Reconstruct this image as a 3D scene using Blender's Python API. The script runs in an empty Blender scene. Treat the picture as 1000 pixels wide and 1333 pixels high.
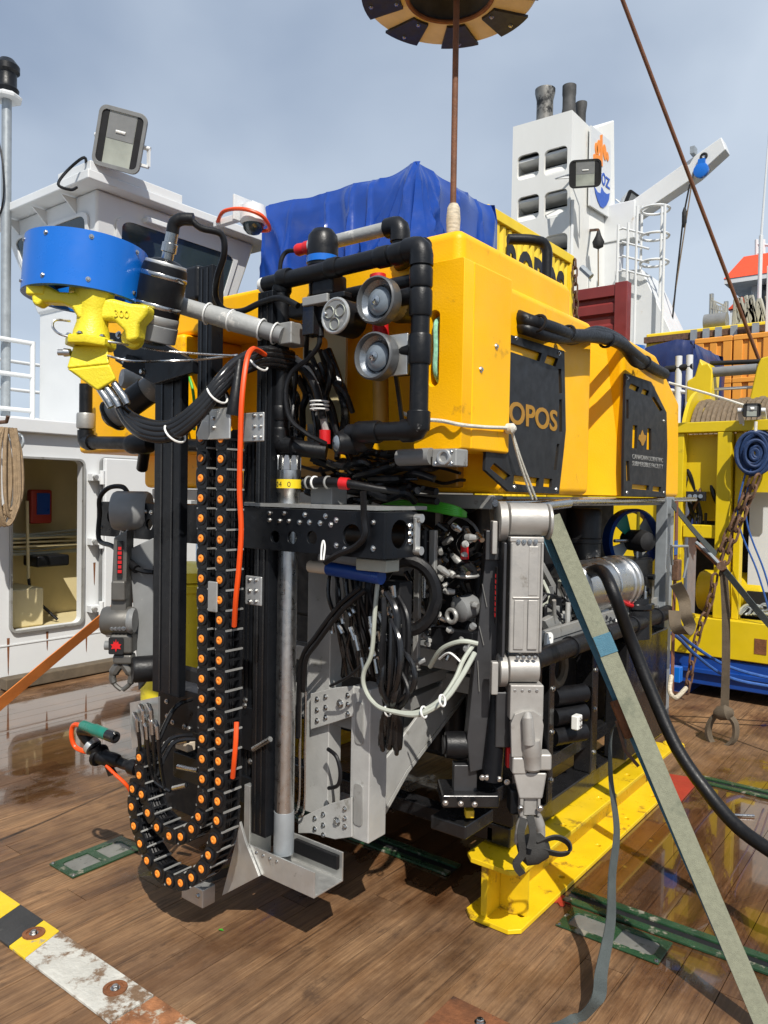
import bpy, bmesh, math, random
from mathutils import Vector as V, Matrix as M
from mathutils.geometry import tessellate_polygon
random.seed(7)
rad = math.radians
scene = bpy.context.scene
COL = scene.collection
# ------------------------------------------------------------------ camera
FPX = 1000.0
_t, _p, _r = rad(37.6), rad(1.5), rad(1.0)
_R = V((math.cos(_t), math.sin(_t), 0)); _f = V((-math.sin(_t), math.cos(_t), 0)); _Z = V((0, 0, 1))
FW = math.cos(_p) * _f - math.sin(_p) * _Z
_U = math.cos(_p) * _Z + math.sin(_p) * _f
CX = math.cos(_r) * _R + math.sin(_r) * _U
CY = -math.sin(_r) * _R + math.cos(_r) * _U
CAM = V((0, 0, 1.6))
cd = bpy.data.cameras.new('camera'); cam = bpy.data.objects.new('camera', cd); COL.objects.link(cam)
cd.sensor_fit = 'VERTICAL'; cd.sensor_height = 36; cd.lens = 36 * FPX / 1333
cd.clip_start = 0.05; cd.clip_end = 20000
_m = M((CX, CY, -FW)).transposed().to_4x4(); _m.translation = CAM
cam.matrix_world = _m
scene.camera = cam
# ------------------------------------------------------------------ sky, sun, exposure
SUN_EL = rad(48); SUN_H = V((0.76, -0.65, 0)).normalized()
SUN = V((SUN_H.x * math.cos(SUN_EL), SUN_H.y * math.cos(SUN_EL), math.sin(SUN_EL)))
world = bpy.data.worlds.new('World'); scene.world = world; world.use_nodes = True
nt = world.node_tree; nt.nodes.clear()
out = nt.nodes.new('ShaderNodeOutputWorld'); bg = nt.nodes.new('ShaderNodeBackground')
sky = nt.nodes.new('ShaderNodeTexSky'); sky.sky_type = 'NISHITA'; sky.sun_disc = False
sky.sun_elevation = SUN_EL; sky.sun_rotation = math.atan2(SUN_H.x, SUN_H.y)
tc = nt.nodes.new('ShaderNodeTexCoord'); mp = nt.nodes.new('ShaderNodeMapping'); mp.inputs['Scale'].default_value = (1, 1, 1.9)
nz = nt.nodes.new('ShaderNodeTexNoise'); nz.inputs['Scale'].default_value = 1.7; nz.inputs['Detail'].default_value = 5
nz.inputs['Roughness'].default_value = 0.42; nz.inputs['Distortion'].default_value = 0.3
rp = nt.nodes.new('ShaderNodeValToRGB')
rp.color_ramp.elements[0].position = 0.36; rp.color_ramp.elements[0].color = (3.0, 3.9, 5.5, 1)
rp.color_ramp.elements[1].position = 0.66; rp.color_ramp.elements[1].color = (7.0, 8.0, 9.3, 1)
mx = nt.nodes.new('ShaderNodeMixRGB'); mx.inputs[0].default_value = 0.86
nt.links.new(tc.outputs['Generated'], mp.inputs['Vector']); nt.links.new(mp.outputs[0], nz.inputs['Vector'])
nt.links.new(nz.outputs['Fac'], rp.inputs[0]); nt.links.new(sky.outputs[0], mx.inputs[1]); nt.links.new(rp.outputs[0], mx.inputs[2])
nt.links.new(mx.outputs[0], bg.inputs['Color']); bg.inputs['Strength'].default_value = 0.09
nt.links.new(bg.outputs[0], out.inputs['Surface'])
sd = bpy.data.lights.new('sun', 'SUN'); sd.energy = 5.0; sd.angle = rad(0.6); sd.color = (1, 0.95, 0.87)
sun = bpy.data.objects.new('sun', sd); COL.objects.link(sun)
sun.rotation_euler = SUN.to_track_quat('Z', 'Y').to_euler(); sun.location = (3, -3, 12)
scene.view_settings.view_transform = 'Standard'; scene.view_settings.look = 'None'
scene.view_settings.exposure = 0.06; scene.view_settings.gamma = 1.0
scene.cycles.use_denoising = True
scene.cycles.max_bounces = 6
# ------------------------------------------------------------------ pixel -> place
def D(u, v): return FW + (u - 500) / FPX * CX - (v - 666.5) / FPX * CY
def W(u, v, d): return CAM + D(u, v) * d
def WY(u, v, y): q = D(u, v); return CAM + q * ((y - CAM.y) / q.y)
def WX(u, v, x): q = D(u, v); return CAM + q * ((x - CAM.x) / q.x)
def WZ(u, v, z=0.0): q = D(u, v); return CAM + q * ((z - CAM.z) / q.z)
# ------------------------------------------------------------------ materials
MT = {}
def mat(name, col, rough=.5, metal=0., var=.15, vs=5., bump=0., bs=80., dirt=None, da=.45, ds=4., dr=None, rv=.12, spec=.5, stretch=None, coat=0., alpha=1., trans=0., emit=None):
    m = bpy.data.materials.new(name); m.use_nodes = True
    t = m.node_tree; b = t.nodes['Principled BSDF']
    g = t.nodes.new('ShaderNodeNewGeometry'); src = g.outputs['Position']
    if stretch:
        mp = t.nodes.new('ShaderNodeMapping'); mp.inputs['Scale'].default_value = stretch
        t.links.new(src, mp.inputs['Vector']); src = mp.outputs[0]
    def noise(s, det=6, r=.6):
        n = t.nodes.new('ShaderNodeTexNoise'); n.inputs['Scale'].default_value = s; n.inputs['Detail'].default_value = det
        n.inputs['Roughness'].default_value = r; t.links.new(src, n.inputs['Vector']); return n
    n1 = noise(vs)
    r1 = t.nodes.new('ShaderNodeValToRGB'); e = r1.color_ramp.elements
    e[0].position = .3; e[1].position = .7
    e[0].color = tuple(c * (1 - var) for c in col) + (1,); e[1].color = tuple(min(1, c * (1 + var)) for c in col) + (1,)
    t.links.new(n1.outputs['Fac'], r1.inputs[0]); cout = r1.outputs[0]
    mr = t.nodes.new('ShaderNodeMapRange'); mr.inputs['From Min'].default_value = .3; mr.inputs['From Max'].default_value = .7
    mr.inputs['To Min'].default_value = max(.02, rough - rv); mr.inputs['To Max'].default_value = min(1, rough + rv)
    t.links.new(noise(vs * 2.7).outputs['Fac'], mr.inputs['Value']); rout = mr.outputs[0]
    if dirt:
        n2 = noise(ds, 9, .68)
        r2 = t.nodes.new('ShaderNodeValToRGB'); e = r2.color_ramp.elements
        p = .72 - .42 * da; e[0].position = p; e[1].position = p + .07; e[0].color = (0, 0, 0, 1); e[1].color = (1, 1, 1, 1)
        t.links.new(n2.outputs['Fac'], r2.inputs[0])
        x = t.nodes.new('ShaderNodeMixRGB'); t.links.new(r2.outputs[0], x.inputs[0]); t.links.new(cout, x.inputs[1]); x.inputs[2].default_value = dirt + (1,)
        cout = x.outputs[0]
        if dr is not None:
            y = t.nodes.new('ShaderNodeMixRGB'); t.links.new(r2.outputs[0], y.inputs[0]); t.links.new(rout, y.inputs[1]); y.inputs[2].default_value = (dr,) * 3 + (1,)
            rout = y.outputs[0]
    t.links.new(cout, b.inputs['Base Color']); t.links.new(rout, b.inputs['Roughness'])
    b.inputs['Metallic'].default_value = metal; b.inputs['Specular IOR Level'].default_value = spec
    b.inputs['Coat Weight'].default_value = coat; b.inputs['Coat Roughness'].default_value = .12
    b.inputs['Transmission Weight'].default_value = trans; b.inputs['Alpha'].default_value = alpha
    if bump:
        bm_ = t.nodes.new('ShaderNodeBump'); bm_.inputs['Strength'].default_value = bump; bm_.inputs['Distance'].default_value = .01
        t.links.new(noise(bs, 4).outputs['Fac'], bm_.inputs['Height']); t.links.new(bm_.outputs[0], b.inputs['Normal'])
    MT[name] = m; return m
RUST = (.16, .055, .02)
mat('float', (.95, .475, .002), .42, var=.07, vs=3, bump=.14, bs=170, dirt=(.66, .32, .010), da=.25, ds=9, spec=.3)
mat('float_shaded', (.36, .18, .015), .5, var=.1)  # float orange with shade put into the colour
mat('chrome_yellow', (.78, .52, .010), .36, var=.10, vs=6, bump=.10, bs=25, dirt=(.32, .18, .02), da=.36, ds=9, coat=.3)
mat('frame_yellow', (.66, .48, .008), .42, var=.08, vs=3, bump=.05, bs=30, dirt=(.33, .21, .02), da=.20, ds=6)
mat('cont_yellow', (.82, .58, .02), .5, var=.1, vs=2, dirt=RUST, da=.06, ds=5)
mat('cast_yellow', (.80, .66, .03), .4, var=.08, vs=9, bump=.25, bs=130, dirt=(.45, .33, .05), da=.2, ds=14)
mat('blackp', (.007, .0075, .009), .40, spec=.32, var=.3, vs=20, bump=.08, bs=200, dirt=(.22, .22, .21), da=.09, ds=26)
mat('panel', (.016, .017, .019), .48, spec=.35, var=.25, vs=9, bump=.05, bs=220, dirt=(.12, .12, .12), da=.04, ds=16)
mat('anod', (.006, .007, .009), .36, metal=.1, spec=.3, var=.25, vs=14, dirt=(.09, .09, .09), da=.05, ds=25)
mat('rubber', (.006, .006, .007), .45, spec=.35, var=.3, vs=30, bump=.1, bs=120, dirt=(.07, .068, .064), da=.08, ds=18)
mat('gloss_black', (.012, .012, .013), .22, var=.3, vs=12, rv=.1, dirt=(.3, .29, .27), da=.03, ds=30)
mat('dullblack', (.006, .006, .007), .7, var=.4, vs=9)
mat('alu', (.56, .56, .54), .42, metal=.75, var=.10, vs=12, bump=.05, bs=90, dirt=(.34, .33, .31), da=.22, ds=9, dr=.6)
mat('alu_paint', (.33, .33, .315), .45, metal=.35, var=.14, vs=7, bump=.08, bs=70, dirt=(.19, .18, .16), da=.30, ds=11, dr=.7)
mat('steel', (.60, .60, .59), .32, metal=1., var=.08, vs=18, rv=.09, dirt=(.36, .35, .33), da=.16, ds=12, dr=.45)
mat('chromeb', (.50, .50, .49), .25, metal=1., var=.1, vs=30)
mat('titan', (.40, .385, .36), .5, metal=.45, var=.10, vs=10, bump=.06, bs=150, dirt=(.27, .25, .22), da=.24, ds=12)
mat('titan_dark', (.055, .055, .058), .4, metal=.45, var=.15, vs=9, dirt=(.16, .155, .15), da=.1, ds=15)
mat('lampgrey', (.085, .09, .095), .4, var=.15, vs=30, dirt=(.2, .2, .2), da=.15, ds=30)
mat('grey_shell', (.20, .205, .205), .4, var=.12, vs=9, dirt=(.34, .33, .31), da=.15, ds=16)
mat('greypipe', (.33, .335, .325), .5, var=.1, vs=14, bump=.2, bs=60, dirt=(.52, .51, .48), da=.35, ds=22)
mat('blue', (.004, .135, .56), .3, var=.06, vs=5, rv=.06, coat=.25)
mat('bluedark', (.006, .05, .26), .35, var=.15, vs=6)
mat('tarp', (.009, .052, .30), .20, var=.15, vs=4, bump=.18, bs=7, rv=.08, coat=.3)
mat('navytarp', (.010, .022, .10), .4, var=.25, vs=4, bump=.3, bs=9)
mat('orange', (.92, .26, .025), .5, var=.16, vs=9, bump=.05, dirt=(.35, .12, .03), da=.22, ds=60)
mat('alu_bright', (.50, .50, .48), .45, metal=.35, var=.12, vs=7, bump=.08, bs=70, dirt=(.30, .29, .26), da=.28, ds=11, dr=.7)
mat('titan_shaded', (.12, .115, .105), .45, metal=.45, var=.15, vs=9, dirt=(.2, .19, .17), da=.2, ds=15)  # arm metal darkened to carry the partial shade on the second arm
mat('orangehose', (.80, .075, .006), .4, var=.1)
mat('redtape', (.55, .012, .015), .4, var=.15)
mat('green', (.06, .42, .03), .4, var=.12)
mat('teal', (.005, .17, .12), .35, var=.12, vs=20)
mat('whitehose', (.40, .42, .36), .38, var=.08, vs=30)
mat('ziptie', (.78, .78, .75), .4, var=.05)
mat('greentie', (.25, .52, .36), .7, var=.3, vs=90)
mat('white', (.64, .655, .66), .42, var=.05, vs=1.5, bump=.06, bs=6, dirt=(.50, .43, .33), da=.11, ds=4)
mat('whiterust', (.70, .70, .67), .45, var=.05, vs=1.2, bump=.03, bs=15, dirt=(.40, .22, .09), da=.17, ds=1.6, stretch=(1, 1, .22))
mat('cream', (.62, .53, .30), .5, var=.08, vs=3, dirt=(.40, .33, .20), da=.1, ds=5)
mat('glass', (.03, .045, .05), .06, var=.2, vs=2, rv=.03, spec=.8)
mat('lens', (.16, .19, .22), .08, var=.15, vs=20, rv=.03, spec=.9)
mat('lampglass', (.36, .38, .33), .14, var=.25, vs=3, rv=.05, spec=.8)
mat('reflector', (.26, .28, .30), .25, metal=.8, var=.1, vs=30)
mat('pipesteel', (.26, .25, .23), .5, metal=.5, var=.4, vs=3, dirt=(.03, .03, .03), da=.5, ds=2)
mat('soot', (.06, .06, .06), .7, var=.6, vs=4)
mat('redcont', (.19, .026, .024), .5, var=.15, vs=3, dirt=(.10, .03, .02), da=.15, ds=6)
mat('redroof', (.72, .075, .022), .5, var=.06)
mat('red', (.32, .030, .018), .45, var=.12, vs=9, dirt=(.2, .04, .02), da=.2, ds=12)
mat('rust', (.17, .062, .022), .85, var=.45, vs=14, bump=.5, bs=70, dirt=(.05, .025, .015), da=.35, ds=12)
mat('rustrod', (.16, .065, .03), .7, var=.3, vs=12, bump=.3, bs=90)
mat('chainrust', (.12, .062, .035), .75, var=.4, vs=30, bump=.4, bs=120)
mat('tape', (.50, .44, .33), .5, var=.35, vs=25, bump=.4, bs=60, stretch=(1, 1, 4))
mat('webgrey', (.20, .205, .145), .85, var=.14, vs=70, bump=.4, bs=320, dirt=(.145, .155, .11), da=.34, ds=6)
mat('webteal', (.06, .16, .22), .8, var=.15, vs=18, bump=.5, bs=260)
mat('webdark', (.060, .072, .070), .8, var=.15, vs=18, bump=.5, bs=260)
mat('webblack', (.028, .027, .025), .75, var=.2, vs=18, bump=.5, bs=260)
mat('webbrown', (.115, .088, .058), .85, var=.25, vs=10, bump=.5, bs=240, dirt=(.06, .05, .04), da=.2, ds=8)
mat('webred', (.20, .075, .04), .85, var=.25, vs=10, bump=.5, bs=240)
mat('weborange', (.55, .17, .03), .8, var=.15, vs=12, bump=.5, bs=240)
mat('navyrope', (.008, .03, .10), .6, var=.25, vs=40, bump=.4, bs=160)
mat('bluerope', (.02, .085, .30), .6, var=.2, vs=40, bump=.4, bs=160)
mat('rope', (.30, .215, .13), .85, var=.25, vs=30, bump=.6, bs=140)
mat('whiterope', (.62, .60, .52), .8, var=.15, vs=40, bump=.5, bs=200)
mat('wirerope', (.21, .155, .10), .6, metal=.3, var=.3, vs=30, bump=.5, bs=200)
mat('fishcrate', (.74, .31, .045), .5, var=.08, vs=3, dirt=(.5, .22, .05), da=.12, ds=6)
mat('greenpaint', (.018, .055, .024), .3, var=.3, vs=9, bump=.2, bs=40, dirt=(.24, .22, .17), da=.36, ds=16, dr=.8)
mat('wornsteel', (.22, .22, .20), .35, metal=.3, var=.2, vs=8, dirt=(.09, .10, .08), da=.3, ds=12)
mat('whitepaint', (.50, .49, .44), .7, var=.14, vs=9, bump=.5, bs=45, dirt=(.17, .105, .06), da=.50, ds=8, dr=.9)
mat('hazyellow', (.72, .50, .02), .6, var=.1, bump=.3, bs=45, dirt=(.30, .27, .22), da=.36, ds=12)
mat('hazblack', (.03, .03, .03), .65, var=.3, bump=.2, bs=45, dirt=(.3, .28, .24), da=.14, ds=14)
mat('rustplate', (.24, .10, .04), .8, var=.6, vs=14, bump=.6, bs=50, dirt=(.42, .38, .30), da=.46, ds=12)
mat('tan', (.56, .48, .37), .6, var=.12, vs=7, bump=.1, bs=40, dirt=(.2, .12, .06), da=.2, ds=9)
mat('padblack', (.018, .020, .028), .45, var=.2, vs=9)
mat('net', (.35, .35, .31), .8, var=.2)
mat('greygalv', (.33, .36, .38), .45, metal=.4, var=.15, vs=9)
mat('logo_orange', (.85, .26, .02), .45, var=.03)
mat('logo_blue', (.03, .10, .45), .45, var=.03)
mat('inkblack', (.015, .015, .015), .55, var=.2)
mat('yellowband', (.85, .62, .02), .5, var=.04)
mat('caulk', (.022, .017, .013), .6, var=.3)
def wood_mat():
    m = bpy.data.materials.new('deckwood'); m.use_nodes = True
    t = m.node_tree; b = t.nodes['Principled BSDF']; L = t.links.new
    N = lambda k: t.nodes.new('ShaderNode' + k)
    g = N('NewGeometry'); oi = N('ObjectInfo')
    off = N('VectorMath'); off.operation = 'MULTIPLY_ADD'; cmb = N('CombineXYZ')
    L(oi.outputs['Random'], cmb.inputs[1]); L(cmb.outputs[0], off.inputs[0]); off.inputs[1].default_value = (0, 37, 0); L(g.outputs['Position'], off.inputs[2])
    def noise(sc, s, d=6, r=.6, src=None):
        mp = N('Mapping'); mp.inputs['Scale'].default_value = sc; L(src or off.outputs[0], mp.inputs['Vector'])
        n = N('TexNoise'); n.inputs['Scale'].default_value = s; n.inputs['Detail'].default_value = d; n.inputs['Roughness'].default_value = r
        L(mp.outputs[0], n.inputs['Vector']); return n.outputs['Fac']
    def ramp(f, stops):
        r = N('ValToRGB'); e = r.color_ramp.elements
        while len(e) < len(stops): e.new(.5)
        for q, (p, c) in zip(e, stops): q.position = p; q.color = (c if len(c) == 4 else c + (1,))
        L(f, r.inputs[0]); return r.outputs[0]
    def mix(f, a, c, mode='MIX'):
        x = N('MixRGB'); x.blend_type = mode
        for i, k in ((0, f), (1, a), (2, c)):
            if isinstance(k, (int, float)): x.inputs[i].default_value = k if i == 0 else (k,) * 3 + (1,)
            elif isinstance(k, tuple): x.inputs[i].default_value = k + (1,)
            else: L(k, x.inputs[i])
        return x.outputs[0]
    grain = noise((85, 3.4, 10), 1, 12, .78)
    col = ramp(grain, [(.28, (.075, .039, .018)), (.43, (.185, .101, .047)), (.57, (.285, .165, .080)), (.74, (.42, .27, .15))])
    crack = noise((95, 1.3, 10), 1, 5, .6)
    col = mix(ramp(crack, [(.33, (.8, .8, .8)), (.41, (0, 0, 0))]), col, (.040, .022, .012))
    tint = ramp(oi.outputs['Random'], [(0, (.90, .90, .90)), (.5, (1.0, .99, .98)), (1, (1.08, 1.07, 1.05))])
    col = mix(1.0, col, tint, 'MULTIPLY')
    blot = noise((1, 1, 1), 2.1, 7, .62, g.outputs['Position'])
    col = mix(ramp(blot, [(.40, (.0, .0, .0)), (.62, (.55, .55, .55))]), col, (.088, .046, .026))
    streak = noise((16, .8, 4), 1, 6, .62)
    col = mix(1.0, col, ramp(streak, [(.28, (.50, .47, .45)), (.50, (1, 1, 1)), (.72, (1.22, 1.18, 1.12))]), 'MULTIPLY')
    spots = noise((5, 2.2, 1), 2.4, 8, .7, g.outputs['Position'])
    col = mix(ramp(spots, [(.56, (0, 0, 0)), (.66, (.62, .62, .62))]), col, (.050, .026, .014))
    pale = noise((9, 1.5, 1), 1.7, 9, .72, g.outputs['Position'])
    col = mix(ramp(pale, [(.60, (0, 0, 0)), (.72, (.40, .40, .40))]), col, (.36, .25, .15))
    # water lying on the planks
    def region(cx, cy, rx, ry, amp):
        s = N('VectorMath'); s.operation = 'SUBTRACT'; L(g.outputs['Position'], s.inputs[0]); s.inputs[1].default_value = (cx, cy, 0)
        k = N('VectorMath'); k.operation = 'MULTIPLY'; L(s.outputs[0], k.inputs[0]); k.inputs[1].default_value = (1 / rx, 1 / ry, 0)
        ln = N('VectorMath'); ln.operation = 'LENGTH'; L(k.outputs[0], ln.inputs[0])
        mr = N('MapRange'); L(ln.outputs['Value'], mr.inputs['Value']); mr.inputs['From Min'].default_value = 1.25; mr.inputs['From Max'].default_value = .35
        mr.inputs['To Min'].default_value = 0; mr.inputs['To Max'].default_value = amp; return mr.outputs[0]
    wn = noise((1, .7, 1), 3.2, 6, .6, g.outputs['Position'])
    tot = wn
    for a in ((-.70, 3.75, .80, 1.25, .46), (-4.7, 2.9, 1.3, 1.2, .40), (-2.3, 2.9, .8, .8, .30)):
        s = N('Math'); s.operation = 'ADD'; L(tot, s.inputs[0]); L(region(*a), s.inputs[1]); tot = s.outputs[0]
    wet = ramp(tot, [(.66, (0, 0, 0)), (.74, (1, 1, 1))])
    damp = ramp(tot, [(.44, (0, 0, 0)), (.70, (1, 1, 1))])
    col = mix(damp, col, mix(1.0, col, (.46, .38, .34), 'MULTIPLY'))
    L(col, b.inputs['Base Color'])
    rg = mix(damp, ramp(grain, [(.3, (.82, .82, .82)), (.7, (.64, .64, .64))]), .30)
    rg = mix(wet, rg, .06)
    L(rg, b.inputs['Roughness'])
    L(wet, b.inputs['Coat Weight']); b.inputs['Coat Roughness'].default_value = .015; b.inputs['Coat IOR'].default_value = 1.45
    bp = N('Bump'); bp.inputs['Distance'].default_value = .004
    inv = mix(wet, .6, .05); L(inv, bp.inputs['Strength']); L(mix(.5, grain, crack), bp.inputs['Height']); L(bp.outputs[0], b.inputs['Normal'])
    MT['deckwood'] = m
wood_mat()
# ------------------------------------------------------------------ mesh helpers
def frame_of(ax):
    ax = V(ax).normalized(); h = V((0, 0, 1)) if abs(ax.z) < .9 else V((0, 1, 0))
    u = h.cross(ax).normalized(); return u, ax.cross(u).normalized(), ax
class MB:
    def __init__(s): s.v = []; s.f = []
    def add(s, vs, fs):
        o = len(s.v); s.v += [V(p) for p in vs]; s.f += [tuple(i + o for i in f) for f in fs]; return s
    def hexa(s, b, t):
        n = len(b); fs = [tuple(range(n - 1, -1, -1)), tuple(range(n, 2 * n))] + [(i, (i + 1) % n, n + (i + 1) % n, n + i) for i in range(n)]
        return s.add(list(b) + list(t), fs)
    def box(s, a, b):
        x0, y0, z0 = (min(a[i], b[i]) for i in range(3)); x1, y1, z1 = (max(a[i], b[i]) for i in range(3))
        return s.hexa([(x0, y0, z0), (x1, y0, z0), (x1, y1, z0), (x0, y1, z0)], [(x0, y0, z1), (x1, y0, z1), (x1, y1, z1), (x0, y1, z1)])
    def obox(s, c, ax, ay, az, sx, sy, sz):
        c = V(c); ax = V(ax).normalized() * sx / 2; ay = V(ay).normalized() * sy / 2; az = V(az).normalized() * sz / 2
        return s.hexa([c - ax - ay - az, c + ax - ay - az, c + ax + ay - az, c - ax + ay - az], [c - ax - ay + az, c + ax - ay + az, c + ax + ay + az, c - ax + ay + az])
    def bar(s, p, q, w, h=None, up=(0, 0, 1)):
        p = V(p); q = V(q); a = (q - p); L = a.length; a.normalize(); u = V(up)
        if abs(a.dot(u)) > .95: u = V((0, 1, 0))
        x = a.cross(u).normalized(); z = x.cross(a)
        return s.obox((p + q) / 2, x, a, z, w, L, h or w)
    def prism(s, pts, ext):
        e = V(ext); pts = [V(p) for p in pts]; return s.hexa(pts, [p + e for p in pts])
    def tube(s, pts, r, n=10, cap=True, closed=False):
        pts = [V(p) for p in pts]; k = len(pts); rs = r if isinstance(r, (list, tuple)) else [r] * k
        T = []
        for i in range(k):
            a = pts[(i - 1) % k] if closed else pts[max(0, i - 1)]; b = pts[(i + 1) % k] if closed else pts[min(k - 1, i + 1)]
            d = b - a; T.append(d.normalized() if d.length > 1e-9 else V((0, 0, 1)))
        u, w, _ = frame_of(T[0]); vs = []
        for i in range(k):
            u = (u - T[i] * u.dot(T[i]));  u = u.normalized() if u.length > 1e-6 else frame_of(T[i])[0]
            w = T[i].cross(u)
            for j in range(n):
                a = 2 * math.pi * j / n; vs.append(pts[i] + (u * math.cos(a) + w * math.sin(a)) * rs[i])
        fs = []
        for i in range(k if closed else k - 1):
            for j in range(n):
                i2 = (i + 1) % k; fs.append((i * n + j, i * n + (j + 1) % n, i2 * n + (j + 1) % n, i2 * n + j))
        if cap and not closed: fs += [tuple(range(n - 1, -1, -1)), tuple((k - 1) * n + j for j in range(n))]
        return s.add(vs, fs)
    def lathe(s, prof, o, ax, n=24, cap=True):
        u, w, a = frame_of(ax); o = V(o); vs = []; k = len(prof)
        for r, h in prof:
            for j in range(n):
                t = 2 * math.pi * j / n; vs.append(o + a * h + (u * math.cos(t) + w * math.sin(t)) * r)
        fs = [(i * n + j, i * n + (j + 1) % n, (i + 1) * n + (j + 1) % n, (i + 1) * n + j) for i in range(k - 1) for j in range(n)]
        if cap: fs += [tuple(range(n - 1, -1, -1)), tuple((k - 1) * n + j for j in range(n))]
        return s.add(vs, fs)
    def cyl(s, p, q, r, n=20, r2=None):
        p = V(p); q = V(q); return s.lathe([(r, 0), (r2 if r2 is not None else r, (q - p).length)], p, q - p, n)
    def ring(s, c, ax, R, r, n=32, m=8, sy=1.):
        u, w, a = frame_of(ax); c = V(c)
        return s.tube([c + u * math.cos(2 * math.pi * i / n) * R + w * math.sin(2 * math.pi * i / n) * R * sy for i in range(n)], r, m, closed=True)
    def plate(s, outer, holes, O, ux, uy, th):
        """flat plate with openings: outline and openings in 2-D on O + a*ux + b*uy, thickness th along -(ux x uy)"""
        O = V(O); ux = V(ux); uy = V(uy); nn = -ux.cross(uy).normalized() * th
        loops = [[V((a, b, 0)) for a, b in outer]] + [[V((a, b, 0)) for a, b in h] for h in holes]
        flat = [p for l in loops for p in l]; tr = tessellate_polygon(loops); n = len(flat)
        f3 = [O + ux * p.x + uy * p.y for p in flat]; vs = f3 + [p + nn for p in f3]; fs = []
        for t_ in tr:
            a, b, c = t_
            if (flat[b] - flat[a]).cross(flat[c] - flat[a]).z < 0: a, c = c, a
            fs += [(a, b, c), (c + n, b + n, a + n)]
        o = 0
        for li, l in enumerate(loops):
            k = len(l); ar = sum(l[i].x * l[(i + 1) % k].y - l[(i + 1) % k].x * l[i].y for i in range(k))
            fl = (ar > 0) == (li == 0)
            for i in range(k):
                a, b = o + i, o + (i + 1) % k
                fs.append((a, a + n, b + n, b) if fl else (b, b + n, a + n, a))
            o += k
        return s.add(vs, fs)
def circ(x, y, r, n=20, ry=None): return [(x + r * math.cos(2 * math.pi * i / n), y + (ry or r) * math.sin(2 * math.pi * i / n)) for i in range(n)]
def rrect(x0, y0, x1, y1, r, n=4):
    o = []
    for cx, cy, a in ((x1 - r, y1 - r, 0), (x0 + r, y1 - r, 90), (x0 + r, y0 + r, 180), (x1 - r, y0 + r, 270)):
        for i in range(n + 1): t = rad(a + 90 * i / n); o.append((cx + r * math.cos(t), cy + r * math.sin(t)))
    return o
def smooth_path(pts, k=6):
    pts = [V(p) for p in pts]
    if len(pts) < 3: return pts
    o = []
    for i in range(len(pts) - 1):
        p0 = pts[max(0, i - 1)]; p1 = pts[i]; p2 = pts[i + 1]; p3 = pts[min(len(pts) - 1, i + 2)]
        for j in range(k):
            t = j / k; o.append(.5 * ((2 * p1) + (p2 - p0) * t + (2 * p0 - 5 * p1 + 4 * p2 - p3) * t * t + (3 * p1 - p0 - 3 * p2 + p3) * t ** 3))
    return o + [pts[-1]]
ORG = {}
def world_loc(o): return ORG.get(o.name, V((0, 0, 0)))
def tag(o, label=None, cat=None, group=None, kind=None):
    if label: o['label'] = label
    if cat: o['category'] = cat
    if group: o['group'] = group
    if kind: o['kind'] = kind
    return o
def thing(name, label, cat, loc, group=None):
    o = bpy.data.objects.new(name, None); COL.objects.link(o); o.empty_display_size = .1
    o.location = V(loc); ORG[o.name] = V(loc); return tag(o, label, cat, group)
def P(name, mb, m, parent=None, bevel=0., seg=2, ang=38, label=None):
    """link a collected shape as one mesh object under its parent"""
    lo = V((min(v.x for v in mb.v), min(v.y for v in mb.v), min(v.z for v in mb.v))); hi = V((max(v.x for v in mb.v), max(v.y for v in mb.v), max(v.z for v in mb.v)))
    c = (lo + hi) / 2
    me = bpy.data.meshes.new(name); me.from_pydata([v - c for v in mb.v], [], mb.f); me.update()
    bm = bmesh.new(); bm.from_mesh(me); bmesh.ops.recalc_face_normals(bm, faces=bm.faces); bm.to_mesh(me); bm.free()
    me.materials.append(MT[m]); me.shade_smooth(); me.set_sharp_from_angle(angle=rad(ang))
    o = bpy.data.objects.new(name, me); COL.objects.link(o); ORG[o.name] = c
    if parent: o.parent = parent; o.location = c - world_loc(parent)
    else: o.location = c
    if bevel:
        b = o.modifiers.new('edge', 'BEVEL'); b.width = bevel; b.segments = seg; b.limit_method = 'ANGLE'; b.angle_limit = rad(40); b.harden_normals = True
    if label: o['label'] = label
    return o
def piece(name, src, parent, loc, rot=None, scale=None):
    o = bpy.data.objects.new(name, src); COL.objects.link(o); o.parent = parent
    l = V(loc) - (world_loc(parent) if parent else V((0, 0, 0)))
    m = M.Translation(l)
    if rot is not None: m = m @ rot.to_4x4()
    if scale is not None: m = m @ M.Diagonal((*scale, 1)) if hasattr(scale, '__len__') else m @ M.Scale(scale, 4)
    o.matrix_local = m; ORG[o.name] = V(loc); return o
def mesh_of(mb, m, name, ang=38):
    me = bpy.data.meshes.new(name); me.from_pydata(mb.v, [], mb.f); me.update()
    bm = bmesh.new(); bm.from_mesh(me); bmesh.ops.recalc_face_normals(bm, faces=bm.faces); bm.to_mesh(me); bm.free()
    me.materials.append(MT[m]); me.shade_smooth(); me.set_sharp_from_angle(angle=rad(ang)); return me
BOLT = mesh_of(MB().lathe([(1.45, 0), (1.45, .22)], (0, 0, 0), (0, 0, 1), 12).lathe([(1, .2), (1, .9), (.8, 1.05)], (0, 0, 0), (0, 0, 1), 6), 'chromeb', 'bolt')
def bolt(p, n, r, parent, name='bolt'):
    return piece(name, BOLT, parent, p, V(n).to_track_quat('Z', 'Y').to_matrix(), r)
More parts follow.
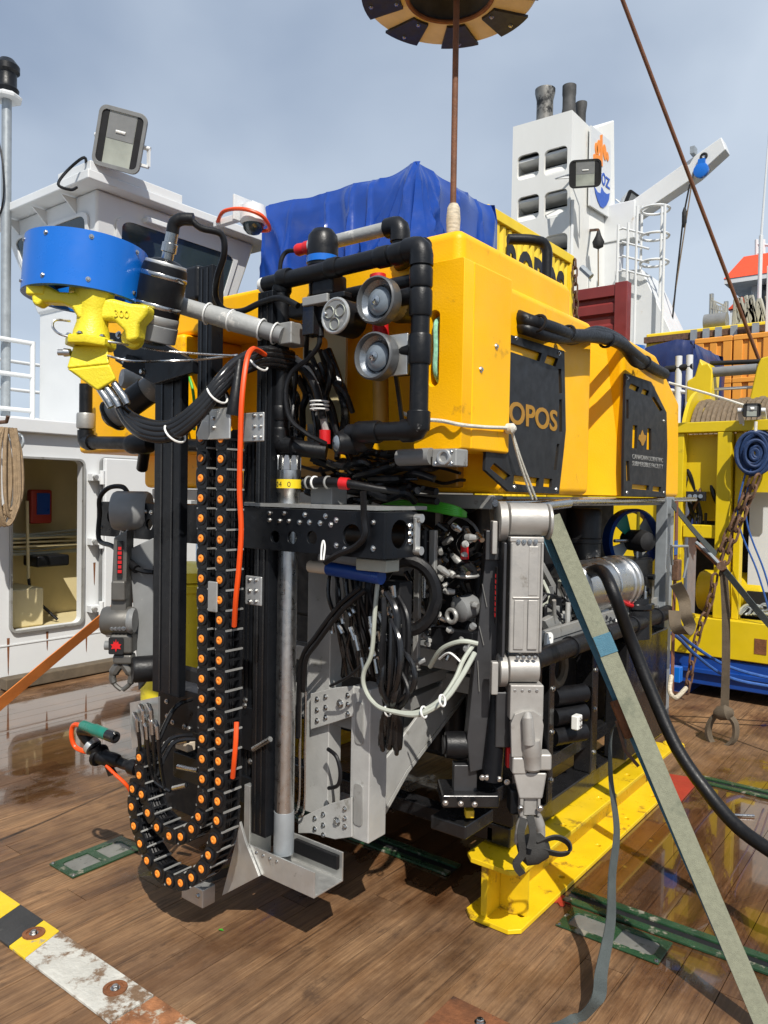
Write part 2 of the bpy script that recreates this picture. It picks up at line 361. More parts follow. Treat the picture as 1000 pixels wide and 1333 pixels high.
def text(name, s, m, O, ux, uy, size, parent=None, ext=.002, align='LEFT', fit=None, bold=0.):
    cu = bpy.data.curves.new(name, 'FONT'); cu.body = s; cu.size = size; cu.extrude = ext; cu.align_x = align; cu.resolution_u = 4; cu.offset = bold * size
    to = bpy.data.objects.new(name, cu); COL.objects.link(to)
    bpy.context.view_layer.update()
    me = bpy.data.meshes.new_from_object(to.evaluated_get(bpy.context.evaluated_depsgraph_get()))
    bpy.data.objects.remove(to); bpy.data.curves.remove(cu)
    ux = V(ux).normalized(); uy = V(uy).normalized(); nn = ux.cross(uy)
    xs = [v.co.x for v in me.vertices]; ys = [v.co.y for v in me.vertices]; x0, x1, y0, y1 = min(xs), max(xs), min(ys), max(ys)
    sx = sy = 1
    if fit: sx = fit[0] / (x1 - x0); sy = fit[1] / (y1 - y0)
    O = V(O)
    for v in me.vertices: v.co = (ux * ((v.co.x - (x0 if fit else 0)) * sx) + uy * ((v.co.y - (y0 if fit else 0)) * sy) + nn * v.co.z)
    me.materials.clear(); me.materials.append(MT[m])
    o = bpy.data.objects.new(name, me); COL.objects.link(o); o.parent = parent
    o.location = O - (world_loc(parent) if parent else V((0, 0, 0))); ORG[o.name] = O; return o
EX, EY, EZ = V((1, 0, 0)), V((0, 1, 0)), V((0, 0, 1))
def YB(mb, u0, v0, u1, v1, y, th):      # box whose -Y face fills that window of the plane y
    a = WY((u0 + u1) / 2, v0, y).z; b = WY((u0 + u1) / 2, v1, y).z; vm = (v0 + v1) / 2
    return mb.box((WY(u0, vm, y).x, y, b), (WY(u1, vm, y).x, y + th, a))
def XB(mb, u0, v0, u1, v1, x, th):      # box whose +X face fills that window of the plane x
    vm = (v0 + v1) / 2; um = (u0 + u1) / 2
    return mb.box((x, WX(u0, vm, x).y, WX(um, v1, x).z), (x - th, WX(u1, vm, x).y, WX(um, v0, x).z))
def yz(pts, x): q = [WX(u, v, x) for u, v in pts]; return [(p.y, p.z) for p in q]
def xz(pts, y): q = [WY(u, v, y) for u, v in pts]; return [(p.x, p.z) for p in q]
def hose(name, pts, r, m, parent, n=8, k=6):
    """pts: (u, v, y) pixel on the plane y, or a Vector"""
    q = [p if isinstance(p, V) else WY(*p) for p in pts]
    return P(name, MB().tube(smooth_path(q, k), r, n), m, parent)
# ================================================================== SETTING: sea, deck
mat('seawater', (.012, .035, .055), .12, var=.3, vs=.05, bump=.6, bs=.6)
tag(P('sea', MB().add([(-9000, -9000, -4), (9000, -9000, -4), (9000, 9000, -4), (-9000, 9000, -4)], [(0, 1, 2, 3)]), 'seawater'), kind='structure')
deck = tag(P('deck', MB().box((-13, -7, -3.9), (4.2, 45, -.03)), 'caulk'), kind='structure')
PLANK = mesh_of(MB().box((-.5, -.5, -.5), (.5, .5, .5)), 'deckwood', 'plank')
pw = .138; ix = 0; x = -8.2
while x < 2.0:
    y = -.8 - random.random() * 1.8
    while y < 10:
        L = random.uniform(2.6, 4.2)
        piece('plank', PLANK, deck, (x + pw / 2, y + L / 2, -.0155 + random.uniform(-.0006, .0004)), None, (pw - random.uniform(.0014, .0034), L - .003, .031))
        y += L
    x += pw
# steel strip bolted across the planks
st = thing('deck_strip', 'worn steel strip with peeling white, yellow and black paint bolted across the deck planks', 'deck strip', (-2.3, 1.37, .0))
ya, yb = 1.295, 1.452
def strip_poly(xa0, xb0, xb1, xa1): return [(xa0, ya, .003), (xa1, ya, .003), (xb1, yb, .003), (xb0, yb, .003)]
xs = [WZ(0, 1200).x - .9, WZ(14, 1192).x, WZ(52, 1210).x, WZ(72, 1225).x, WZ(176, 1314).x]
def stripplate(a, b, m, sk=.0, h=.010):
    P('plate', MB().prism([(a - sk, ya, .002), (b - sk, ya, .002), (b + sk, yb, .002), (a + sk, yb, .002)], (0, 0, h)), m, st, .002)
stripplate(xs[0], xs[1], 'hazyellow', -.03); stripplate(xs[1] + .002, xs[2], 'hazblack', -.03); stripplate(xs[2] + .002, xs[3], 'hazyellow', -.03)
P('plate', MB().prism([(xs[3] + .032, ya, .002), (xs[4], ya, .002), (xs[4], yb, .002), (xs[3] - .028, yb, .002)], (0, 0, .010)), 'whitepaint', st, .002)
stripplate(xs[4] + .008, xs[4] + .75, 'rustplate'); stripplate(xs[4] + .758, xs[4] + 1.6, 'rustplate')
for u, v in ((44, 1220), (150, 1292)):
    q = WZ(u, v)
    P('bolt_well', MB().lathe([(.038, .0), (.038, .006), (.026, .006), (.026, .002)], (q.x, q.y, .011), EZ, 22), 'rust', st)
    bolt((q.x, q.y, .013), EZ, .011, st)
q = WZ(625, 1335)
rp_ = thing('rusty_plate', 'small rusted steel plate with a bolt let into the deck planks', 'deck plate', (q.x, q.y, 0))
P('plate', MB().box((q.x - .13, q.y - .20, .002), (q.x + .09, q.y + .055, .009)), 'rust', rp_, .002); bolt((q.x, q.y, .009), EZ, .012, rp_)
# green lashing plates and the green slots
def lash_plate(c4, label):
    q = [WZ(u, v) for u, v in c4]; x0 = min(p.x for p in q); x1 = max(p.x for p in q); y0 = min(p.y for p in q); y1 = max(p.y for p in q)
    t = thing('lashing_plate', label, 'deck plate', ((x0 + x1) / 2, (y0 + y1) / 2, 0))
    lx, ly = x1 - x0, y1 - y0; f = .12 * min(lx, ly)
    hole = rrect(f * 1.6, f * 1.6, lx - f * 1.6, ly - f * 1.6, f) 
    P('rim', MB().plate([(0, 0), (lx, 0), (lx, ly), (0, ly)], [hole], (x0, y0, .009), EX, EY, .007), 'greenpaint', t, .002)
    P('lid', MB().box((x0 + f * 1.2, y0 + f * 1.2, .001), (x1 - f * 1.2, y1 - f * 1.2, .0035)), 'wornsteel', t)
    a = MB()
    if ly > lx: a.box((x0 + f, y0 + ly * .45, .0045), (x1 - f, y0 + ly * .55, .0085))
    else: a.box((x0 + lx * .45, y0 + f, .0045), (x0 + lx * .55, y1 - f, .0085))
    P('crossbar', a, 'greenpaint', t)
    for sx in (.5 * f, lx - .5 * f): bolt((x0 + sx, y0 + .5 * f, .009), EZ, .006, t)
lash_plate([(66, 1128), (94, 1142), (178, 1110), (158, 1090)], 'green rimmed steel lashing plate let into dry planks beside the cable carrier')
lash_plate([(724, 1205), (747, 1183), (876, 1230), (853, 1256)], 'chipped green and grey lashing plate in the wet deck beside the yellow beam')
def slot(u0, v0, u1, v1, label):
    a, b = WZ(u0, v0), WZ(u1, v1); y = (a.y + b.y) / 2
    t = thing('deck_rail', label, 'deck rail', ((a.x + b.x) / 2, y, 0), 'green rails across the deck')
    for s in (-1, 1): P('rail', MB().box((min(a.x, b.x), y + s * .040 - .018, .001), (max(a.x, b.x), y + s * .040 + .018, .012)), 'greenpaint', t, .003)
    P('channel', MB().box((min(a.x, b.x), y - .0215, .001), (max(a.x, b.x), y + .0215, .003)), 'dullblack', t)
slot(738, 1168, 1030, 1266, 'chipped green twin rail running from the red paint splash past the hanging strap')
slot(300, 1040, 606, 1124, 'wet green twin rail running under the vehicle to the yellow beam end')
slot(905, 1008, 1040, 1052, 'green twin rail on the wet deck beside the red plate')
q = [WZ(u, v) for u, v in ((862, 1008), (912, 1016), (884, 1048), (835, 1038))]
tag(P('red_plate', MB().prism([(p.x, p.y, .001) for p in q], (0, 0, .010)), 'red', None, .002), 'flat red painted steel plate on the wet deck beyond the yellow beam', 'deck plate')
q = WZ(728, 1172); rs_ = []
for i in range(22): a = 2 * math.pi * i / 22; r_ = .035 * (1 + .55 * random.uniform(-1, 1)); rs_.append((q.x + r_ * math.cos(a) * 1.2, q.y + r_ * math.sin(a), .0015))
tag(P('paint_splash', MB().prism(rs_, (0, 0, .004)), 'red'), 'ragged splash of red paint at the foot of the yellow beam', 'paint splash')
q = WZ(287, 1212)
tag(P('leaf', MB().add([(q.x - .012, q.y, .003), (q.x, q.y - .006, .007), (q.x + .014, q.y + .004, .004), (q.x, q.y + .008, .006)], [(0, 1, 2, 3)]), 'green'), 'tiny green leaf lying on the dry deck planks', 'leaf')
q = WZ(940, 1062); q2 = WZ(982, 1064)
tag(P('steel_rod', MB().tube([(q.x, q.y, .008), (q2.x, q2.y, .008)], .006, 8), 'chromeb'), 'thin bright steel rod lying on the wet deck', 'rod')
# ================================================================== DECKHOUSE (left)
XW = -6.0
dh = thing('deckhouse', 'low white steel deckhouse with an open doorway into a cream cable locker', 'deckhouse', (XW - .5, 3.4, 0))
d0 = WX(14, 822, XW); d1 = WX(107, 600, XW); yA, yB2, zA, zB = d0.y, d1.y, d0.z, d1.z
ZT = 2.02
P('wall', MB().plate([(-2, 0), (4.8, 0), (4.8, ZT), (-2, ZT)], [rrect(yA, zA, yB2, zB, .05)], (XW, 0, 0), EY, EZ, .07), 'white', dh)
P('door_frame', MB().plate(rrect(yA - .016, zA - .016, yB2 + .016, zB + .016, .055), [rrect(yA, zA, yB2, zB, .05)], (XW + .03, 0, 0), EY, EZ, .029), 'alu_paint', dh)
P('roof', MB().box((XW - 4, -2, ZT + .001), (XW + .07, 4.85, ZT + .11)), 'white', dh, .01)
P('fender_timber', MB().box((XW + .002, 2.9, .01), (XW + .12, 4.0, .10)), 'webbrown', dh, .01)
P('locker_back', MB().box((XW - .72, yA - .5, .3), (XW - .70, yB2 + .9, 2.0)), 'cream', dh)
P('locker_side', MB().box((XW - .7, yA - .32, .3), (XW - .08, yA - .30, 2.0)), 'cream', dh)
P('locker_side', MB().box((XW - .7, yB2 + .60, .3), (XW - .08, yB2 + .62, 2.0)), 'cream', dh)
P('locker_floor', MB().box((XW - .7, yA - .3, zA - .06), (XW - .08, yB2 + .6, zA - .02)), 'cream', dh)
P('equipment_box', MB().box((XW - .62, yA - .1, zA - .018), (XW - .18, yA + .37, zA + .30)), 'cream', dh, .015)
for i in range(3):
    P('shelf', MB().box((XW - .69, yA - .2, zA + .62 + i * .035), (XW - .48, yB2 + .25, zA + .635 + i * .035)), 'cream', dh)
P('switch_panel', MB().box((XW - .69, yA - .1, zA + .80), (XW - .62, yA + .28, zA + 1.2)), 'grey_shell', dh, .01)
for r_ in range(2):
    for c in range(6): P('knob', MB().cyl((XW - .62, yA - .03 + c * .05, zA + 1.08 + r_ * .055), (XW - .59, yA - .03 + c * .05, zA + 1.08 + r_ * .055), .015, 10), 'dullblack', dh)
for i in range(12):
    a = random.uniform(0, .5); z_ = zA + .55 + random.uniform(0, .18)
    pts = [V((XW - .6, yA - .1 + a * .6, zA + .85)), V((XW - .56, yA - .05 + a * .6, z_ + .08)), V((XW - .53, yA + .12 + a * .5, z_)), V((XW - .55, yB2 + .3, z_ + random.uniform(-.02, .04)))]
    hose('cable', pts, .010, 'whitehose', dh, 6)
hose('conduit', [V((XW - .45, yA + .36, zA + 1.02)), V((XW - .42, yA + .36, zA + .35))], .014, 'cream', dh)
hose('cable', [V((XW - .42, yA + .36, zA + .36)), V((XW - .38, yA + .39, zA + .2)), V((XW - .25, yB2 - .07, zA - .0))], .013, 'blackp', dh)
P('tray', MB().box((XW - .6, yA + .40, zA + .45), (XW - .35, yB2 + .1, zA + .55)), 'blackp', dh, .02)
rb = thing('emergency_box', 'small red wall box with a blue cover inside the locker doorway', 'wall box', (XW - .5, yA + .52, zA + .8))
P('case', MB().box((XW - .58, yA + .42, zA + .82), (XW - .50, yA + .62, zA + 1.12)), 'red', rb, .02)
P('cover', MB().box((XW - .50, yA + .47, zA + .90), (XW - .485, yA + .59, zA + 1.09)), 'bluedark', rb, .006)
P('bracket', MB().box((XW - .69, yA + .48, zA + .86), (XW - .58, yA + .56, zA + 1.06)), 'cream', rb)
# door leaf folded open against the wall
dl = P('door', MB().box((XW + .05, yB2 + .16, zA - .03), (XW + .10, yB2 + .86, zB + .03)), 'white', dh, .012)
P('gasket', MB().plate(rrect(yB2 + .15, zA - .04, yB2 + .87, zB + .04, .05), [rrect(yB2 + .19, zA, yB2 + .83, zB, .04)], (XW + .049, 0, 0), EY, EZ, .03), 'grey_shell', dl)
for k in (.08, .5, .9):
    zz = zA + (zB - zA) * k
    hg = P('hinge', MB().box((XW + .002, yB2 + .05, zz - .03), (XW + .075, yB2 + .15, zz + .03)).cyl((XW + .08, yB2 + .14, zz - .06), (XW + .08, yB2 + .14, zz + .06), .022, 12), 'white', dl, .004)
    P('clip', MB().cyl((XW + .075, yB2 + .07, zz), (XW + .11, yB2 + .07, zz), .02, 10), 'alu', hg)
# tower and control cab above
yC = WX(125, 330, XW - .05).y
xL = WY(48, 470, yC).x; xR = XW - .05
cab = thing('control_cab', 'white control cab with slanted dark windows on a steel tower above the deckhouse', 'control cab', (-6.6, yC + .7, ZT + .11))
P('tower', MB().box((xL, yC + .02, ZT + .112), (xR - .03, yC + 1.35, 3.25)), 'white', cab, .02)
zt = WX(115, 228, -5.78).z; yF = WX(115, 222, -5.78).y
zb = 3.2
top = [(-7.55, yF + .16), (-5.92, yF + .16), (-5.92, yF + 1.95), (-7.55, yF + 1.95)]
bot = [(xL, yC), (xR, yC), (xR, yC + 1.45), (xL, yC + 1.45)]
ztop = zt - .02
P('cab_wall', MB().hexa([(a, b, zb) for a, b in bot], [(a, b, ztop) for a, b in top]), 'white', cab, .03, 3)
P('roof', MB().hexa([(-7.75, yF, zt - .02), (-5.78, yF, zt - .02), (-5.78, yF + 2.15, zt - .02), (-7.75, yF + 2.15, zt - .02)], [(-7.75, yF, zt + .06), (-5.78, yF, zt + .06), (-5.78, yF + 2.15, zt + .06), (-7.75, yF + 2.15, zt + .06)]), 'white', cab, .012)
def lerp4(b0, b1, t0, t1, s, h): return (b0.lerp(b1, s)).lerp(t0.lerp(t1, s), h)
BV = [V((a, b, zb)) for a, b in bot]; TV = [V((a, b, ztop)) for a, b in top]
def cab_window(i, j, s0, s1, h0, h1):
    b0, b1, t0, t1 = BV[i], BV[j], TV[i], TV[j]
    n = (b1 - b0).cross(t0 - b0).normalized()
    def ringpts(m_, k=3):
        o = []
        for (s, h) in rrect(s0 - m_, h0 - m_, s1 + m_, h1 + m_, .07): o.append(lerp4(b0, b1, t0, t1, s, h))
        return o
    w = P('window', MB().prism([p + n * .002 for p in ringpts(0.0)], n * .006), 'glass', cab)
    a = ringpts(.0); c = ringpts(.03); k = len(a); mb = MB()
    for q in range(k):
        r2 = (q + 1) % k; mb.hexa([a[q] + n * .002, a[r2] + n * .002, c[r2] + n * .002, c[q] + n * .002], [a[q] + n * .02, a[r2] + n * .02, c[r2] + n * .02, c[q] + n * .02])
    P('frame', mb, 'white', w)
cab_window(0, 1, .10, .90, .30, .80); cab_window(1, 2, .14, .88, .30, .80)
for k in range(3):
    a = TV[0].lerp(TV[1], .2 + .3 * k); P('roof_bracket', MB().prism([a + V((0, 0, -.02)), a + V((0, -.13, -.02)), a + V((0, .02, -.16))], (.012, 0, 0)), 'white', cab)
P('wiper_box', MB().box((-5.95, yF + .62, ztop - .16), (-5.86, yF + .85, ztop - .11)), 'white', cab, .01)
P('lamp_plinth', MB().box((-6.30, yF + .03, zt + .061), (-5.80, yF + .95, zt + .14)), 'white', cab, .008)
def flood(label, c, n, roll, w, h, parentdir=None, dep=.16, body='white', bez='grey_shell', pane='lampglass', bracket=None, group=None):
    c = V(c); n = V(n).normalized(); ux = EZ.cross(n).normalized(); uy = n.cross(ux)
    R_ = M.Rotation(roll, 3, n); ux = R_ @ ux; uy = R_ @ uy
    t = thing('floodlight', label, 'floodlight', c - n * dep, group)
    loc = lambda a, b, d: c + ux * a + uy * b + n * d
    o2 = rrect(-w / 2, -h / 2, w / 2, h / 2, .16 * w, 5)
    P('housing', MB().hexa([loc(a * .62, b * .62, -dep) for a, b in o2], [loc(a, b, -.012) for a, b in o2]), body, t)
    P('bezel', MB().plate(o2, [rrect(-w * .43, -h * .43, w * .43, h * .43, .10 * w, 5)], loc(0, 0, .012), ux, uy, .024), bez, t, .004)
    P('glass', MB().plate(rrect(-w * .44, -h * .44, w * .44, h * .44, .10 * w, 5), [], loc(0, 0, .0), ux, uy, .006), pane, t)
    for s in (-1, 1): P('shade_band', MB().obox(loc(s * w * .36, 0, .002), ux, uy, n, w * .14, h * .85, .003), 'dullblack', t)
    P('bulb', MB().tube([loc(-w * .10, h * .12, .001), loc(w * .10, h * .12, .001)], .012, 8), 'ziptie', t)
    P('reflector_fold', MB().obox(loc(0, h * .20, .0015), ux, uy, n, w * .56, h * .42, .003), 'grey_shell', t)
    br = MB()
    for s in (-1, 1):
        p0 = loc(s * (w / 2 + .02), 0, -dep * .4); br.bar(p0, p0 + (bracket if bracket else V((0, 0, -h * .75))), .035, .012)
        br.cyl(loc(s * (w / 2 - .02), 0, -dep * .4), loc(s * (w / 2 + .035), 0, -dep * .4), .018, 10)
    e = [loc(s * (w / 2 + .02), 0, -dep * .4) + (bracket if bracket else V((0, 0, -h * .75))) for s in (-1, 1)]
    br.bar(e[0], e[1], .035, .02)
    P('bracket', br, 'white', t)
    return t
c = W(156, 182, 6.25)
flood('large square floodlight on the roof of the white control cab', c, V((.55, -.78, -.18)), rad(-14), .40, .47, bracket=V((0, 0, zt + .15 - c.z)))
hose('lamp_cable', [V((-5.95, yF + .08, zt + .10)), W(110, 205, 6.25), W(88, 222, 6.25), W(76, 240, 6.2), W(92, 247, 6.25), W(100, 244, 6.3)], .012, 'blackp', cab)
# dome camera under a bracket at the roof's far corner
sc_ = thing('security_camera', 'white dome security camera with an orange cable loop under the cab roof corner', 'camera', W(330, 290, 6.7))
q = W(330, 285, 6.7)
P('housing', MB().lathe([(.04, .13), (.10, .11), (.115, .03), (.118, -.03), (.10, -.05)], q, EZ, 24), 'white', sc_)
P('dome', MB().lathe([(.095, -.045), (.085, -.09), (.055, -.125), (.01, -.14)], q, EZ, 20), 'glass', sc_)
P('bracket', MB().box(q + V((-.14, -.03, .10)), q + V((.02, .03, .15))).box(q + V((-.16, -.10, .0)), q + V((-.14, .12, .22))).bar(q + V((-.5, 0, .05)), q + V((-.14, 0, .05)), .06), 'white', sc_, .005)
P('cable_loop', MB().tube(smooth_path([q + V((-.45, -.02, .06)), q + V((-.2, -.16, .06)), q + V((.04, -.16, .03)), q + V((.16, -.05, -.02)), q + V((.10, .10, -.08)), q + V((-.05, .12, -.06))]), .017, 8), 'orangehose', sc_)
for k in range(4): P('weld_seam', MB().box((XW + .0005, -1.6 + 1.25 * k, .02), (XW + .006, -1.588 + 1.25 * k, ZT - .01)), 'white', dh)
P('weld_seam', MB().box((XW + .0005, -2, .335), (XW + .006, 4.8, .345)), 'white', dh)
for yy, zz in ((2.72, .62), (2.66, 1.5)): P('wall_bracket', MB().box((XW + .001, yy, zz), (XW + .05, yy + .05, zz + .08)), 'white', dh, .006)
P('cable_run', MB().cyl((XW + .03, 2.55, .4), (XW + .03, 2.55, ZT - .02), .014, 8), 'white', dh)
for k, (yy, z0, L0) in enumerate(((yA - .02, zA - .05, .30), (yB2 + .05, zA - .05, .22), (yA + .3, zA - .04, .16), (yB2 + .12, zA + .5, .2))):
    P('rust_weep', MB().prism([(XW + .0012, yy - .010, z0), (XW + .0012, yy + .012, z0), (XW + .0012, yy + .004, z0 - L0), (XW + .0012, yy - .002, z0 - L0 * .9)], (.0006, 0, 0)), 'rust', dh)
# mast with beacon
q = W(9, 130, 7.0); yM = q.y
ms = thing('beacon_mast', 'slim grey mast with a black beacon lamp behind the control cab', 'mast', (q.x, q.y, zt))
P('pole', MB().cyl((q.x, q.y, ZT + .11), (q.x, q.y, q.z), .042, 16), 'greygalv', ms)
P('platform', MB().lathe([(.13, 0), (.135, .02), (.10, .05)], q, EZ, 8), 'white', ms)
P('beacon', MB().lathe([(.095, .05), (.105, .09), (.085, .12), (.085, .23), (.11, .25), (.11, .30), (.06, .36), (.02, .37)], q, EZ, 20), 'blackp', ms)
hose('cable', [q + V((-.05, -.05, .02)), q + V((-.06, -.05, -.3)), q + V((.03, -.05, -.6)), q + V((.05, -.05, -.9)), q + V((-.05, -.05, -1.1))], .008, 'blackp', ms)
# railing on the deckhouse roof
rl = thing('railing', 'white tubular railing on the deckhouse roof beside the cab tower', 'railing', (xL, 2.9, ZT + .11))
for zz in (2.93, 2.62, 2.30): P('rail', MB().cyl((xL - .02, .6, zz), (xL - .02, yC - .03, zz), .022, 10), 'white', rl)
for yy in (yC - .03, yC - .85, yC - 1.7, .62): P('post', MB().cyl((xL - .02, yy, ZT + .112), (xL - .02, yy, 2.95), .024, 10), 'white', rl)
rl2 = thing('railing', 'far white railing across the deckhouse roof behind the nearer railing', 'railing', (-9.4, 3.3, ZT + .11))
for zz in (3.15, 2.80, 2.45): P('rail', MB().cyl((-9.6, .8, zz), (-9.6, 7.2, zz), .022, 8), 'white', rl2)
for yy in (.9, 2.4, 3.9, 5.4, 7.0): P('post', MB().cyl((-9.6, yy, ZT + .112), (-9.6, yy, 3.16), .024, 8), 'white', rl2)
# rope hank and shackles hanging left of the doorway
q = W(6, 560, 5.6)
rh = thing('rope_hank', 'hank of tan rope hung beside the locker doorway', 'rope', q + V((0, 0, -.7)))
for i in range(14):
    o = random.uniform(-.06, .06); w = .05 + .012 * (i % 5); l_ = .62 + random.uniform(-.06, .09); c = q + V((o * .3, o, 0))
    P('strand', MB().tube(smooth_path([c + V((0, -.03, .02)), c + V((.01, -w, -.15)), c + V((.02, -w, -l_ * .8)), c + V((0, 0, -l_)), c + V((.02, w, -l_ * .8)), c + V((.01, w, -.15)), c + V((0, .03, .02))], 5), .011, 6), 'rope', rh)
P('hook', MB().tube([q + V((-.45, .0, .06)), q + V((.03, 0, .06)), q + V((.05, 0, .10))], .014, 8), 'chainrust', rh)
q = W(22, 575, 5.75)
sh = thing('shackle', 'galvanised shackles hanging beside the tan rope hank', 'shackle', q)
P('bow', MB().ring(q, V((.7, -.7, .1)), .045, .012, 20, 8, 1.3), 'greygalv', sh); P('bow', MB().ring(q + V((.02, 0, -.12)), V((.7, .6, .1)), .040, .011, 20, 8, 1.3), 'greygalv', sh)
P('pin', MB().cyl(q + V((-.3, 0, .05)), q + V((.05, 0, .05)), .012, 8), 'greygalv', sh)
# ================================================================== behind the vehicle
from mathutils import noise as mnoise
def tarp_box(name, label, x0, x1, y0, y1, zbot, ztopf, m, amp, seed, nu=120, nv=26):
    """draped sheet over a block: creased walls with hanging folds under an uneven top"""
    rnd = random.Random(seed); per = 2 * ((x1 - x0) + (y1 - y0)); vs = []; fs = []
    folds = []; s = 0
    while s < per: folds.append((s, rnd.uniform(.025, .07), rnd.uniform(.35, 1.3), rnd.uniform(-.25, .25))); s += rnd.uniform(.16, .46)
    RAD = [-2.4, -1.5, -.75, .0, .7, 1.5]
    def rim(t):
        s = t * per; a, b = x1 - x0, y1 - y0
        if s < a: return x0 + s, y0, 0, -1
        s -= a
        if s < b: return x1, y0 + s, 1, 0
        s -= b
        if s < a: return x1 - s, y1, 0, 1
        s -= a; return x0, y1 - s, -1, 0
    for j in range(nv):
        h = j / (nv - 1); dn = 1 - h
        for i in range(nu):
            t = i / nu; X, Y, nx, ny = rim(t); s = t * per
            zt_ = ztopf(X, Y); z = zbot + (zt_ - zbot) * h
            f = .03 * dn
            for c_, w_, a_, lean in folds:
                d_ = abs(s - c_ - lean * dn); d_ = min(d_, per - d_)
                if d_ < w_ * 2: k_ = max(0, 1 - d_ / (w_ * (.6 + .9 * dn))); f += amp * a_ * k_ * k_ * (.10 + .95 * dn ** .7)
            f += amp * .35 * mnoise.noise(V((s * 1.1, h * 1.5, seed))) + amp * .30 * (1 - abs(mnoise.noise(V((s * 2.2 + h * 2, h * 2.3 - s, seed + 5))))) ** 6
            if h > .94: f -= .05 * (h - .94) / .06
            for k_ in RAD:
                d_ = abs(s - (x1 - x0) - k_ * (dn * .50 + .06)); w_ = .05 + .07 * dn
                if d_ < w_: f += amp * .50 * (1 - d_ / w_) ** 2 * min(1, dn * 4) * (1 - .4 * dn)
            hem = (.09 * mnoise.noise(V((s * 2.0, 0, seed + 3))) if j == 0 else 0)
            vs.append((X + nx * f, Y + ny * f, z + hem))
    for j in range(nv - 1):
        for i in range(nu): fs.append((j * nu + i, j * nu + (i + 1) % nu, (j + 1) * nu + (i + 1) % nu, (j + 1) * nu + i))
    b = (nv - 1) * nu; n0 = len(vs)
    vs.append(((x0 + x1) / 2, (y0 + y1) / 2, ztopf((x0 + x1) / 2, (y0 + y1) / 2) + .02))
    for i in range(nu): fs.append((b + i, b + (i + 1) % nu, n0))
    return P(name, MB().add(vs, fs), m, None, 0, ang=60)
tx1 = -3.6; ty0 = WX(545, 207, tx1).y; tz = WX(545, 207, tx1).z
tx0 = WY(346, 268, ty0).x; ty1 = WX(648, 268, tx1).y
zl = WY(345, 268, ty0).z; zr = WX(648, 270, tx1).z
def blue_top(X, Y):
    s = (X - tx0) / (tx1 - tx0); q = (Y - ty0) / (ty1 - ty0)
    base = zl + (tz - .06 - zl) * s; peak = .06 * math.exp(-((s - .95) / .12) ** 2 - (q / .25) ** 2)
    return (base + peak) * (1 - q) + zr * q + .012 * math.sin(s * 13)
bt = tarp_box('tarpaulin', '', tx0, tx1, ty0, ty1, 2.25, blue_top, 'tarp', .135, 3, 420, 44)
tag(bt, 'glossy royal blue tarpaulin draped over tall equipment behind the vehicle', 'tarpaulin')
eq = thing('equipment_rack', 'dark steel rack standing under the royal blue tarpaulin', 'rack', ((tx0 + tx1) / 2, (ty0 + ty1) / 2, 0))
P('cabinet', MB().box((tx0 + .12, ty0 + .12, .12), (tx1 - .12, ty1 - .12, 3.2)), 'grey_shell', eq, .02)
for a in (tx0 + .15, tx1 - .15):
    for b in (ty0 + .15, ty1 - .15): P('leg', MB().box((a - .05, b - .05, -.0), (a + .05, b + .05, .12)), 'grey_shell', eq)
# yellow control van (container)
vx = -4.0; vt = WX(652, 279, vx); ve = WX(748, 330, vx); vz = (vt.z + ve.z) / 2
van = thing('shipping_container', 'yellow corrugated container lettered in black behind the blue tarpaulin', 'container', (vx - 1.2, vt.y + .6, 0))
vy0 = vt.y - .25
P('body', MB().box((vx - 2.3, vy0 + .05, .15), (vx - .06, ve.y - .06, vz - .06)), 'cont_yellow', van)
n_ = 15
for i in range(n_):
    a = vy0 + .12 + (ve.y - vy0 - .24) * i / (n_ - 1)
    P('rib', MB().prism([(vx - .06, a - .045, .2), (vx - .06, a + .045, .2), (vx - .025, a + .025, .2), (vx - .025, a - .025, .2)], (0, 0, vz - .32)), 'cont_yellow', van)
P('top_rail', MB().box((vx - .09, vy0, vz - .11), (vx, ve.y, vz)), 'cont_yellow', van, .008)
P('top_rail', MB().box((vx - 2.34, ve.y - .09, vz - .11), (vx - .091, ve.y, vz)), 'cont_yellow', van, .008)
P('corner_post', MB().box((vx - .1, ve.y - .1, 0), (vx + .004, ve.y + .004, vz - .111)), 'cont_yellow', van, .008)
P('corner_post', MB().box((vx - .1, vy0, 0), (vx, vy0 + .1, vz - .111)), 'cont_yellow', van, .008)
a = WX(662, 340, vx); b = WX(737, 362, vx)
text('lettering', 'ROPOS', 'inkblack', (vx - .022, a.y, a.z - .30), EY, EZ, .5, van, .004, fit=(b.y - a.y, .52), bold=.03)
# black vent elbow and a chain at the van's end
q = WX(704, 322, -2.6)
# rust-red container
ry_ = 10.4; a = WY(752, 382, ry_); b = WY(816, 363, ry_)
rc = thing('shipping_container', 'dark red ribbed end wall of a flat rack container below the funnel', 'container', (a.x, ry_ + 1.5, 0))
P('body', MB().box((a.x - 1.4, ry_ + .05, .15), (b.x - .1, ry_ + .13, a.z - .02)), 'redcont', rc)
zc = (a.z + b.z) / 2
nr = 9; zstep = .30
for i in range(nr):
    z0 = zc - .22 - i * zstep
    P('rib', MB().prism([(a.x - 1.4, ry_ + .05, z0), (a.x - 1.4, ry_ + .05, z0 - .20), (a.x - 1.4, ry_ + .005, z0 - .16), (a.x - 1.4, ry_ + .005, z0 - .04)], (b.x - .16 - a.x + 1.4, 0, 0)), 'redcont', rc)
P('corner_post', MB().box((b.x - .16, ry_ - .02, 0), (b.x + .02, ry_ + .14, zc + .02)), 'redcont', rc, .01)
P('top_rail', MB().box((a.x - 1.4, ry_ - .01, zc - .16), (b.x - .161, ry_ + .1, zc)), 'redcont', rc, .01)
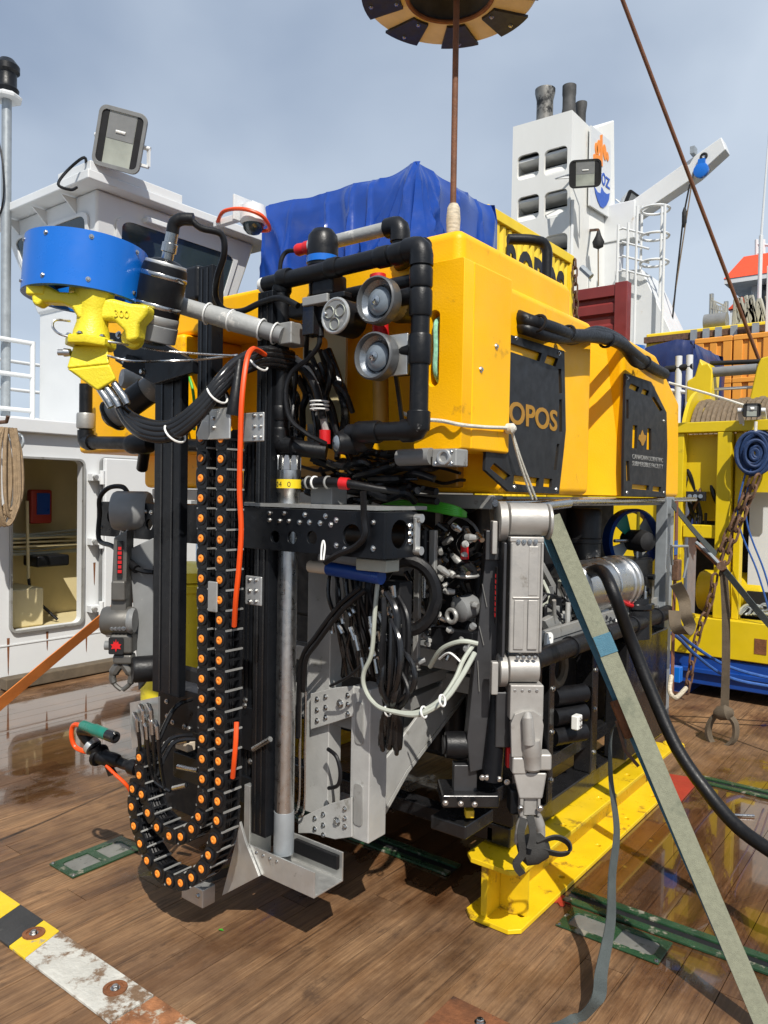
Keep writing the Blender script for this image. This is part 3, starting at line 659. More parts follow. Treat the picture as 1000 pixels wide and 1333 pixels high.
# ---- funnel
fy = 14.3; fl = WY(668, 165, fy); fr = WY(745, 143, fy); fx = fr.x
fb = WX(800, 156, fx)
fn = thing('ship_funnel', 'white ship funnel with louvre openings, black exhaust pipes and rust streaks', 'funnel', ((fl.x + fx) / 2, fy + 1.5, 0))
zf = (fl.z + fr.z) / 2
holes = []
for cs in ((676, 706, 669, 699), (708, 740, 0, 0)): pass
def fnhole(u0, v0, u1, v1): a = WY(u0, v1, fy); b = WY(u1, v0, fy); return rrect(a.x - fl.x, a.z, b.x - fl.x, b.z, .10)
hs = [(673, 196, 702, 236), (708, 188, 739, 230), (673, 251, 702, 290), (708, 244, 739, 286), (673, 306, 702, 345), (708, 302, 739, 341)]
holes = [fnhole(*h) for h in hs]
wx = fx - fl.x
P('louvre_plate', MB().plate([(0, 0), (wx, 0), (wx, fr.z), (0, zf + (fl.z - zf))], holes, (fl.x, fy, 0), EX, EZ, .06), 'whiterust', fn)
zbk = fb.z
P('body', MB().hexa([(fl.x, fy + .95, 0), (fx, fy + .95, 0), (fx + .35, fb.y, 0), (fl.x, fb.y, 0)], [(fl.x, fy + .95, fl.z), (fx, fy + .95, fr.z), (fx, fb.y, zbk), (fl.x, fb.y, zbk)]), 'whiterust', fn, .03)
P('side_plate', MB().box((fx - .06, fy + .061, 0), (fx, fy + .949, fr.z)), 'whiterust', fn)
P('side_plate', MB().box((fl.x, fy + .061, 0), (fl.x + .06, fy + .949, fl.z)), 'whiterust', fn)
P('top_plate', MB().hexa([(fl.x + .061, fy + .061, fl.z - .10), (fx - .061, fy + .061, fr.z - .10), (fx - .061, fy + .949, fr.z - .10), (fl.x + .061, fy + .949, fl.z - .10)], [(fl.x + .061, fy + .061, fl.z - .02), (fx - .061, fy + .061, fr.z - .02), (fx - .061, fy + .949, fr.z - .02), (fl.x + .061, fy + .949, fl.z - .02)]), 'whiterust', fn)
for h in ((673, 196, 740, 236), (673, 251, 740, 290), (673, 306, 740, 345)):
    a = WY(h[0], h[3], fy); b = WY(h[2], h[1], fy)
    P('louvre', MB().prism([(fl.x + .062, fy + .061, b.z + .04), (fl.x + .062, fy + .46, a.z + .33), (fl.x + .062, fy + .46, a.z + .37), (fl.x + .062, fy + .061, b.z + .09)], (wx - .124, 0, 0)), 'white', fn)
    P('louvre_lip', MB().prism([(fl.x + .062, fy + .061, a.z - .04), (fl.x + .062, fy + .061, a.z + .01), (fl.x + .062, fy + .22, a.z + .20), (fl.x + .062, fy + .24, a.z + .18)], (wx - .124, 0, 0)), 'whiterust', fn)
    P('louvre_shade', MB().box((fl.x + .062, fy + .88, a.z - .05), (fx - .062, fy + .90, b.z + .3)), 'dullblack', fn)  # black sheet added to paint the dark gap behind the louvres
    P('sill', MB().box((fl.x + .062, fy + .062, a.z - .16), (fx - .062, fy + .9, a.z - .10)), 'white', fn)
for u0, u1, v0, ss in ((698, 722, 117, 0), (731, 752, 112, 1), (750, 764, 134, 2)):
    yy = fy + (.35, .55, .9)[ss]; a = WY(u0, v0, yy); b = WY(u1, v0, yy); r_ = (b.x - a.x) / 2; c = V(((a.x + b.x) / 2, yy, 0))
    t_ = WY((u0 + u1) / 2, v0, yy).z
    pr = [(r_ * .82, zf - .5), (r_ * .82, t_ - .22), (r_, t_ - .06), (r_, t_), (r_ * .8, t_), (r_ * .8, t_ - .3)] if ss != 1 else [(r_, zf - .5), (r_, t_ - .75), (r_ * .75, t_ - .45), (r_ * .75, t_ - .22), (r_ * .8, t_ - .16), (r_ * .8, t_), (r_ * .6, t_), (r_ * .6, t_ - .3)]
    P('exhaust_pipe', MB().lathe(pr, c, EZ, 20), 'soot' if ss else 'pipesteel', fn)
P('conduit', MB().cyl((fx + .03, fy + .05, 3), (fx + .03, fy + .05, WX(745, 262, fx).z), .035, 8), 'white', fn)
# sign board with the mark
sx = fx + .09
sb = thing('funnel_sign', 'white sign board with an orange hand and blue lettering on the funnel side', 'sign', WX(782, 225, sx))
def onS(u, v, e=0): p = WX(u, v, sx); return V((sx + e, p.y, p.z))
P('board', MB().prism([onS(770, 163), onS(795, 184), onS(795, 284), onS(768, 267)], (-.04, 0, 0)), 'white', sb)
for u, v in ((775, 175), (790, 262)): p = onS(u, v, -.04); P('stand_off', MB().cyl(p, p - V((.06, 0, 0)), .04, 8), 'greygalv', sb)
def mark(pts, m, name='mark'): P(name, MB().prism([onS(u, v, .002) for u, v in pts], (.012, 0, 0)), m, sb)
def zz_(x, y): return 660 + x * .16, 100 + y * .16     # position on the enlarged view of the board
def el(cx, cy, rx, ry, rot, n=16):
    o = []
    for i in range(n):
        a = 2 * math.pi * i / n; x_ = rx * math.cos(a); y_ = ry * math.sin(a); c_, s_ = math.cos(rot), math.sin(rot); o.append(zz_(cx + x_ * c_ - y_ * s_, cy + x_ * s_ + y_ * c_))
    return o
mark([zz_(*p) for p in ((758, 475), (774, 470), (776, 730), (740, 712), (702, 668), (702, 632), (720, 625), (738, 640), (757, 640))], 'logo_orange', 'palm')
for e in ((742, 575, 14, 62, .05), (724, 585, 10, 50, -.05), (793, 615, 13, 66, -.08), (815, 650, 9, 38, -.1)): mark(el(*e), 'logo_orange', 'finger')
mark([zz_(*p) for p in ((722, 750), (735, 752), (735, 790), (742, 745), (758, 765), (758, 860), (748, 852), (745, 800), (738, 840), (730, 835))], 'logo_orange', 'letter')
for nm, s_, x0, y0, x1, y1 in (('letter', 'o', 768, 768, 798, 892), ('letter', 'z', 800, 806, 834, 912)):
    a = onS(*zz_(x0, y1 - 20)); b = onS(*zz_(x1, y1)); t_ = onS(*zz_(x0, y0))
    text(nm, s_, 'logo_blue', (sx + .004, a.y, a.z), EY + EZ * ((b.z - a.z) / (b.y - a.y)) * .3, EZ, .5, sb, .008, fit=(b.y - a.y, (t_.z - a.z)))
mark([zz_(*p) for p in ((708, 893), (735, 940), (760, 950), (768, 898), (785, 935), (808, 955), (832, 948), (826, 1000), (806, 1045), (780, 1068), (757, 1058), (735, 1010), (716, 945))], 'logo_blue', 'swoosh')
p = WX(762, 226, fx + .45); flood('square floodlight on an arm in front of the funnel sign', p, V((.75, -.85, -.35)), rad(6), .62, .50, dep=.22, bez='dullblack', bracket=V((-.35, .25, .1)))
p = WX(821, 271, fx + .3); flood('square floodlight at the foot of the white davit', p, V((.95, -.35, -.3)), rad(-12), .50, .66, dep=.22, bez='dullblack', bracket=V((-.2, .25, .2)))
P('pulley_arm', MB().bar(WX(768, 300, fx - .02), WX(778, 299, fx + .35), .05), 'chainrust', fn)
q = WX(779, 315, fx + .3); P('pulley', MB().lathe([(.02, -.14), (.10, -.10), (.12, 0), (.06, .12), (.02, .25)], q, EZ, 14), 'dullblack', fn)
hose('hoist_line', [q + V((0, 0, -.1)), WX(779, 372, fx + .3)], .015, 'wirerope', fn)
# ---- davit
dv = thing('davit', 'white box davit boom raised beside the funnel with a blue pulley block', 'davit', WX(806, 280, fx + .1))
dy_ = fy + 1.8
a0, a1, b0_, b1_ = WY(806, 262, dy_), WY(812, 282, dy_), WY(940, 175, dy_), WY(945, 190, dy_)
mid1, mid0 = WY(905, 226, dy_), WY(893, 206, dy_)
P('boom', MB().prism([WY(800, 277, dy_), WY(816, 290, dy_), WY(908, 228, dy_), WY(945, 194, dy_), WY(939, 178, dy_)], (0, .35, 0)), 'white', dv, .02)
P('heel', MB().box((fx - .1, dy_ - .05, a1.z - .5), (a1.x + .25, dy_ + .4, a0.z - .05)), 'white', dv, .02)
P('heel_post', MB().box((fx - .05, dy_ - .02, .0), (fx + .30, dy_ + .33, a1.z - .51)), 'white', dv)
q = WY(913, 222, dy_)
P('block', MB().lathe([(.12, -.05), (.145, -.04), (.145, .04), (.12, .05)], q, EY, 20).box(q + V((-.06, -.045, 0)), q + V((.08, .045, .22))), 'blue', dv)
P('block_hook', MB().ring(q + V((.04, 0, .27)), EY, .055, .025, 14, 6), 'dullblack', dv)
P('camera_pod', MB().box(WY(898, 200, dy_ - .1), WY(908, 194, dy_ + .1)), 'greygalv', dv)
P('wire', MB().tube([q + V((-.15, 0, 0)), WY(876, 400, dy_)], .014, 6), 'wirerope', dv)
P('wire', MB().tube([WY(898, 240, dy_), WY(890, 280, dy_), WY(880, 370, dy_), WY(875, 420, dy_)], .018, 6), 'dullblack', dv)
P('swivel', MB().lathe([(.02, -.2), (.05, -.1), (.05, .1), (.02, .2)], WY(891, 283, dy_), EZ, 10), 'dullblack', dv)
# ---- caged ladder and white casing behind it
ldx = fx + .55; lyy = fy + .9
ld = thing('caged_ladder', 'white caged ladder beside the funnel', 'ladder', WY(812, 440, lyy))
for u in (806, 812): pass
l0, l1 = WY(805, 300, lyy), WY(818, 300, lyy); zlo = .0; zhi = WY(818, 290, lyy).z
for xx in (l0.x, l1.x): P('stile', MB().cyl((xx, lyy, zlo), (xx, lyy, zhi), .03, 8), 'white', ld)
for i in range(26):
    zz = zhi - .1 - i * .28
    if zz > 1: P('rung', MB().cyl((l0.x, lyy, zz), (l1.x, lyy, zz), .016, 6), 'white', ld)
pl0, pl1, pl2 = WY(830, 268, lyy), WY(866, 266, lyy), WY(848, 266, lyy)
for p_ in (pl0, pl1, WY(836, 268, lyy + .5), WY(862, 268, lyy + .5)): P('cage_upright', MB().cyl((p_.x, p_.y, 3.0), (p_.x, p_.y, p_.z), .028, 8), 'white', ld)
for v in (268, 303, 338):
    zz = WY(848, v, lyy).z; cx = (pl0.x + pl1.x) / 2; R_ = (pl1.x - pl0.x) / 2
    P('cage_hoop', MB().ring((cx, lyy + .25, zz), EZ, R_, .026, 22, 6), 'white', ld)
for v in (300, 318, 336, 354): P('guard_rail', MB().cyl(WY(810, v - 3, lyy), WY(845, v + 6, lyy), .022, 8), 'white', ld)
cs_ = thing('engine_casing', 'white sloping engine casing at the foot of the funnel', 'casing', WY(845, 440, fy + 1.2))
P('casing', MB().prism([WY(800, 352, fy + 1.1), WY(835, 350, fy + 1.1), WY(880, 445, fy + 1.1), WY(930, 640, fy + 1.1), WY(800, 640, fy + 1.1)], (0, 1.2, 0)), 'white', cs_, .02)
P('skirt', MB().box((WY(800, 640, fy + 1.1).x, fy + 1.12, 0), (WY(925, 640, fy + 1.1).x, fy + 2.2, 1.7)), 'white', cs_)
P('stair_rail', MB().cyl(WY(757, 348, 12), WY(770, 360, 12), .05, 8), 'greygalv', cs_)
# ---- far right: stacked crates, basket, far wheelhouse
def pallet_box(c, w, h, d, label, grp='orange pallet boxes'):
    """c: lower left front corner"""
    c = V(c); t = thing('pallet_box', label, 'pallet box', c + V((w / 2, d / 2, 0)), grp)
    P('shell', MB().box(c + V((.03, .03, .10)), c + V((w - .03, d - .03, h))), 'fishcrate', t)
    for i, xx in enumerate((.0, w - .12)): P('post', MB().box(c + V((xx, 0, .1)), c + V((xx + .12, .14, h - .002))), 'fishcrate', t, .01)
    P('post', MB().box(c + V((w / 2 - .05, .005, .1)), c + V((w / 2 + .05, .1, h - .003))), 'fishcrate', t, .01)
    for zz in (.1, h * .48, h - .08): P('band', MB().box(c + V((-.005, -.006, zz)), c + V((w + .005, .06, zz + .07))), 'fishcrate', t, .01)
    for xx in (.0, w / 2 - .07, w - .14): P('foot', MB().box(c + V((xx, .0, 0)), c + V((xx + .14, d, .1))), 'fishcrate', t)
    return t
by_ = 11.5
a = WY(904, 478, by_); b = WY(952, 478, by_); ztp = WY(904, 441, by_).z; h1 = ztp - a.z
bw = b.x - a.x
k0 = int(a.z // h1); hh = a.z / max(1, k0 + 0)
nlev = 3; hh = ztp / nlev
for col in range(3):
    for lv in range(nlev):
        pallet_box((a.x + col * (bw + .02), by_, lv * hh), bw, hh, 1.0, 'orange plastic pallet box, ' + ['bottom', 'middle', 'topmost'][lv] + ' of the stack ' + ['beside the navy tarpaulin', 'behind the black winch roller', 'beside the white post'][col])
sky_y = 13.2
a = WY(880, 436, sky_y); b = WY(1010, 425, sky_y); zt_ = WY(995, 418, sky_y).z
bk = thing('cargo_basket', 'yellow steel cargo basket standing behind the orange pallet boxes', 'cargo basket', (a.x, sky_y, 0))
P('side', MB().box((a.x - .5, sky_y, a.z - .6), (b.x + 1, sky_y + 1.6, zt_)), 'cont_yellow', bk, .02)
P('stand', MB().box((a.x - .4, sky_y + .1, 0), (b.x + .9, sky_y + 1.5, a.z - .601)), 'grey_shell', bk)
P('rub_rail', MB().box((a.x - .52, sky_y - .05, zt_ - .16), (b.x + 1.02, sky_y - .001, zt_ - .06)), 'chainrust', bk)
for u in (905, 921, 937, 957, 985): q = WY(u, 430, sky_y); P('bracket', MB().box((q.x - .05, sky_y - .09, zt_ - .42), (q.x + .05, sky_y - .051, zt_ - .03)), 'greygalv', bk)
q = WY(932, 415, sky_y + .3)
nb = thing('net_bundle', 'grey fishing net gathered on a roller above the yellow cargo basket', 'net', (q.x, q.y, zt_))
P('roller', MB().cyl((WY(918, 410, sky_y + .3).x, sky_y + .3, zt_ + .14), (WY(947, 410, sky_y + .3).x, sky_y + .3, zt_ + .14), .14, 14), 'grey_shell', nb)
for u, v0 in ((926, 382), (945, 392)): p = WY(u, v0, sky_y + .3); P('post', MB().box((p.x - .03, p.y, zt_), (p.x + .03, p.y + .06, p.z)), 'greygalv', nb)
a = WY(926, 383, sky_y + .3); b = WY(945, 393, sky_y + .3)
for i in range(10):
    s = i / 9; p = a.lerp(b, s); p.z -= .12 * math.sin(s * 3.14); P('net_cord', MB().tube([p, V((p.x + .03 * math.sin(i), p.y, zt_ + .2))], .012, 5), 'net', nb)
for i in range(4):
    s0 = .15 + i * .22; P('net_cord', MB().tube([a.lerp(V((a.x, a.y, zt_)), s0), b.lerp(V((b.x, b.y, zt_)), s0)], .012, 5), 'net', nb)
for i in range(14):
    u = 955 + i * 3.2; p = WY(u, 420, sky_y + .5); t_ = WY(u + random.uniform(-6, 6), 385 + random.uniform(0, 18), sky_y + .5)
    P('net_fold', MB().tube(smooth_path([V((p.x, p.y, zt_)), p.lerp(t_, .5) + V((.06 * math.sin(i * 2), 0, 0)), t_, V((t_.x + .1, p.y, zt_ + .1))]), [.05] * 6 + [.04] * 13 if False else .035, 6), 'net', nb)
wy_ = 24.0
wh = thing('wheelhouse', 'white wheelhouse with an orange red roof and dark window far behind', 'wheelhouse', (WY(985, 430, wy_).x, wy_ + 1, 0))
a = WY(968, 372, wy_); b = WY(1040, 372, wy_); zlo = WY(980, 440, wy_).z; zr_ = WY(968, 368, wy_).z
P('wall', MB().box((a.x + .2, wy_, 0), (b.x + 1, wy_ + 3, zr_)), 'white', wh, .03)
P('roof', MB().hexa([(WY(950, 370, wy_).x, wy_ - .7, zr_), (b.x + 2, wy_ - .7, zr_), (b.x + 2, wy_ + 3.4, zr_), (WY(950, 370, wy_).x, wy_ + 3.4, zr_)], [(WY(968, 346, wy_).x, wy_, zr_ + .75), (b.x + 1, wy_, zr_ + .75), (b.x + 1, wy_ + 3, zr_ + .75), (WY(968, 346, wy_).x, wy_ + 3, zr_ + .75)]), 'redroof', wh)
P('soffit', MB().box((WY(950, 370, wy_).x + .02, wy_ - .68, zr_ - .14), (b.x + 1.9, wy_ + 3.3, zr_ - .002)), 'white', wh)
P('window', MB().plate(rrect(0, 0, 1.1, 1.35, .15), [], (WY(987, 400, wy_).x, wy_ - .012, WY(987, 409, wy_).z), EX, EZ, .01), 'glass', wh)
for u in (985, 994): P('roof_rail', MB().cyl(WY(u, 346, wy_ + .5), WY(u, 312, wy_ + .5), .05, 8), 'white', wh)
for v in (318, 330): P('roof_rail', MB().cyl(WY(985, v, wy_ + .5), WY(1010, v + 2, wy_ + .5), .04, 8), 'white', wh)
wr = WY(966, 402, 20); 
sr = thing('small_shelter', 'low white shelter with an orange red roof beside the far wheelhouse', 'shelter', (wr.x, 20.5, 0))
P('roof', MB().prism([WY(947, 403, 20), WY(978, 397, 20), WY(966, 386, 20), WY(961, 389, 20)], (0, 1.2, 0)), 'redroof', sr)
P('wall', MB().box((WY(950, 404, 20).x, 20.05, 0), (WY(975, 404, 20).x, 21.1, WY(950, 404, 20).z)), 'white', sr)
q = WY(994, 300, 21); wm = thing('whip_antenna', 'tall thin white whip antenna near the far wheelhouse', 'antenna', (q.x, 21, 0))
P('whip', MB().tube([(q.x - .05, 21, WY(994, 308, 21).z), (q.x + .1, 21, WY(997, 120, 21).z)], [.03, .012], 6), 'white', wm)
P('base', MB().cyl((q.x - .05, 21, 0), (q.x - .05, 21, WY(994, 306, 21).z), .05, 8), 'white', wm)
ps = WY(997, 420, 12.3); pt = thing('white_post', 'white steel post beside the yellow winch frame', 'post', (ps.x, 12.6, 0))
P('post', MB().box((ps.x - .06, 12.55, 0), (ps.x + .10, 12.7, WY(997, 340, 12.3).z)), 'white', pt, .01)
# navy tarpaulin in front of the crates
ny = 9.0; a = WY(838, 470, ny); b = WY(903, 470, ny); nz_ = WY(880, 441, ny).z
nt_ = tarp_box('tarpaulin', '', a.x, b.x, ny, ny + 1.3, 1.2, lambda X, Y: nz_ - .10 * abs((X - a.x) / (b.x - a.x) - .65), 'navytarp', .10, 9, 160, 24)
tag(nt_, 'dark navy tarpaulin over cargo between the vehicle and the orange boxes', 'tarpaulin')
cg = thing('cargo_crate', 'grey cargo crate under the dark navy tarpaulin', 'crate', ((a.x + b.x) / 2, ny + .65, 0))
P('crate', MB().box((a.x + .12, ny + .12, 0), (b.x - .12, ny + 1.15, nz_ - .25)), 'grey_shell', cg, .01)
P('batten', MB().box((a.x + .10, ny + .08, .3), (b.x - .10, ny + .119, .4)), 'grey_shell', cg)
# ================================================================== THE VEHICLE
rov = thing('underwater_vehicle', 'large orange and black remotely operated underwater vehicle standing on the yellow beam', 'underwater vehicle', (-2.3, 3.3, .24))
XR, YF = -1.27, 2.034
# ---- flotation blocks
zb0, zt0 = WX(600, 584, XR).z, WX(604, 333, XR).z
slotp = rrect(.052, .20, .092, .44, .019)
P('flotation_skin', MB().plate(rrect(0, 0, .18, zt0 - zb0, .008, 2), [slotp], (XR - .18, YF, zb0), EX, EZ, .058), 'float', rov, .006)
P('flotation_block', MB().box((XR - .18, YF + .0585, zb0), (XR, YF + .312, zt0)), 'float', rov, .008)
sl = XR - .18 + .074
P('grab_rope', MB().tube(smooth_path([(sl, YF + .045, zb0 + .425), (sl - .004, YF + .012, zb0 + .40), (sl, YF + .008, zb0 + .32), (sl - .002, YF + .010, zb0 + .25), (sl - .004, YF + .045, zb0 + .215)]), .0085, 8), 'greentie', rov)
P('flotation_block', MB().box((-1.80, 2.10, 2.255), (-1.325, WX(744, 372, -1.33).y, WX(630, 311, -1.33).z)), 'float', rov, .035, 4)
P('flotation_block', MB().box((-3.42, 2.075, 2.25), (-1.452, 2.55, 2.385)), 'float', rov, .02, 3)
P('flotation_block', MB().box((-3.43, YF, WY(103, 590, YF).z), (-2.64, 2.55, 2.249)), 'float', rov, .02, 3)
xm = WY(440, 500, 2.30).x
P('flotation_block', MB().box((xm, 2.30, 1.72), (-1.452, 2.56, 2.249)), 'float', rov, .015)
yc1 = WX(767, 645, -1.30).y
P('flotation_block', MB().box((-3.38, 2.36, 1.60), (-1.30, yc1, WX(769, 419, -1.30).z)), 'float', rov, .03, 4)
P('flotation_block', MB().box((-3.2, 2.56, 2.2), (-1.33, yc1 + .02, 2.285)), 'float', rov, .02, 3)
pr = yz([(812, 646), (884, 648), (885, 525), (855, 462), (812, 436)], -1.30)
P('flotation_block', MB().prism([(-1.30, a, b) for a, b in pr], (-.55, 0, 0)), 'float', rov, .025, 3)
yq = pr[0][0]
P('pocket_wall', MB().prism([(-1.302, yq - .0, 1.602), (-1.302, yq + .05, 1.602), (-1.85, yq + .05, 1.602), (-1.85, yq - .33, 1.602)], (0, 0, pr[4][1] - 1.602 - .02)), 'float', rov)
P('flotation_block', MB().box((-3.38, yc1 + .01, 1.60), (-1.86, 4.30, 2.15)), 'float', rov, .03, 3)
q = WX(795, 470, -1.55)
P('side_thruster_duct', MB().lathe([(.155, -.09), (.165, -.09), (.165, .09), (.155, .09), (.15, -.08)], q, V((.15, -.1, 1)), 32, cap=False), 'blue', rov)
P('thruster_bracket', MB().tube(smooth_path([WX(770, 520, -1.50), WX(778, 503, -1.45), WX(795, 490, -1.40), WX(802, 477, -1.38)]), [.03] * 6 + [.022] * 6 + [.018] * 7, 10), 'cast_yellow', rov)
P('thruster_motor', MB().lathe([(.03, -.10), (.05, -.09), (.05, .05), (.03, .09)], WX(770, 540, -1.50), EZ, 16), 'blackp', rov); bolt(WX(785, 532, -1.42), EX, .010, rov)
for u, v in ((646, 451), (626, 481)): bolt(WX(u, v, XR), EX, .007, rov)
# vent elbow and its pipe on top
q = WX(703, 324, -1.62)
P('vent_elbow', MB().tube(smooth_path([q + V((-.10, -.12, .03)), q + V((-.02, -.03, .035)), q + V((.02, .02, .01)), q + V((.025, .025, -.12)), q + V((.025, .025, -.55))]), .024, 12), 'blackp', rov)
# ---- side panels
def side_panel(outline, slots, x, th=.012):
    return P('side_panel', MB().plate(yz(outline, x), [yz(s, x) for s in slots], (x, 0, 0), EY, EZ, th), 'panel', rov, .002)
def pslot(a, b, w):      # obround slot between two pixels
    (x0, y0), (x1, y1) = a, b; L = math.hypot(x1 - x0, y1 - y0); ux, uy = (x1 - x0) / L, (y1 - y0) / L; nx, ny = -uy * w / 2, ux * w / 2
    return [(x0 + nx, y0 + ny), (x0 - nx, y0 - ny), (x1 - nx, y1 - ny), (x1 + nx, y1 + ny)]
XP = -1.286
sp1 = side_panel([(640, 428), (735, 457), (737, 560), (734, 590), (728, 643), (663, 640), (632, 612), (634, 560)],
    [pslot((662, 451), (704, 465), 11), pslot((711, 467), (725, 472), 11), pslot((729, 480), (730, 512), 3.5), pslot((730, 520), (730, 562), 3.5), pslot((727, 578), (723, 612), 3.5),
     pslot((641, 606), (662, 623), 9), pslot((669, 624), (702, 628), 11), pslot((708, 628), (719, 629), 11)], XP)
a = WX(646, 556, XP); b = WX(725, 558, XP); t_ = WX(700, 526, XP)
text('cutout_lettering', 'ROPOS', 'float_shaded', (XP + .0008, a.y, WX(690, 556, XP).z), EY, EZ, .1, sp1, .0012, fit=(b.y - a.y, WX(690, 527, XP).z - WX(690, 556, XP).z), bold=.022)  # solid letters, shade of the openings put into their orange
inl = MB()
sp2 = side_panel([(815, 486), (848, 497), (868, 537), (869, 580), (867, 647), (812, 646), (812, 600)],
    [pslot((820, 502), (831, 507), 7), pslot((836, 509), (844, 512), 7), pslot((850, 517), (861, 535), 4), pslot((817, 520), (817, 545), 3), pslot((817, 600), (818, 626), 4), pslot((823, 633), (845, 635), 6), pslot((850, 636), (861, 637), 6),
     [(824, 553), (830, 554), (829, 584), (823, 583)], [(843, 557), (848, 558), (848, 586), (842, 585)]], XP)
lf = [(836, 560), (838, 566), (841, 567), (840, 573), (838, 577), (837, 580), (835, 580), (834, 576), (831, 572), (832, 566), (834, 566)]
P('cutout_leaf', MB().prism([V((XP + .0006, *yz([p], XP)[0])) for p in lf], (.002, 0, 0)), 'float_shaded', sp2)  # solid leaf, its opening's shade painted in
for v, s_ in ((597, 'CANADIAN SCIENTIFIC'), (606, 'SUBMERSIBLE FACILITY')):
    a = WX(823, v, XP); b = WX(863, v + 1, XP)
    text('lettering', s_, 'alu_paint', (XP + .0006, a.y, a.z), EY, EZ, .05, sp2, .001, fit=(b.y - a.y, .022))
for u, v in ((672, 440), (728, 460), (724, 637), (670, 634), (817, 492), (864, 548), (864, 641), (816, 641)): bolt(WX(u, v, XP), EX, .006, rov)
# ---- black hoses lying on the float
for i, (dz, r_) in enumerate(((0, .027), (-.030, .022), (.006, .020))):
    x_ = (-1.235, -1.24, -1.29)[i]
    hose('hose', [WX(650, 400 + i * 4, -1.36), WX(672, 412, -1.315) + V((0, 0, dz)), WX(690, 419, -1.262) + V((0, 0, dz)), WX(720, 428, x_) + V((0, 0, dz)), WX(745, 437 + i * 3, x_), WX(775, 438 - i * 4, x_), WX(805, 446 - i * 3, x_), WX(826, 462, x_) + V((0, 0, dz)), WX(845, 476, x_), WX(865, 487, x_)], r_, 'rubber', rov, 10)
for u, v in ((700, 421), (738, 434), (790, 443), (838, 472)): q = WX(u, v, -1.24); P('hose_clip', MB().ring(q, V((.0, 1, -.3)), .031, .006, 16, 6), 'blackp', rov)
# rope tied round the front block
P('tie_line', MB().tube(smooth_path([WY(525, 538, 1.99), WY(545, 545, 1.995), WY(575, 548, 2.02), WY(600, 553, 2.022), WX(630, 556, -1.258), WX(662, 557, -1.255)]), .006, 8), 'whiterope', rov)
P('tie_knot', MB().lathe([(.006, -.02), (.018, -.01), (.018, .012), (.006, .022)], WX(664, 558, -1.25), EX, 12), 'whiterope', rov)
for k in (0, 1): hose('tie_line', [WX(666, 560, -1.25), WX(676 + 3 * k, 600, -1.25), WX(693 + 5 * k, 650, -1.26)], .005, 'whiterope', rov, 6)
# ---- pipe frame with lamps
PY = 1.90; PR = .029
def pipe(pts, r=PR, m='blackp', name='pipe', y=None):
    return P(name, MB().tube([p if isinstance(p, V) else WY(p[0], p[1], p[2] if len(p) > 2 else PY) for p in pts], r, 14), m, rov)
def fitting(p, ax, r, L, m='blackp', name='pipe_fitting'):
    p = V(p); ax = V(ax).normalized(); return P(name, MB().lathe([(r * .93, -L / 2), (r, -L / 2 + .006), (r, L / 2 - .006), (r * .93, L / 2)], p, ax, 18), m, rov)
vt_ = WY(549, 330, PY); vb_ = V((vt_.x, PY, WY(542, 560, PY).z))
pipe([V((vt_.x, PY, vt_.z)), vb_])
for v, L in ((362, .06), (395, .08), (455, .09), (548, .06)): fitting(V((vt_.x, PY, WY(546, v, PY).z)), EZ, PR * 1.22, L)
def elbow(c, d1, d2, r=PR * 1.25, L=.055):
    c = V(c); d1 = V(d1).normalized(); d2 = V(d2).normalized(); pts = [c + d1 * L, c + d1 * L * .45] + [c + d1 * L * .45 * (1 - t) ** 2 + d2 * L * .45 * t ** 2 for t in (.3, .6)] + [c + d2 * L * .45, c + d2 * L]
    return P('pipe_elbow', MB().tube(pts, r, 14), 'blackp', rov)
tl = WY(352, 360, PY + .02)
tr = V((vt_.x, PY, WY(549, 322, PY).z)); tlx = V((tl.x, PY, tr.z - .012))
pipe([tlx, tr]); elbow(tr, -EX, -EZ); elbow(vb_, EZ, -EX)
fitting(tlx, EX, PR * .95, .04, 'ziptie', 'pipe_end')
for u in (372, 435, 500, 520): p = WY(u, 340, PY); fitting(V((p.x, PY, tr.z - .004)), EX, PR * 1.16, .05)
v2 = WY(363, 470, PY); V2x = v2.x
pipe([V((V2x, PY + .01, tr.z)), V((V2x, PY + .01, WY(365, 585, PY).z))])
for v, L in ((372, .05), (480, .02), (538, .05), (566, .05)): fitting(V((V2x, PY + .01, WY(363, v, PY).z)), EZ, PR * 1.2, L)
p1 = V((V2x, PY + .01, WY(365, 580, PY).z)); pipe([p1, WY(425, 588, PY + .1)]); elbow(p1, EZ, V((1, .3, -.05)))
pb = WY(455, 570, PY); pipe([vb_, V((pb.x, PY, vb_.z))])
fitting(V((WY(480, 565, PY).x, PY, vb_.z)), EX, PR * 1.25, .09); 
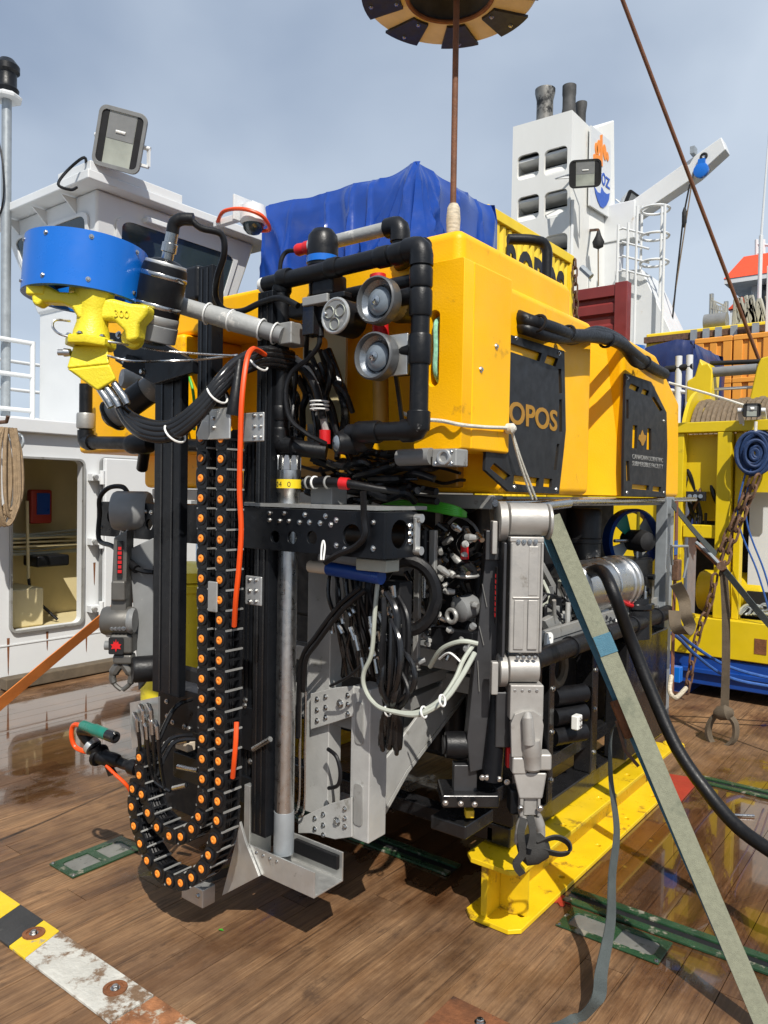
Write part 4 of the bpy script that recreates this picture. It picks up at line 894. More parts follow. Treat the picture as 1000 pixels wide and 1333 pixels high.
# second bar behind
PY2 = 2.08
q0, q1 = WY(405, 322, PY2), WY(515, 299, PY2)
pipe([q0, V((q1.x, PY2, q0.z))], .024, 'greypipe'); c_ = V((q1.x + .02, PY2, q0.z)); elbow(c_, -EX, -EZ, .034); pipe([c_, c_ - V((0, 0, .11))], .028)
q2 = c_ - V((0, 0, .13)); pipe([q2, V((tr.x - .03, PY + .06, q2.z))], .024)
pipe([V((tlx.x + .08, PY + .14, tr.z - .06)), V((tr.x - .06, PY + .14, tr.z - .05))], .026)
def lamp(u, v, r, y, L=.13, m_in='lens', nled=0):
    c = WY(u, v, y)
    h_ = P('lamp', MB().lathe([(r * .5, L), (r * .62, L * .92), (r * .70, L * .5), (r * .93, L * .36), (r, L * .30), (r, 0), (r * .93, -.004), (r * .90, .0), (r * .86, .02)], c, EY, 28, cap=False), 'lampgrey', rov)
    P('bezel', MB().ring(c + V((0, .002, 0)), EY, r * .95, r * .055, 30, 8), 'lampgrey', h_)
    P('reflector', MB().lathe([(r * .88, .014), (r * .60, .030), (r * .34, .05), (.004, .055)], c, EY, 26, cap=False), 'reflector', h_)
    P('glass', MB().lathe([(r * .60, .010), (r * .5, .002), (r * .3, -.004), (.003, -.006)], c + V((0, .012, 0)), EY, 24, cap=False), m_in, h_)
    P('bulb', MB().lathe([(r * .24, .02), (r * .2, .004), (.003, .0)], c + V((0, .0, 0)), EY, 14, cap=False), 'chromeb', h_)
    P('body', MB().lathe([(r * .62, L * .6), (r * .66, L), (r * .5, L * 1.5), (r * .4, L * 1.55)], c, EY, 20), 'blackp', h_)
lamp(488, 390, .073, 1.84); lamp(485, 463, .073, 1.84)
for v in (392, 462):
    c = WY(515, v, 1.90); P('lamp_clamp', MB().cyl(WY(505, v, 1.92), V((vt_.x, PY, WY(505, v, 1.92).z)), .026, 14), 'blackp', rov)
P('lamp_plate', MB().box(WY(502, 437, 1.885), WY(532, 488, 1.893)), 'alu', rov, .003)
c = WY(437, 411, 1.84)
P('led_lamp_body', MB().lathe([(.055, 0), (.058, .01), (.058, .09), (.04, .11)], c, EY, 24), 'blackp', rov)
P('led_lamp_rim', MB().ring(c, EY, .053, .006, 26, 8), 'alu', rov)
P('led_lamp_face', MB().lathe([(.05, 0), (.05, .004)], c + V((0, -.003, 0)), EY, 22), 'grey_shell', rov)
for a in (30, 150, 270): e = c + V((.026 * math.cos(rad(a)), -.004, .026 * math.sin(rad(a)))); P('led_reflector', MB().lathe([(.019, -.004), (.020, .0), (.012, .004), (.003, .005)], e, EY, 16, cap=False), 'lampglass', rov)
bolt(c + V((-.04, -.004, .01)), -EY, .006, rov)
# dome camera on the bar
q = WY(420, 340, 1.98)
P('dome_camera', MB().lathe([(.052, -.02), (.054, .01), (.054, .05), (.050, .085), (.035, .105), (.01, .112)], q, EZ, 26), 'blackp', rov)
P('blue_collar', MB().lathe([(.056, 0), (.056, .022)], q + V((0, 0, -.01)), EZ, 26), 'blue', rov)
P('camera_foot', MB().lathe([(.045, -.12), (.05, -.02)], q, EZ, 20), 'blackp', rov)
g_ = WY(386, 326, 1.95); P('cable_gland', MB().lathe([(.018, 0), (.022, .01), (.02, .035), (.024, .04), (.024, .06)], g_, V((1, .15, .05)), 14), 'redtape', rov)
P('gland_ring', MB().lathe([(.026, .06), (.026, .075), (.03, .078), (.03, .09)], g_, V((1, .15, .05)), 16), 'alu', rov)
hose('cable', [(386, 326, 1.95), (373, 328, 1.94), (366, 340, 1.93), (364, 362, 1.93)], .008, 'blackp', rov)
YBP = lambda name, u0, v0, u1, v1, y, th, m, bev=.004: P(name, YB(MB(), u0, v0, u1, v1, y, th), m, rov, bev)
YBP('junction_box', 393, 396, 408, 436, 1.86, .05, 'gloss_black'); YBP('clamp_block', 393, 384, 426, 396, 1.85, .05, 'alu_paint')
YBP('pan_unit', 405, 356, 432, 384, 1.90, .08, 'blackp', .01); YBP('pan_unit', 408, 396, 424, 420, 1.88, .06, 'blackp', .01); YBP('bracket', 374, 394, 402, 412, 1.89, .06, 'blackp', .01)
YBP('mount_arm', 425, 380, 448, 388, 1.86, .04, 'blackp', .005)
P('connector', MB().cyl(WY(416, 418, 1.9), WY(417, 438, 1.9), .013, 10), 'blackp', rov)
hose('cable', [(416, 432, 1.9), (415, 450, 1.9), (400, 468, 1.9), (380, 485, 1.89), (372, 510, 1.88), (378, 545, 1.88), (400, 565, 1.9), (425, 578, 1.95)], .0085, 'blackp', rov)
hose('cable', [(400, 436, 1.87), (399, 470, 1.95), (404, 500, 2.0)], .008, 'blackp', rov)
hose('cable', [(515, 485, 1.93), (520, 520, 1.97), (524, 552, 1.97)], .008, 'blackp', rov)
P('red_collar', MB().cyl(WY(492, 358, 2.05), WY(496, 440, 2.05), .028, 16), 'redtape', rov)
P('fluid_column', MB().cyl(WY(495, 440, 2.12), WY(496, 555, 2.12), .028, 16), 'float_shaded', rov)
P('small_lamp', MB().lathe([(.034, 0), (.036, .01), (.036, .06), (.028, .09)], WY(438, 577, 1.86), V((.5, 1, .05)), 18), 'blackp', rov)
P('small_lamp_glass', MB().lathe([(.026, 0), (.02, -.006), (.004, -.009)], WY(438, 577, 1.859), V((.5, 1, .05)), 16, cap=False), 'lens', rov)
P('knuckle', MB().lathe([(.03, -.06), (.04, -.04), (.04, .04), (.03, .06)], WY(462, 573, 1.92), EX, 16), 'blackp', rov)
# grey actuator under the block
P('actuator', MB().cyl(WY(520, 596, 2.0), WY(562, 594, 2.0), .027, 16), 'grey_shell', rov); P('actuator_head', YB(MB(), 562, 584, 594, 607, 1.98, .07), 'alu_paint', rov, .005)
for u, v in ((567, 603), (588, 603), (588, 588)): bolt(WY(u, v, 1.98), -EY, .005, rov)
P('actuator_eye', MB().ring(WY(578, 595, 1.978), EY, .020, .006, 18, 6), 'alu', rov)
# ---- masts, cross beam
def mast(u0, v0, u1, v1, y, th, m='anod'):
    a = WY((u0 + u1) / 2, v0, y); b = WY((u0 + u1) / 2, v1, y); x0 = WY(u0, (v0 + v1) / 2, y).x; x1 = WY(u1, (v0 + v1) / 2, y).x
    o = P('mast', MB().box((x0, y, b.z), (x1, y + th, a.z)), m, rov, .004)
    w = x1 - x0
    for s in (.30, .70): P('slot_strip', MB().box((x0 + w * s - .0035, y - .003, b.z + .01), (x0 + w * s + .0035, y - .0005, a.z - .01)), 'gloss_black', o)
    return o
mast(200, 462, 234, 905, 1.72, .035); mast(257, 346, 275, 560, 1.93, .06); mast(331, 380, 350, 1090, 1.86, .07); mast(314, 575, 328, 1040, 1.93, .05)
YBP('sensor_head', 238, 345, 257, 392, 1.92, .06, 'blackp', .02)
by = 1.835; bx0 = WY(126, 670, by).x; bx1 = WY(500, 690, by).x; bz1 = WY(420, 664, by).z; bz0 = WY(420, 722, by).z
bh = bz1 - bz0; L_ = bx1 - bx0
def bxp(u, v): p = WY(u, v, by); return p.x - bx0, p.z - bz0
hl = [circ(*bxp(u, v), r) for u, v, r in ((145, 672, .030), (178, 681, .020), (194, 683, .022), (358, 699, .021), (380, 700, .021), (406, 700, .022), (458, 698, .037))]
xbm = P('cross_beam', MB().plate([(0, 0), (L_, 0), (L_, bh), (0, bh)], hl, (bx0, by, bz0), EX, EZ, .012), 'anod', rov, .0015)
P('cross_beam_top', MB().box((bx0, by + .0125, bz1 - .012), (bx1 - .0125, by + .15, bz1)), 'anod', xbm)
P('cross_beam_foot', MB().box((bx0, by + .0125, bz0), (bx1 - .0125, by + .15, bz0 + .012)), 'anod', xbm)
P('cross_beam_end', MB().plate([(0, 0), (.16, 0), (.16, bh), (0, bh)], [circ(.07, bh * .52, .045)], (bx1, by + .0125, bz0), EY, EZ, .012), 'anod', xbm, .0015)
P('end_bracket', MB().box((bx1 + .001, by + .15, bz0 + .02), (bx1 + .012, by + .175, bz1 - .02)), 'alu', xbm, .002)
for zz in (bz0 + .02, bz1 - .02): P('end_eye', MB().lathe([(.014, 0), (.014, .03)], (bx1 - .005, by + .165, zz), EX, 14), 'alu', xbm)
for k in range(3): bolt((bx1, by + .135, bz0 + bh * (.35 + .17 * k)), EX, .008, xbm)
for u, v in ((351, 668), (351, 677), (370, 668), (364, 678), (376, 678), (397, 670), (390, 680), (403, 680), (417, 681), (424, 672), (431, 683), (438, 677), (438, 710), (449, 715), (456, 715), (486, 680), (486, 714),
             (131, 657), (158, 661), (163, 665), (168, 656), (174, 665), (180, 665), (186, 658), (190, 666), (197, 667), (160, 690), (165, 683), (131, 686)): bolt(WY(u, v, by), -EY, .0065, xbm)
P('deck_plate', MB().box((bx0 + .6, by + .02, bz1 + .004), (bx1 - .05, by + .30, bz1 + .016)), 'alu_paint', rov)
YBP('valve_block', 404, 632, 432, 657, 1.93, .08, 'grey_shell')
hose('cable', [(473, 640, 1.80), (474, 675, 1.815), (475, 697, 1.815), (462, 712, 1.815), (440, 722, 1.815), (424, 732, 1.83)], .010, 'rubber', rov)
hose('zip_tie', [(418, 729, 1.80), (419, 712, 1.815), (421, 704, 1.82), (423, 712, 1.815), (421, 729, 1.80)], .0032, 'ziptie', rov, 6)
hose('zip_tie', [(152, 718, 1.80), (158, 690, 1.815), (164, 681, 1.82), (165, 705, 1.81), (153, 718, 1.80)], .0032, 'ziptie', rov, 6)
hose('cable', [(130, 668, 1.80), (130, 648, 1.79), (142, 635, 1.80), (160, 634, 1.82), (168, 645, 1.83)], .010, 'rubber', rov)
hose('cable', [(130, 668, 1.80), (128, 695, 1.80), (132, 706, 1.80), (148, 712, 1.78), (170, 735, 1.76), (185, 743, 1.78), (200, 745, 1.80)], .010, 'rubber', rov)
P('cable_splice', MB().tube([WY(157, 721, 1.77), WY(178, 741, 1.765)], [.012, .018], 10), 'rubber', rov)
# ---- coring tube with its crown
ty = 1.925; tb = WY(369, 1108, ty); tt = WY(376, 655, ty); tx_ = (tb.x + tt.x) / 2; tR = .0345
ctb = P('core_tube', MB().lathe([(tR, 0), (tR, tt.z - tb.z)], (tx_, ty, tb.z), EZ, 32), 'steel', rov)
P('core_tube_shoe', MB().lathe([(tR * 1.04, 0), (tR * 1.04, .15)], (tx_, ty, tb.z - .004), EZ, 32), 'greygalv', ctb)
ct = tt.z
cr = MB(); n_ = 10
P('crown_body', MB().lathe([(tR * 1.12, 0), (tR * 1.12, .035), (tR * 1.22, .04), (tR * 1.22, .115)], (tx_, ty, ct), EZ, 32), 'steel', ctb)
P('crown_band', MB().lathe([(tR * 1.26, .052), (tR * 1.26, .083)], (tx_, ty, ct), EZ, 32, cap=False), 'yellowband', ctb)
for i, s_ in enumerate('04 0'):
    if s_ == ' ': continue
    a = rad(-52.4 - 44 + i * 21 - 12); nrm = V((math.cos(a), math.sin(a), 0)); ux_ = EZ.cross(nrm)
    text('crown_digit', s_, 'inkblack', V((tx_, ty, ct + .057)) + nrm * (tR * 1.262) - ux_ * .006, ux_, EZ, .026, ctb, .0004)
for i in range(n_):
    a0 = 2 * math.pi * i / n_; pts = []
    for s, h in ((0, 0), (.8, 0), (.8, .035), (.62, .05), (.18, .05), (0, .035)):
        a = a0 + s * 2 * math.pi / n_; pts.append(V((tx_ + tR * 1.2 * math.cos(a), ty + tR * 1.2 * math.sin(a), ct + .116 + h)))
    am = a0 + .4 * 2 * math.pi / n_
    P('crown_tooth', MB().prism(pts, V((-math.cos(am), -math.sin(am), 0)) * .008), 'steel', ctb)
# tray at its foot
ya_ = 1.875; xa_ = WY(319, 1110, ya_).x; xb_ = WY(409, 1150, ya_).x; zT = WY(365, 1117, ya_).z; zB_ = WY(365, 1150, ya_).z
P('foot_tray', MB().hexa([(xa_, ya_, zB_), (xa_, ya_, zT), (xa_, ya_ + .006, zT), (xa_, ya_ + .006, zB_ + .006), (xa_, ya_ + .144, zB_ + .006), (xa_, ya_ + .144, zT + .015), (xa_, ya_ + .15, zT + .015), (xa_, ya_ + .15, zB_)],
                         [(xb_, ya_, zB_), (xb_, ya_, zT), (xb_, ya_ + .006, zT), (xb_, ya_ + .006, zB_ + .006), (xb_, ya_ + .144, zB_ + .006), (xb_, ya_ + .144, zT + .015), (xb_, ya_ + .15, zT + .015), (xb_, ya_ + .15, zB_)]), 'alu', rov, .001)
P('tray_pad', MB().box((xa_ + .12, ya_ + .126, zT - .045), (xb_ - .01, ya_ + .142, zT + .005)), 'rubber', rov, .003)
for i in range(5): bolt((xa_ + .025 + i * .034, ya_, zT - .018), -EY, .0045, rov)
gp = [(289, 1166), (337, 1141), (332, 1128), (320, 1098), (312, 1070), (308, 1092)]
P('tray_gusset', MB().prism([WY(u, v, ya_ - .012) for u, v in gp], (0, .010, 0)), 'alu', rov, .001)
P('tray_hanger', MB().box((xa_ - .03, ya_ + .02, zB_ + .01), (xa_ + .0, ya_ + .13, zT + .20)), 'alu', rov, .002)
YBP('foot_block', 236, 1152, 264, 1176, 1.80, .06, 'alu'); bolt(WY(258, 1166, 1.80), -EY, .007, rov)
P('foot_arm', MB().bar(WY(250, 1150, 1.84), WY(312, 1128, 1.90), .03, .03), 'anod', rov)
# ---- cable carriers
CY0, CYW = 1.66, .060
link_mb = MB()
def stad(y0, y1, L=.066, w=.0275, hh=.0):
    o = rrect(-w, -L / 2 - .002, w, L / 2 + .002, w * .55, 5); return [(a, y0, b) for a, b in o], [(a, y1, b) for a, b in o]
def link_mesh():
    m = MB(); m.hexa(*stad(0, .010)); m.hexa(*stad(CYW, CYW + .010))
    m.box((-.0265, .008, -.004), (-.0215, CYW + .002, .004)); m.box((.0215, .008, -.004), (.0265, CYW + .002, .004))
    return mesh_of(m, 'blackp', 'link')
LINK = link_mesh()
RUNG = mesh_of(MB().box((-.0015, .0, -.003), (.0035, CYW + .012, .003)), 'alu_paint', 'rung')
CAP = mesh_of(MB().lathe([(.0128, .004), (.0128, -.002), (.0108, -.0035), (.0055, -.0035), (.0045, -.0015), (.001, -.0015)], (0, 0, 0), EY, 20), 'orange', 'pin_cap')
BOSS = mesh_of(MB().lathe([(.0235, .004), (.0235, -.0005), (.0215, -.0022), (.0155, -.0022)], (0, 0, 0), EY, 22), 'blackp', 'boss')
inner = [(182, 986), (182, 1009), (185, 1034), (193, 1058), (205, 1077), (221, 1088), (236, 1089), (250, 1079), (259, 1063), (263, 1040)] + [(264 - .12 * i, 1014 - 26.1 * i) for i in range(18)]
outer = [(173, 1027), (172, 1050), (175, 1075), (183, 1098), (192, 1120), (206, 1137), (221, 1147), (236, 1149), (250, 1142), (263, 1131), (272, 1113), (279, 1093), (283, 1068), (284, 1043)] + [(285 + .2 * i, 1017 - 26.2 * i) for i in range(18)]
for ci, path in enumerate((inner, outer)):
    pts = [WY(u, v, CY0 - .004 * ci) for u, v in path]
    cc = P('cable_carrier', MB().tube(smooth_path([p + V((0, .03, 0)) for p in pts], 3), .011, 8), 'rubber', rov)
    for off, r_, mm in ((.014, .007, 'gloss_black'), (.040, .011, 'rubber'), (.052, .008, 'gloss_black')):
        side = 1 if ci else -1
        P('carried_hose', MB().tube(smooth_path([p + V((.008 * math.sin(off * 99), off + .006, .0)) for p in pts], 3), r_, 8), mm, cc)
    for i, p in enumerate(pts):
        a = pts[max(0, i - 1)]; b = pts[min(len(pts) - 1, i + 1)]; t_ = (b - a).normalized()
        ang = math.atan2(t_.x, t_.z); R_ = M.Rotation(ang, 3, 'Y')
        piece('link', LINK, cc, p + V((0, .0 if i % 2 else .0035, 0)), R_)
        piece('boss', BOSS, cc, p + V((0, -.0005, 0)), R_)
        piece('pin_cap', CAP, cc, p + V((0, -.003, 0)), R_)
        for s in (-1, 1):
            if i: piece('rung', RUNG, cc, (p + pts[i - 1]) / 2 + R_ @ V((s * .0255, .002, 0)), R_)
# orange line fixed to the carrier
hose('orange_line', [(345, 462, 1.79), (336, 456, 1.74), (328, 455, 1.68), (321, 470, 1.63), (315, 520, 1.60), (313, 575, 1.60), (312, 640, 1.61), (314, 690, 1.62), (311, 740, 1.625), (307, 780, 1.635), (305, 815, 1.66)], .0085, 'orangehose', rov)
hose('orange_line', [(308, 940, 1.66), (307, 965, 1.645), (305, 990, 1.645), (303, 1012, 1.66)], .008, 'orangehose', rov)
YBP('mount_plate', 272, 531, 299, 572, 1.645, .008, 'alu'); YBP('mount_plate', 316, 537, 343, 575, 1.70, .008, 'alu'); YBP('mount_plate', 319, 750, 340, 788, 1.72, .008, 'alu'); YBP('clip_plate', 270, 757, 282, 797, 1.645, .008, 'alu_paint')
P('mount_wing', MB().prism([WY(u, v, 1.645) for u, v in ((256, 566), (266, 540), (272, 540), (272, 572), (258, 572))], (0, .006, 0)), 'alu', rov)
for u, v in ((278, 545), (278, 557)): bolt(WY(u, v, 1.645), -EY, .006, rov)
for u0, v0, y_ in ((331, 541, 1.70), (325, 755, 1.72)):
    for i in range(3):
        for j in range(2): bolt(WY(u0 + j * 8, v0 + i * 14, y_), -EY, .0055, rov)
P('hose_boot', MB().tube([WY(303, 540, 1.66), WY(307, 512, 1.66), WY(312, 470, 1.70)], [.022, .018, .012], 12), 'rubber', rov)
P('hose_boot', MB().lathe([(.03, 0), (.03, .04), (.015, .07)], WY(287, 531, 1.67), EZ, 14), 'rubber', rov)
# thick hose bundle swinging across to the thruster
for i, (dx, dv, r_) in enumerate(((0, 0, .017), (4, 7, .017), (-3, -6, .016), (2, 12, .015))):
    hose('thruster_hose', [(150 + dx, 512 + dv, 1.50), (165 + dx, 540 + dv, 1.50), (190, 556 + dv, 1.51), (222, 558 + dv, 1.54), (255, 535 + dv, 1.58), (285, 500 + dv, 1.63), (310, 475 + dv, 1.70), (345, 462 + dv, 1.80), (380, 468 + dv, 1.95)], r_, 'gloss_black', rov, 10)
for u, v in ((228, 561), (283, 510), (336, 468)): p = WY(u, v, 1.6); P('zip_tie', MB().ring(WY(u, v + 3, (1.55, 1.63, 1.77)[(228, 283, 336).index(u)]), V((1, .1, .8)), .038, .0035, 18, 6), 'ziptie', rov)
# ---- front thruster: blue duct, yellow casting
dT = 2.60; tc_ = W(112, 358, dT); axT = (EZ + _R * .055 + _f * .04).normalized(); TR = .196; TH = .090
thr = P('thruster', MB().lathe([(TR - .022, -TH), (TR, -TH), (TR, TH), (TR - .012, TH), (TR - .03, TH * .2), (TR - .03, -TH * .4), (TR - .022, -TH)], tc_, axT, 56, cap=False), 'blue', rov)
uT, wT, _ = frame_of(axT)
for a in (-70, -28, 20, 65, 110, 160, 200, 250):
    for h in (-.065, .07):
        # rows of duct screws
        d_ = (uT * math.cos(rad(a)) + wT * math.sin(rad(a))); bolt(tc_ + d_ * TR + axT * h, d_, .0055, thr)
P('propeller_hub', MB().lathe([(.02, -.09), (.05, -.07), (.05, .03), (.02, .07)], tc_, axT, 20), 'cast_yellow', thr)
for k in range(4):
    a = rad(90 * k + 20); d_ = uT * math.cos(a) + wT * math.sin(a); e_ = axT.cross(d_)
    P('propeller_blade', MB().prism([tc_ + d_ * .04 + e_ * .03 + axT * .02, tc_ + d_ * .165 + e_ * .06 + axT * .03, tc_ + d_ * .165 - e_ * .05 - axT * .03, tc_ + d_ * .04 - e_ * .03 - axT * .02], axT * .006), 'blackp', thr)
cw = lambda u, v, dd=0: W(u, v, dT - .10 + dd)
P('casting_hub', MB().lathe([(.060, 0), (.058, .02), (.050, .05), (.052, .10), (.064, .14), (.06, .19)], cw(119, 442), axT, 10), 'cast_yellow', thr)
P('casting_arm', MB().prism([cw(u, v, -.045) for u, v in ((38, 372), (60, 370), (76, 379), (98, 380), (112, 384), (112, 416), (101, 414), (92, 400), (78, 394), (56, 393), (48, 399), (41, 394))], _f * .055), 'cast_yellow', thr, .012, 3)
P('casting_pad', MB().obox(cw(48, 375, -.035), _R, _f, axT, .060, .03, .05), 'cast_yellow', thr, .008)
P('casting_arm', MB().prism([cw(u, v, -.03) for u, v in ((126, 386), (146, 388), (168, 394), (192, 396), (190, 410), (181, 420), (178, 442), (163, 446), (160, 430), (146, 416), (126, 416))], _f * .065 + _R * .01), 'cast_yellow', thr, .014, 3)
P('casting_arm', MB().tube(smooth_path([cw(119, 405, .06), cw(122, 400, .14), cw(120, 392, .22)]), .036, 12), 'cast_yellow', thr)
P('casting_lug', MB().lathe([(.03, -.02), (.034, -.015), (.034, .015), (.03, .02)], cw(173, 441, .03), _f, 16), 'cast_yellow', thr)
P('flange', MB().lathe([(.078, 0), (.080, .004), (.080, .022), (.076, .026)], cw(118, 452), axT, 8), 'cast_yellow', thr)
for a in range(0, 360, 60): d_ = uT * math.cos(rad(a)) * .066 + wT * math.sin(rad(a)) * .066; bolt(cw(118, 441) + d_, axT, .008, thr)
gb0 = [cw(96, 450, -.02), cw(140, 449, -.02), cw(140, 449, .09), cw(96, 450, .09)]
gb1 = [cw(87, 480, -.03), cw(143, 474, -.03), cw(143, 474, .09), cw(87, 480, .09)]
gb2 = [cw(127, 509, -.02), cw(152, 494, -.02), cw(152, 494, .06), cw(127, 509, .06)]
P('gear_case', MB().hexa(gb1, gb0), 'cast_yellow', thr, .008, 3); P('gear_case_foot', MB().hexa(gb2, gb1), 'cast_yellow', thr, .008, 3)
P('plug', MB().lathe([(.012, 0), (.014, .02), (.010, .02), (.010, .04)], cw(92, 459, -.01), -_R, 12), 'steel', thr)
for u, v in ((133, 516), (143, 516), (154, 512)): P('hose_end', MB().tube([cw(u - 6, v - 14, .0), cw(u + 8, v + 6, .0), cw(u + 12, v + 14, 0)], [.011, .014, .012], 10), 'chromeb', thr)
hose('steel_line', [cw(92, 418, -.01), cw(72, 417, -.03), cw(70, 428, -.04), cw(88, 438, -.05), cw(150, 446, -.02), WY(215, 457, 1.62), WY(300, 463, 1.74), WY(350, 462, 1.82)], .0042, 'chromeb', thr, 6)
hose('steel_line', [cw(140, 463, -.03), cw(170, 470, -.02), WY(215, 470, 1.62), WY(260, 468, 1.70), WY(310, 462, 1.76)], .0042, 'chromeb', thr, 6)
text('cast_number', '300', 'cast_yellow', cw(148, 412, -.032), _R - EZ * .08, EZ, .034, thr, .002)
P('thruster_mount', MB().prism([WY(u, v, 1.68) for u, v in ((140, 432), (200, 440), (250, 470), (250, 485), (200, 500), (150, 470))], (0, .03, 0)), 'anod', rov, .003)
P('brace', MB().bar(WY(165, 470, 1.66), WY(205, 490, 1.71), .03, .05), 'anod', rov)
for u, v in ((155, 436), (163, 470), (186, 484)): bolt(WY(u, v, 1.68), -EY, .010, rov)
# ---- pan camera (banded cylinder) with its cable
ca, cb = WY(197, 442, 1.60), WY(216, 347, 1.60); cax = (cb - ca).normalized(); cL = (cb - ca).length; cR = .076
pcam = P('pan_camera', MB().lathe([(cR * .98, .05), (cR, .055), (cR, cL * .90), (cR * .95, cL), (cR * .55, cL + .02), (cR * .34, cL + .024)], ca, cax, 36), 'blackp', rov)
for h0, h1, mm, rr in ((.0, .055, 'grey_shell', 1.06), (.055, .085, 'alu_paint', 1.03), (.105, .122, 'chromeb', 1.02), (.205, .222, 'chromeb', 1.02), (cL * .965, cL + .012, 'alu', .9)):
    P('clamp_band' if mm == 'chromeb' else 'barrel_ring', MB().lathe([(cR * rr * .97, h0), (cR * rr, h0 + .003), (cR * rr, h1 - .003), (cR * rr * .97, h1)], ca, cax, 36), mm, pcam)
P('barrel_lens', MB().lathe([(cR * .75, 0), (cR * .6, -.012), (.005, -.02)], ca, cax, 24, cap=False), 'glass', pcam)
P('connector', MB().lathe([(.020, cL + .02), (.020, cL + .045), (.026, cL + .048), (.026, cL + .075), (.021, cL + .078), (.021, cL + .11)], ca, cax, 18), 'chromeb', pcam)
e_ = ca + cax * (cL + .11); P('connector_boot', MB().tube(smooth_path([e_, e_ + cax * .03, e_ + cax * .045 + _R * .02, e_ + cax * .045 + _R * .06]), .021, 12), 'rubber', pcam)
hose('camera_cable', [e_ + cax * .045 + _R * .05, WY(262, 297, 1.66), WY(288, 305, 1.72), WY(292, 330, 1.74), WY(283, 360, 1.76), WY(281, 385, 1.80), WY(292, 403, 1.83), WY(315, 405, 1.84), WY(340, 394, 1.85), WY(365, 388, 1.855), WY(388, 398, 1.86)], .011, 'rubber', pcam, 10)
for h in (.113, .213): p = ca + cax * h - _R * cR * 1.05; P('band_screw', MB().cyl(p - _f * .012, p + _f * .012, .008, 10), 'chromeb', pcam)
pa, pb2 = WY(236, 398, 1.70), WY(368, 437, 1.86)
P('camera_arm', MB().tube([pa, pa.lerp(pb2, .3)], .030, 16), 'greypipe', rov); P('camera_arm_wrap', MB().tube([pa.lerp(pb2, .28), pa.lerp(pb2, .45), pa.lerp(pb2, .55), pa.lerp(pb2, .8)], [.033, .034, .036, .033], 14), 'greypipe', rov)
P('camera_arm', MB().tube([pa.lerp(pb2, .79), pb2], .029, 16), 'grey_shell', rov)
for s in (.27, .5, .80, .93): p = pa.lerp(pb2, s); P('zip_tie', MB().ring(p, pb2 - pa, .036, .0032, 18, 6), 'ziptie', rov)
P('arm_clamp', YB(MB(), 361, 419, 379, 448, 1.86, .08), 'alu_paint', rov, .006)
# lower camera in clamps
la, lb = WY(142, 545, 1.72), WY(205, 500, 1.80); lax = (lb - la).normalized(); lL = (lb - la).length
P('clamped_camera', MB().lathe([(.040, 0), (.052, .008), (.054, .05), (.050, .055), (.050, lL), (.03, lL + .02)], la, lax, 28), 'grey_shell', rov)
P('camera_band', MB().lathe([(.053, lL * .45), (.053, lL * .8)], la, lax, 28), 'blackp', rov); P('camera_glass', MB().lathe([(.04, -.002), (.03, -.01), (.004, -.014)], la, lax, 22, cap=False), 'lens', rov)
P('camera_cradle', MB().ring(la + lax * .02, lax, .058, .008, 24, 6), 'blackp', rov)
P('small_camera', MB().lathe([(.036, 0), (.040, .01), (.040, .12), (.02, .14)], WY(158, 492, 1.80), V((.3, 1, -.1)), 20), 'greypipe', rov)
lp = WY(112, 500, 1.95)
pipe([WY(112, 500, 1.95), V((lp.x, 1.95, WY(112, 575, 1.95).z))]); c_ = V((lp.x, 1.95, WY(112, 576, 1.95).z)); elbow(c_, EZ, EX); pipe([c_, WY(185, 577, 1.95)]); fitting(V((lp.x, 1.95, WY(112, 548, 1.95).z)), EZ, .04, .07, 'alu_paint')
P('tee_fitting', MB().lathe([(.035, -.06), (.042, -.04), (.042, .04), (.035, .06)], WY(182, 578, 1.90), V((1, .2, 0)), 16), 'blackp', rov)
pipe([WY(185, 577, 1.95), WY(262, 580, 1.97)], .026); pipe([WY(190, 575, 1.93), WY(185, 610, 1.98)], .024)
hose('green_cable', [WY(236, 478, 1.95), WY(248, 496, 1.94), WY(253, 525, 1.94), WY(253, 560, 1.95)], .006, 'green', rov)
P('deck_plate', MB().plate([(0, 0), (.22, 0), (.22, .42), (0, .42)], [circ(.1, .3, .03)], (WY(398, 560, 2.2).x - .02, 2.2, 1.86), EX, EZ, .012), 'cream', rov)
YBP('grey_cover', 400, 480, 437, 580, 2.24, .02, 'greygalv')
# ---- frame of welded aluminium
fyA = 2.06
XF = -1.70
def fprism(pts, y, th, name='frame_plate', m='alu_paint', bev=.003): return P(name, MB().prism([WY(u, v, y) for u, v in pts], (0, th, 0)), m, rov, bev)
def sprism(pts, x, th, name='frame_gusset', m='alu_paint', bev=.003): return P(name, MB().prism([WX(u, v, x) for u, v in pts], (-th, 0, 0)), m, rov, bev)
YBP('frame_post', 399, 735, 429, 1062, 2.08, .07, 'alu_bright'); YBP('frame_post', 456, 895, 481, 1095, fyA, .10, 'alu_bright')
YBP('frame_rail', 352, 897, 470, 938, 2.10, .03, 'alu_paint')
fprism([(404, 903), (436, 895), (460, 893), (460, 932), (437, 940), (404, 950)], 2.055, .008, m='alu_bright'); fprism([(388, 1066), (430, 1046), (458, 1038), (458, 1090), (436, 1093), (405, 1085), (388, 1085)], 2.050, .008, m='alu_bright')
for u, v in ((413, 910), (424, 907), (413, 924), (424, 921), (413, 938), (424, 934), (443, 916), (453, 905), (453, 917), (453, 929), (410, 1065), (421, 1060), (410, 1079), (421, 1074), (421, 1087), (439, 1069), (449, 1053), (449, 1065), (449, 1076)): bolt(WY(u, v, 2.05 if v > 1000 else 2.055), -EY, .0068 if u not in (443, 439) else .011, rov)
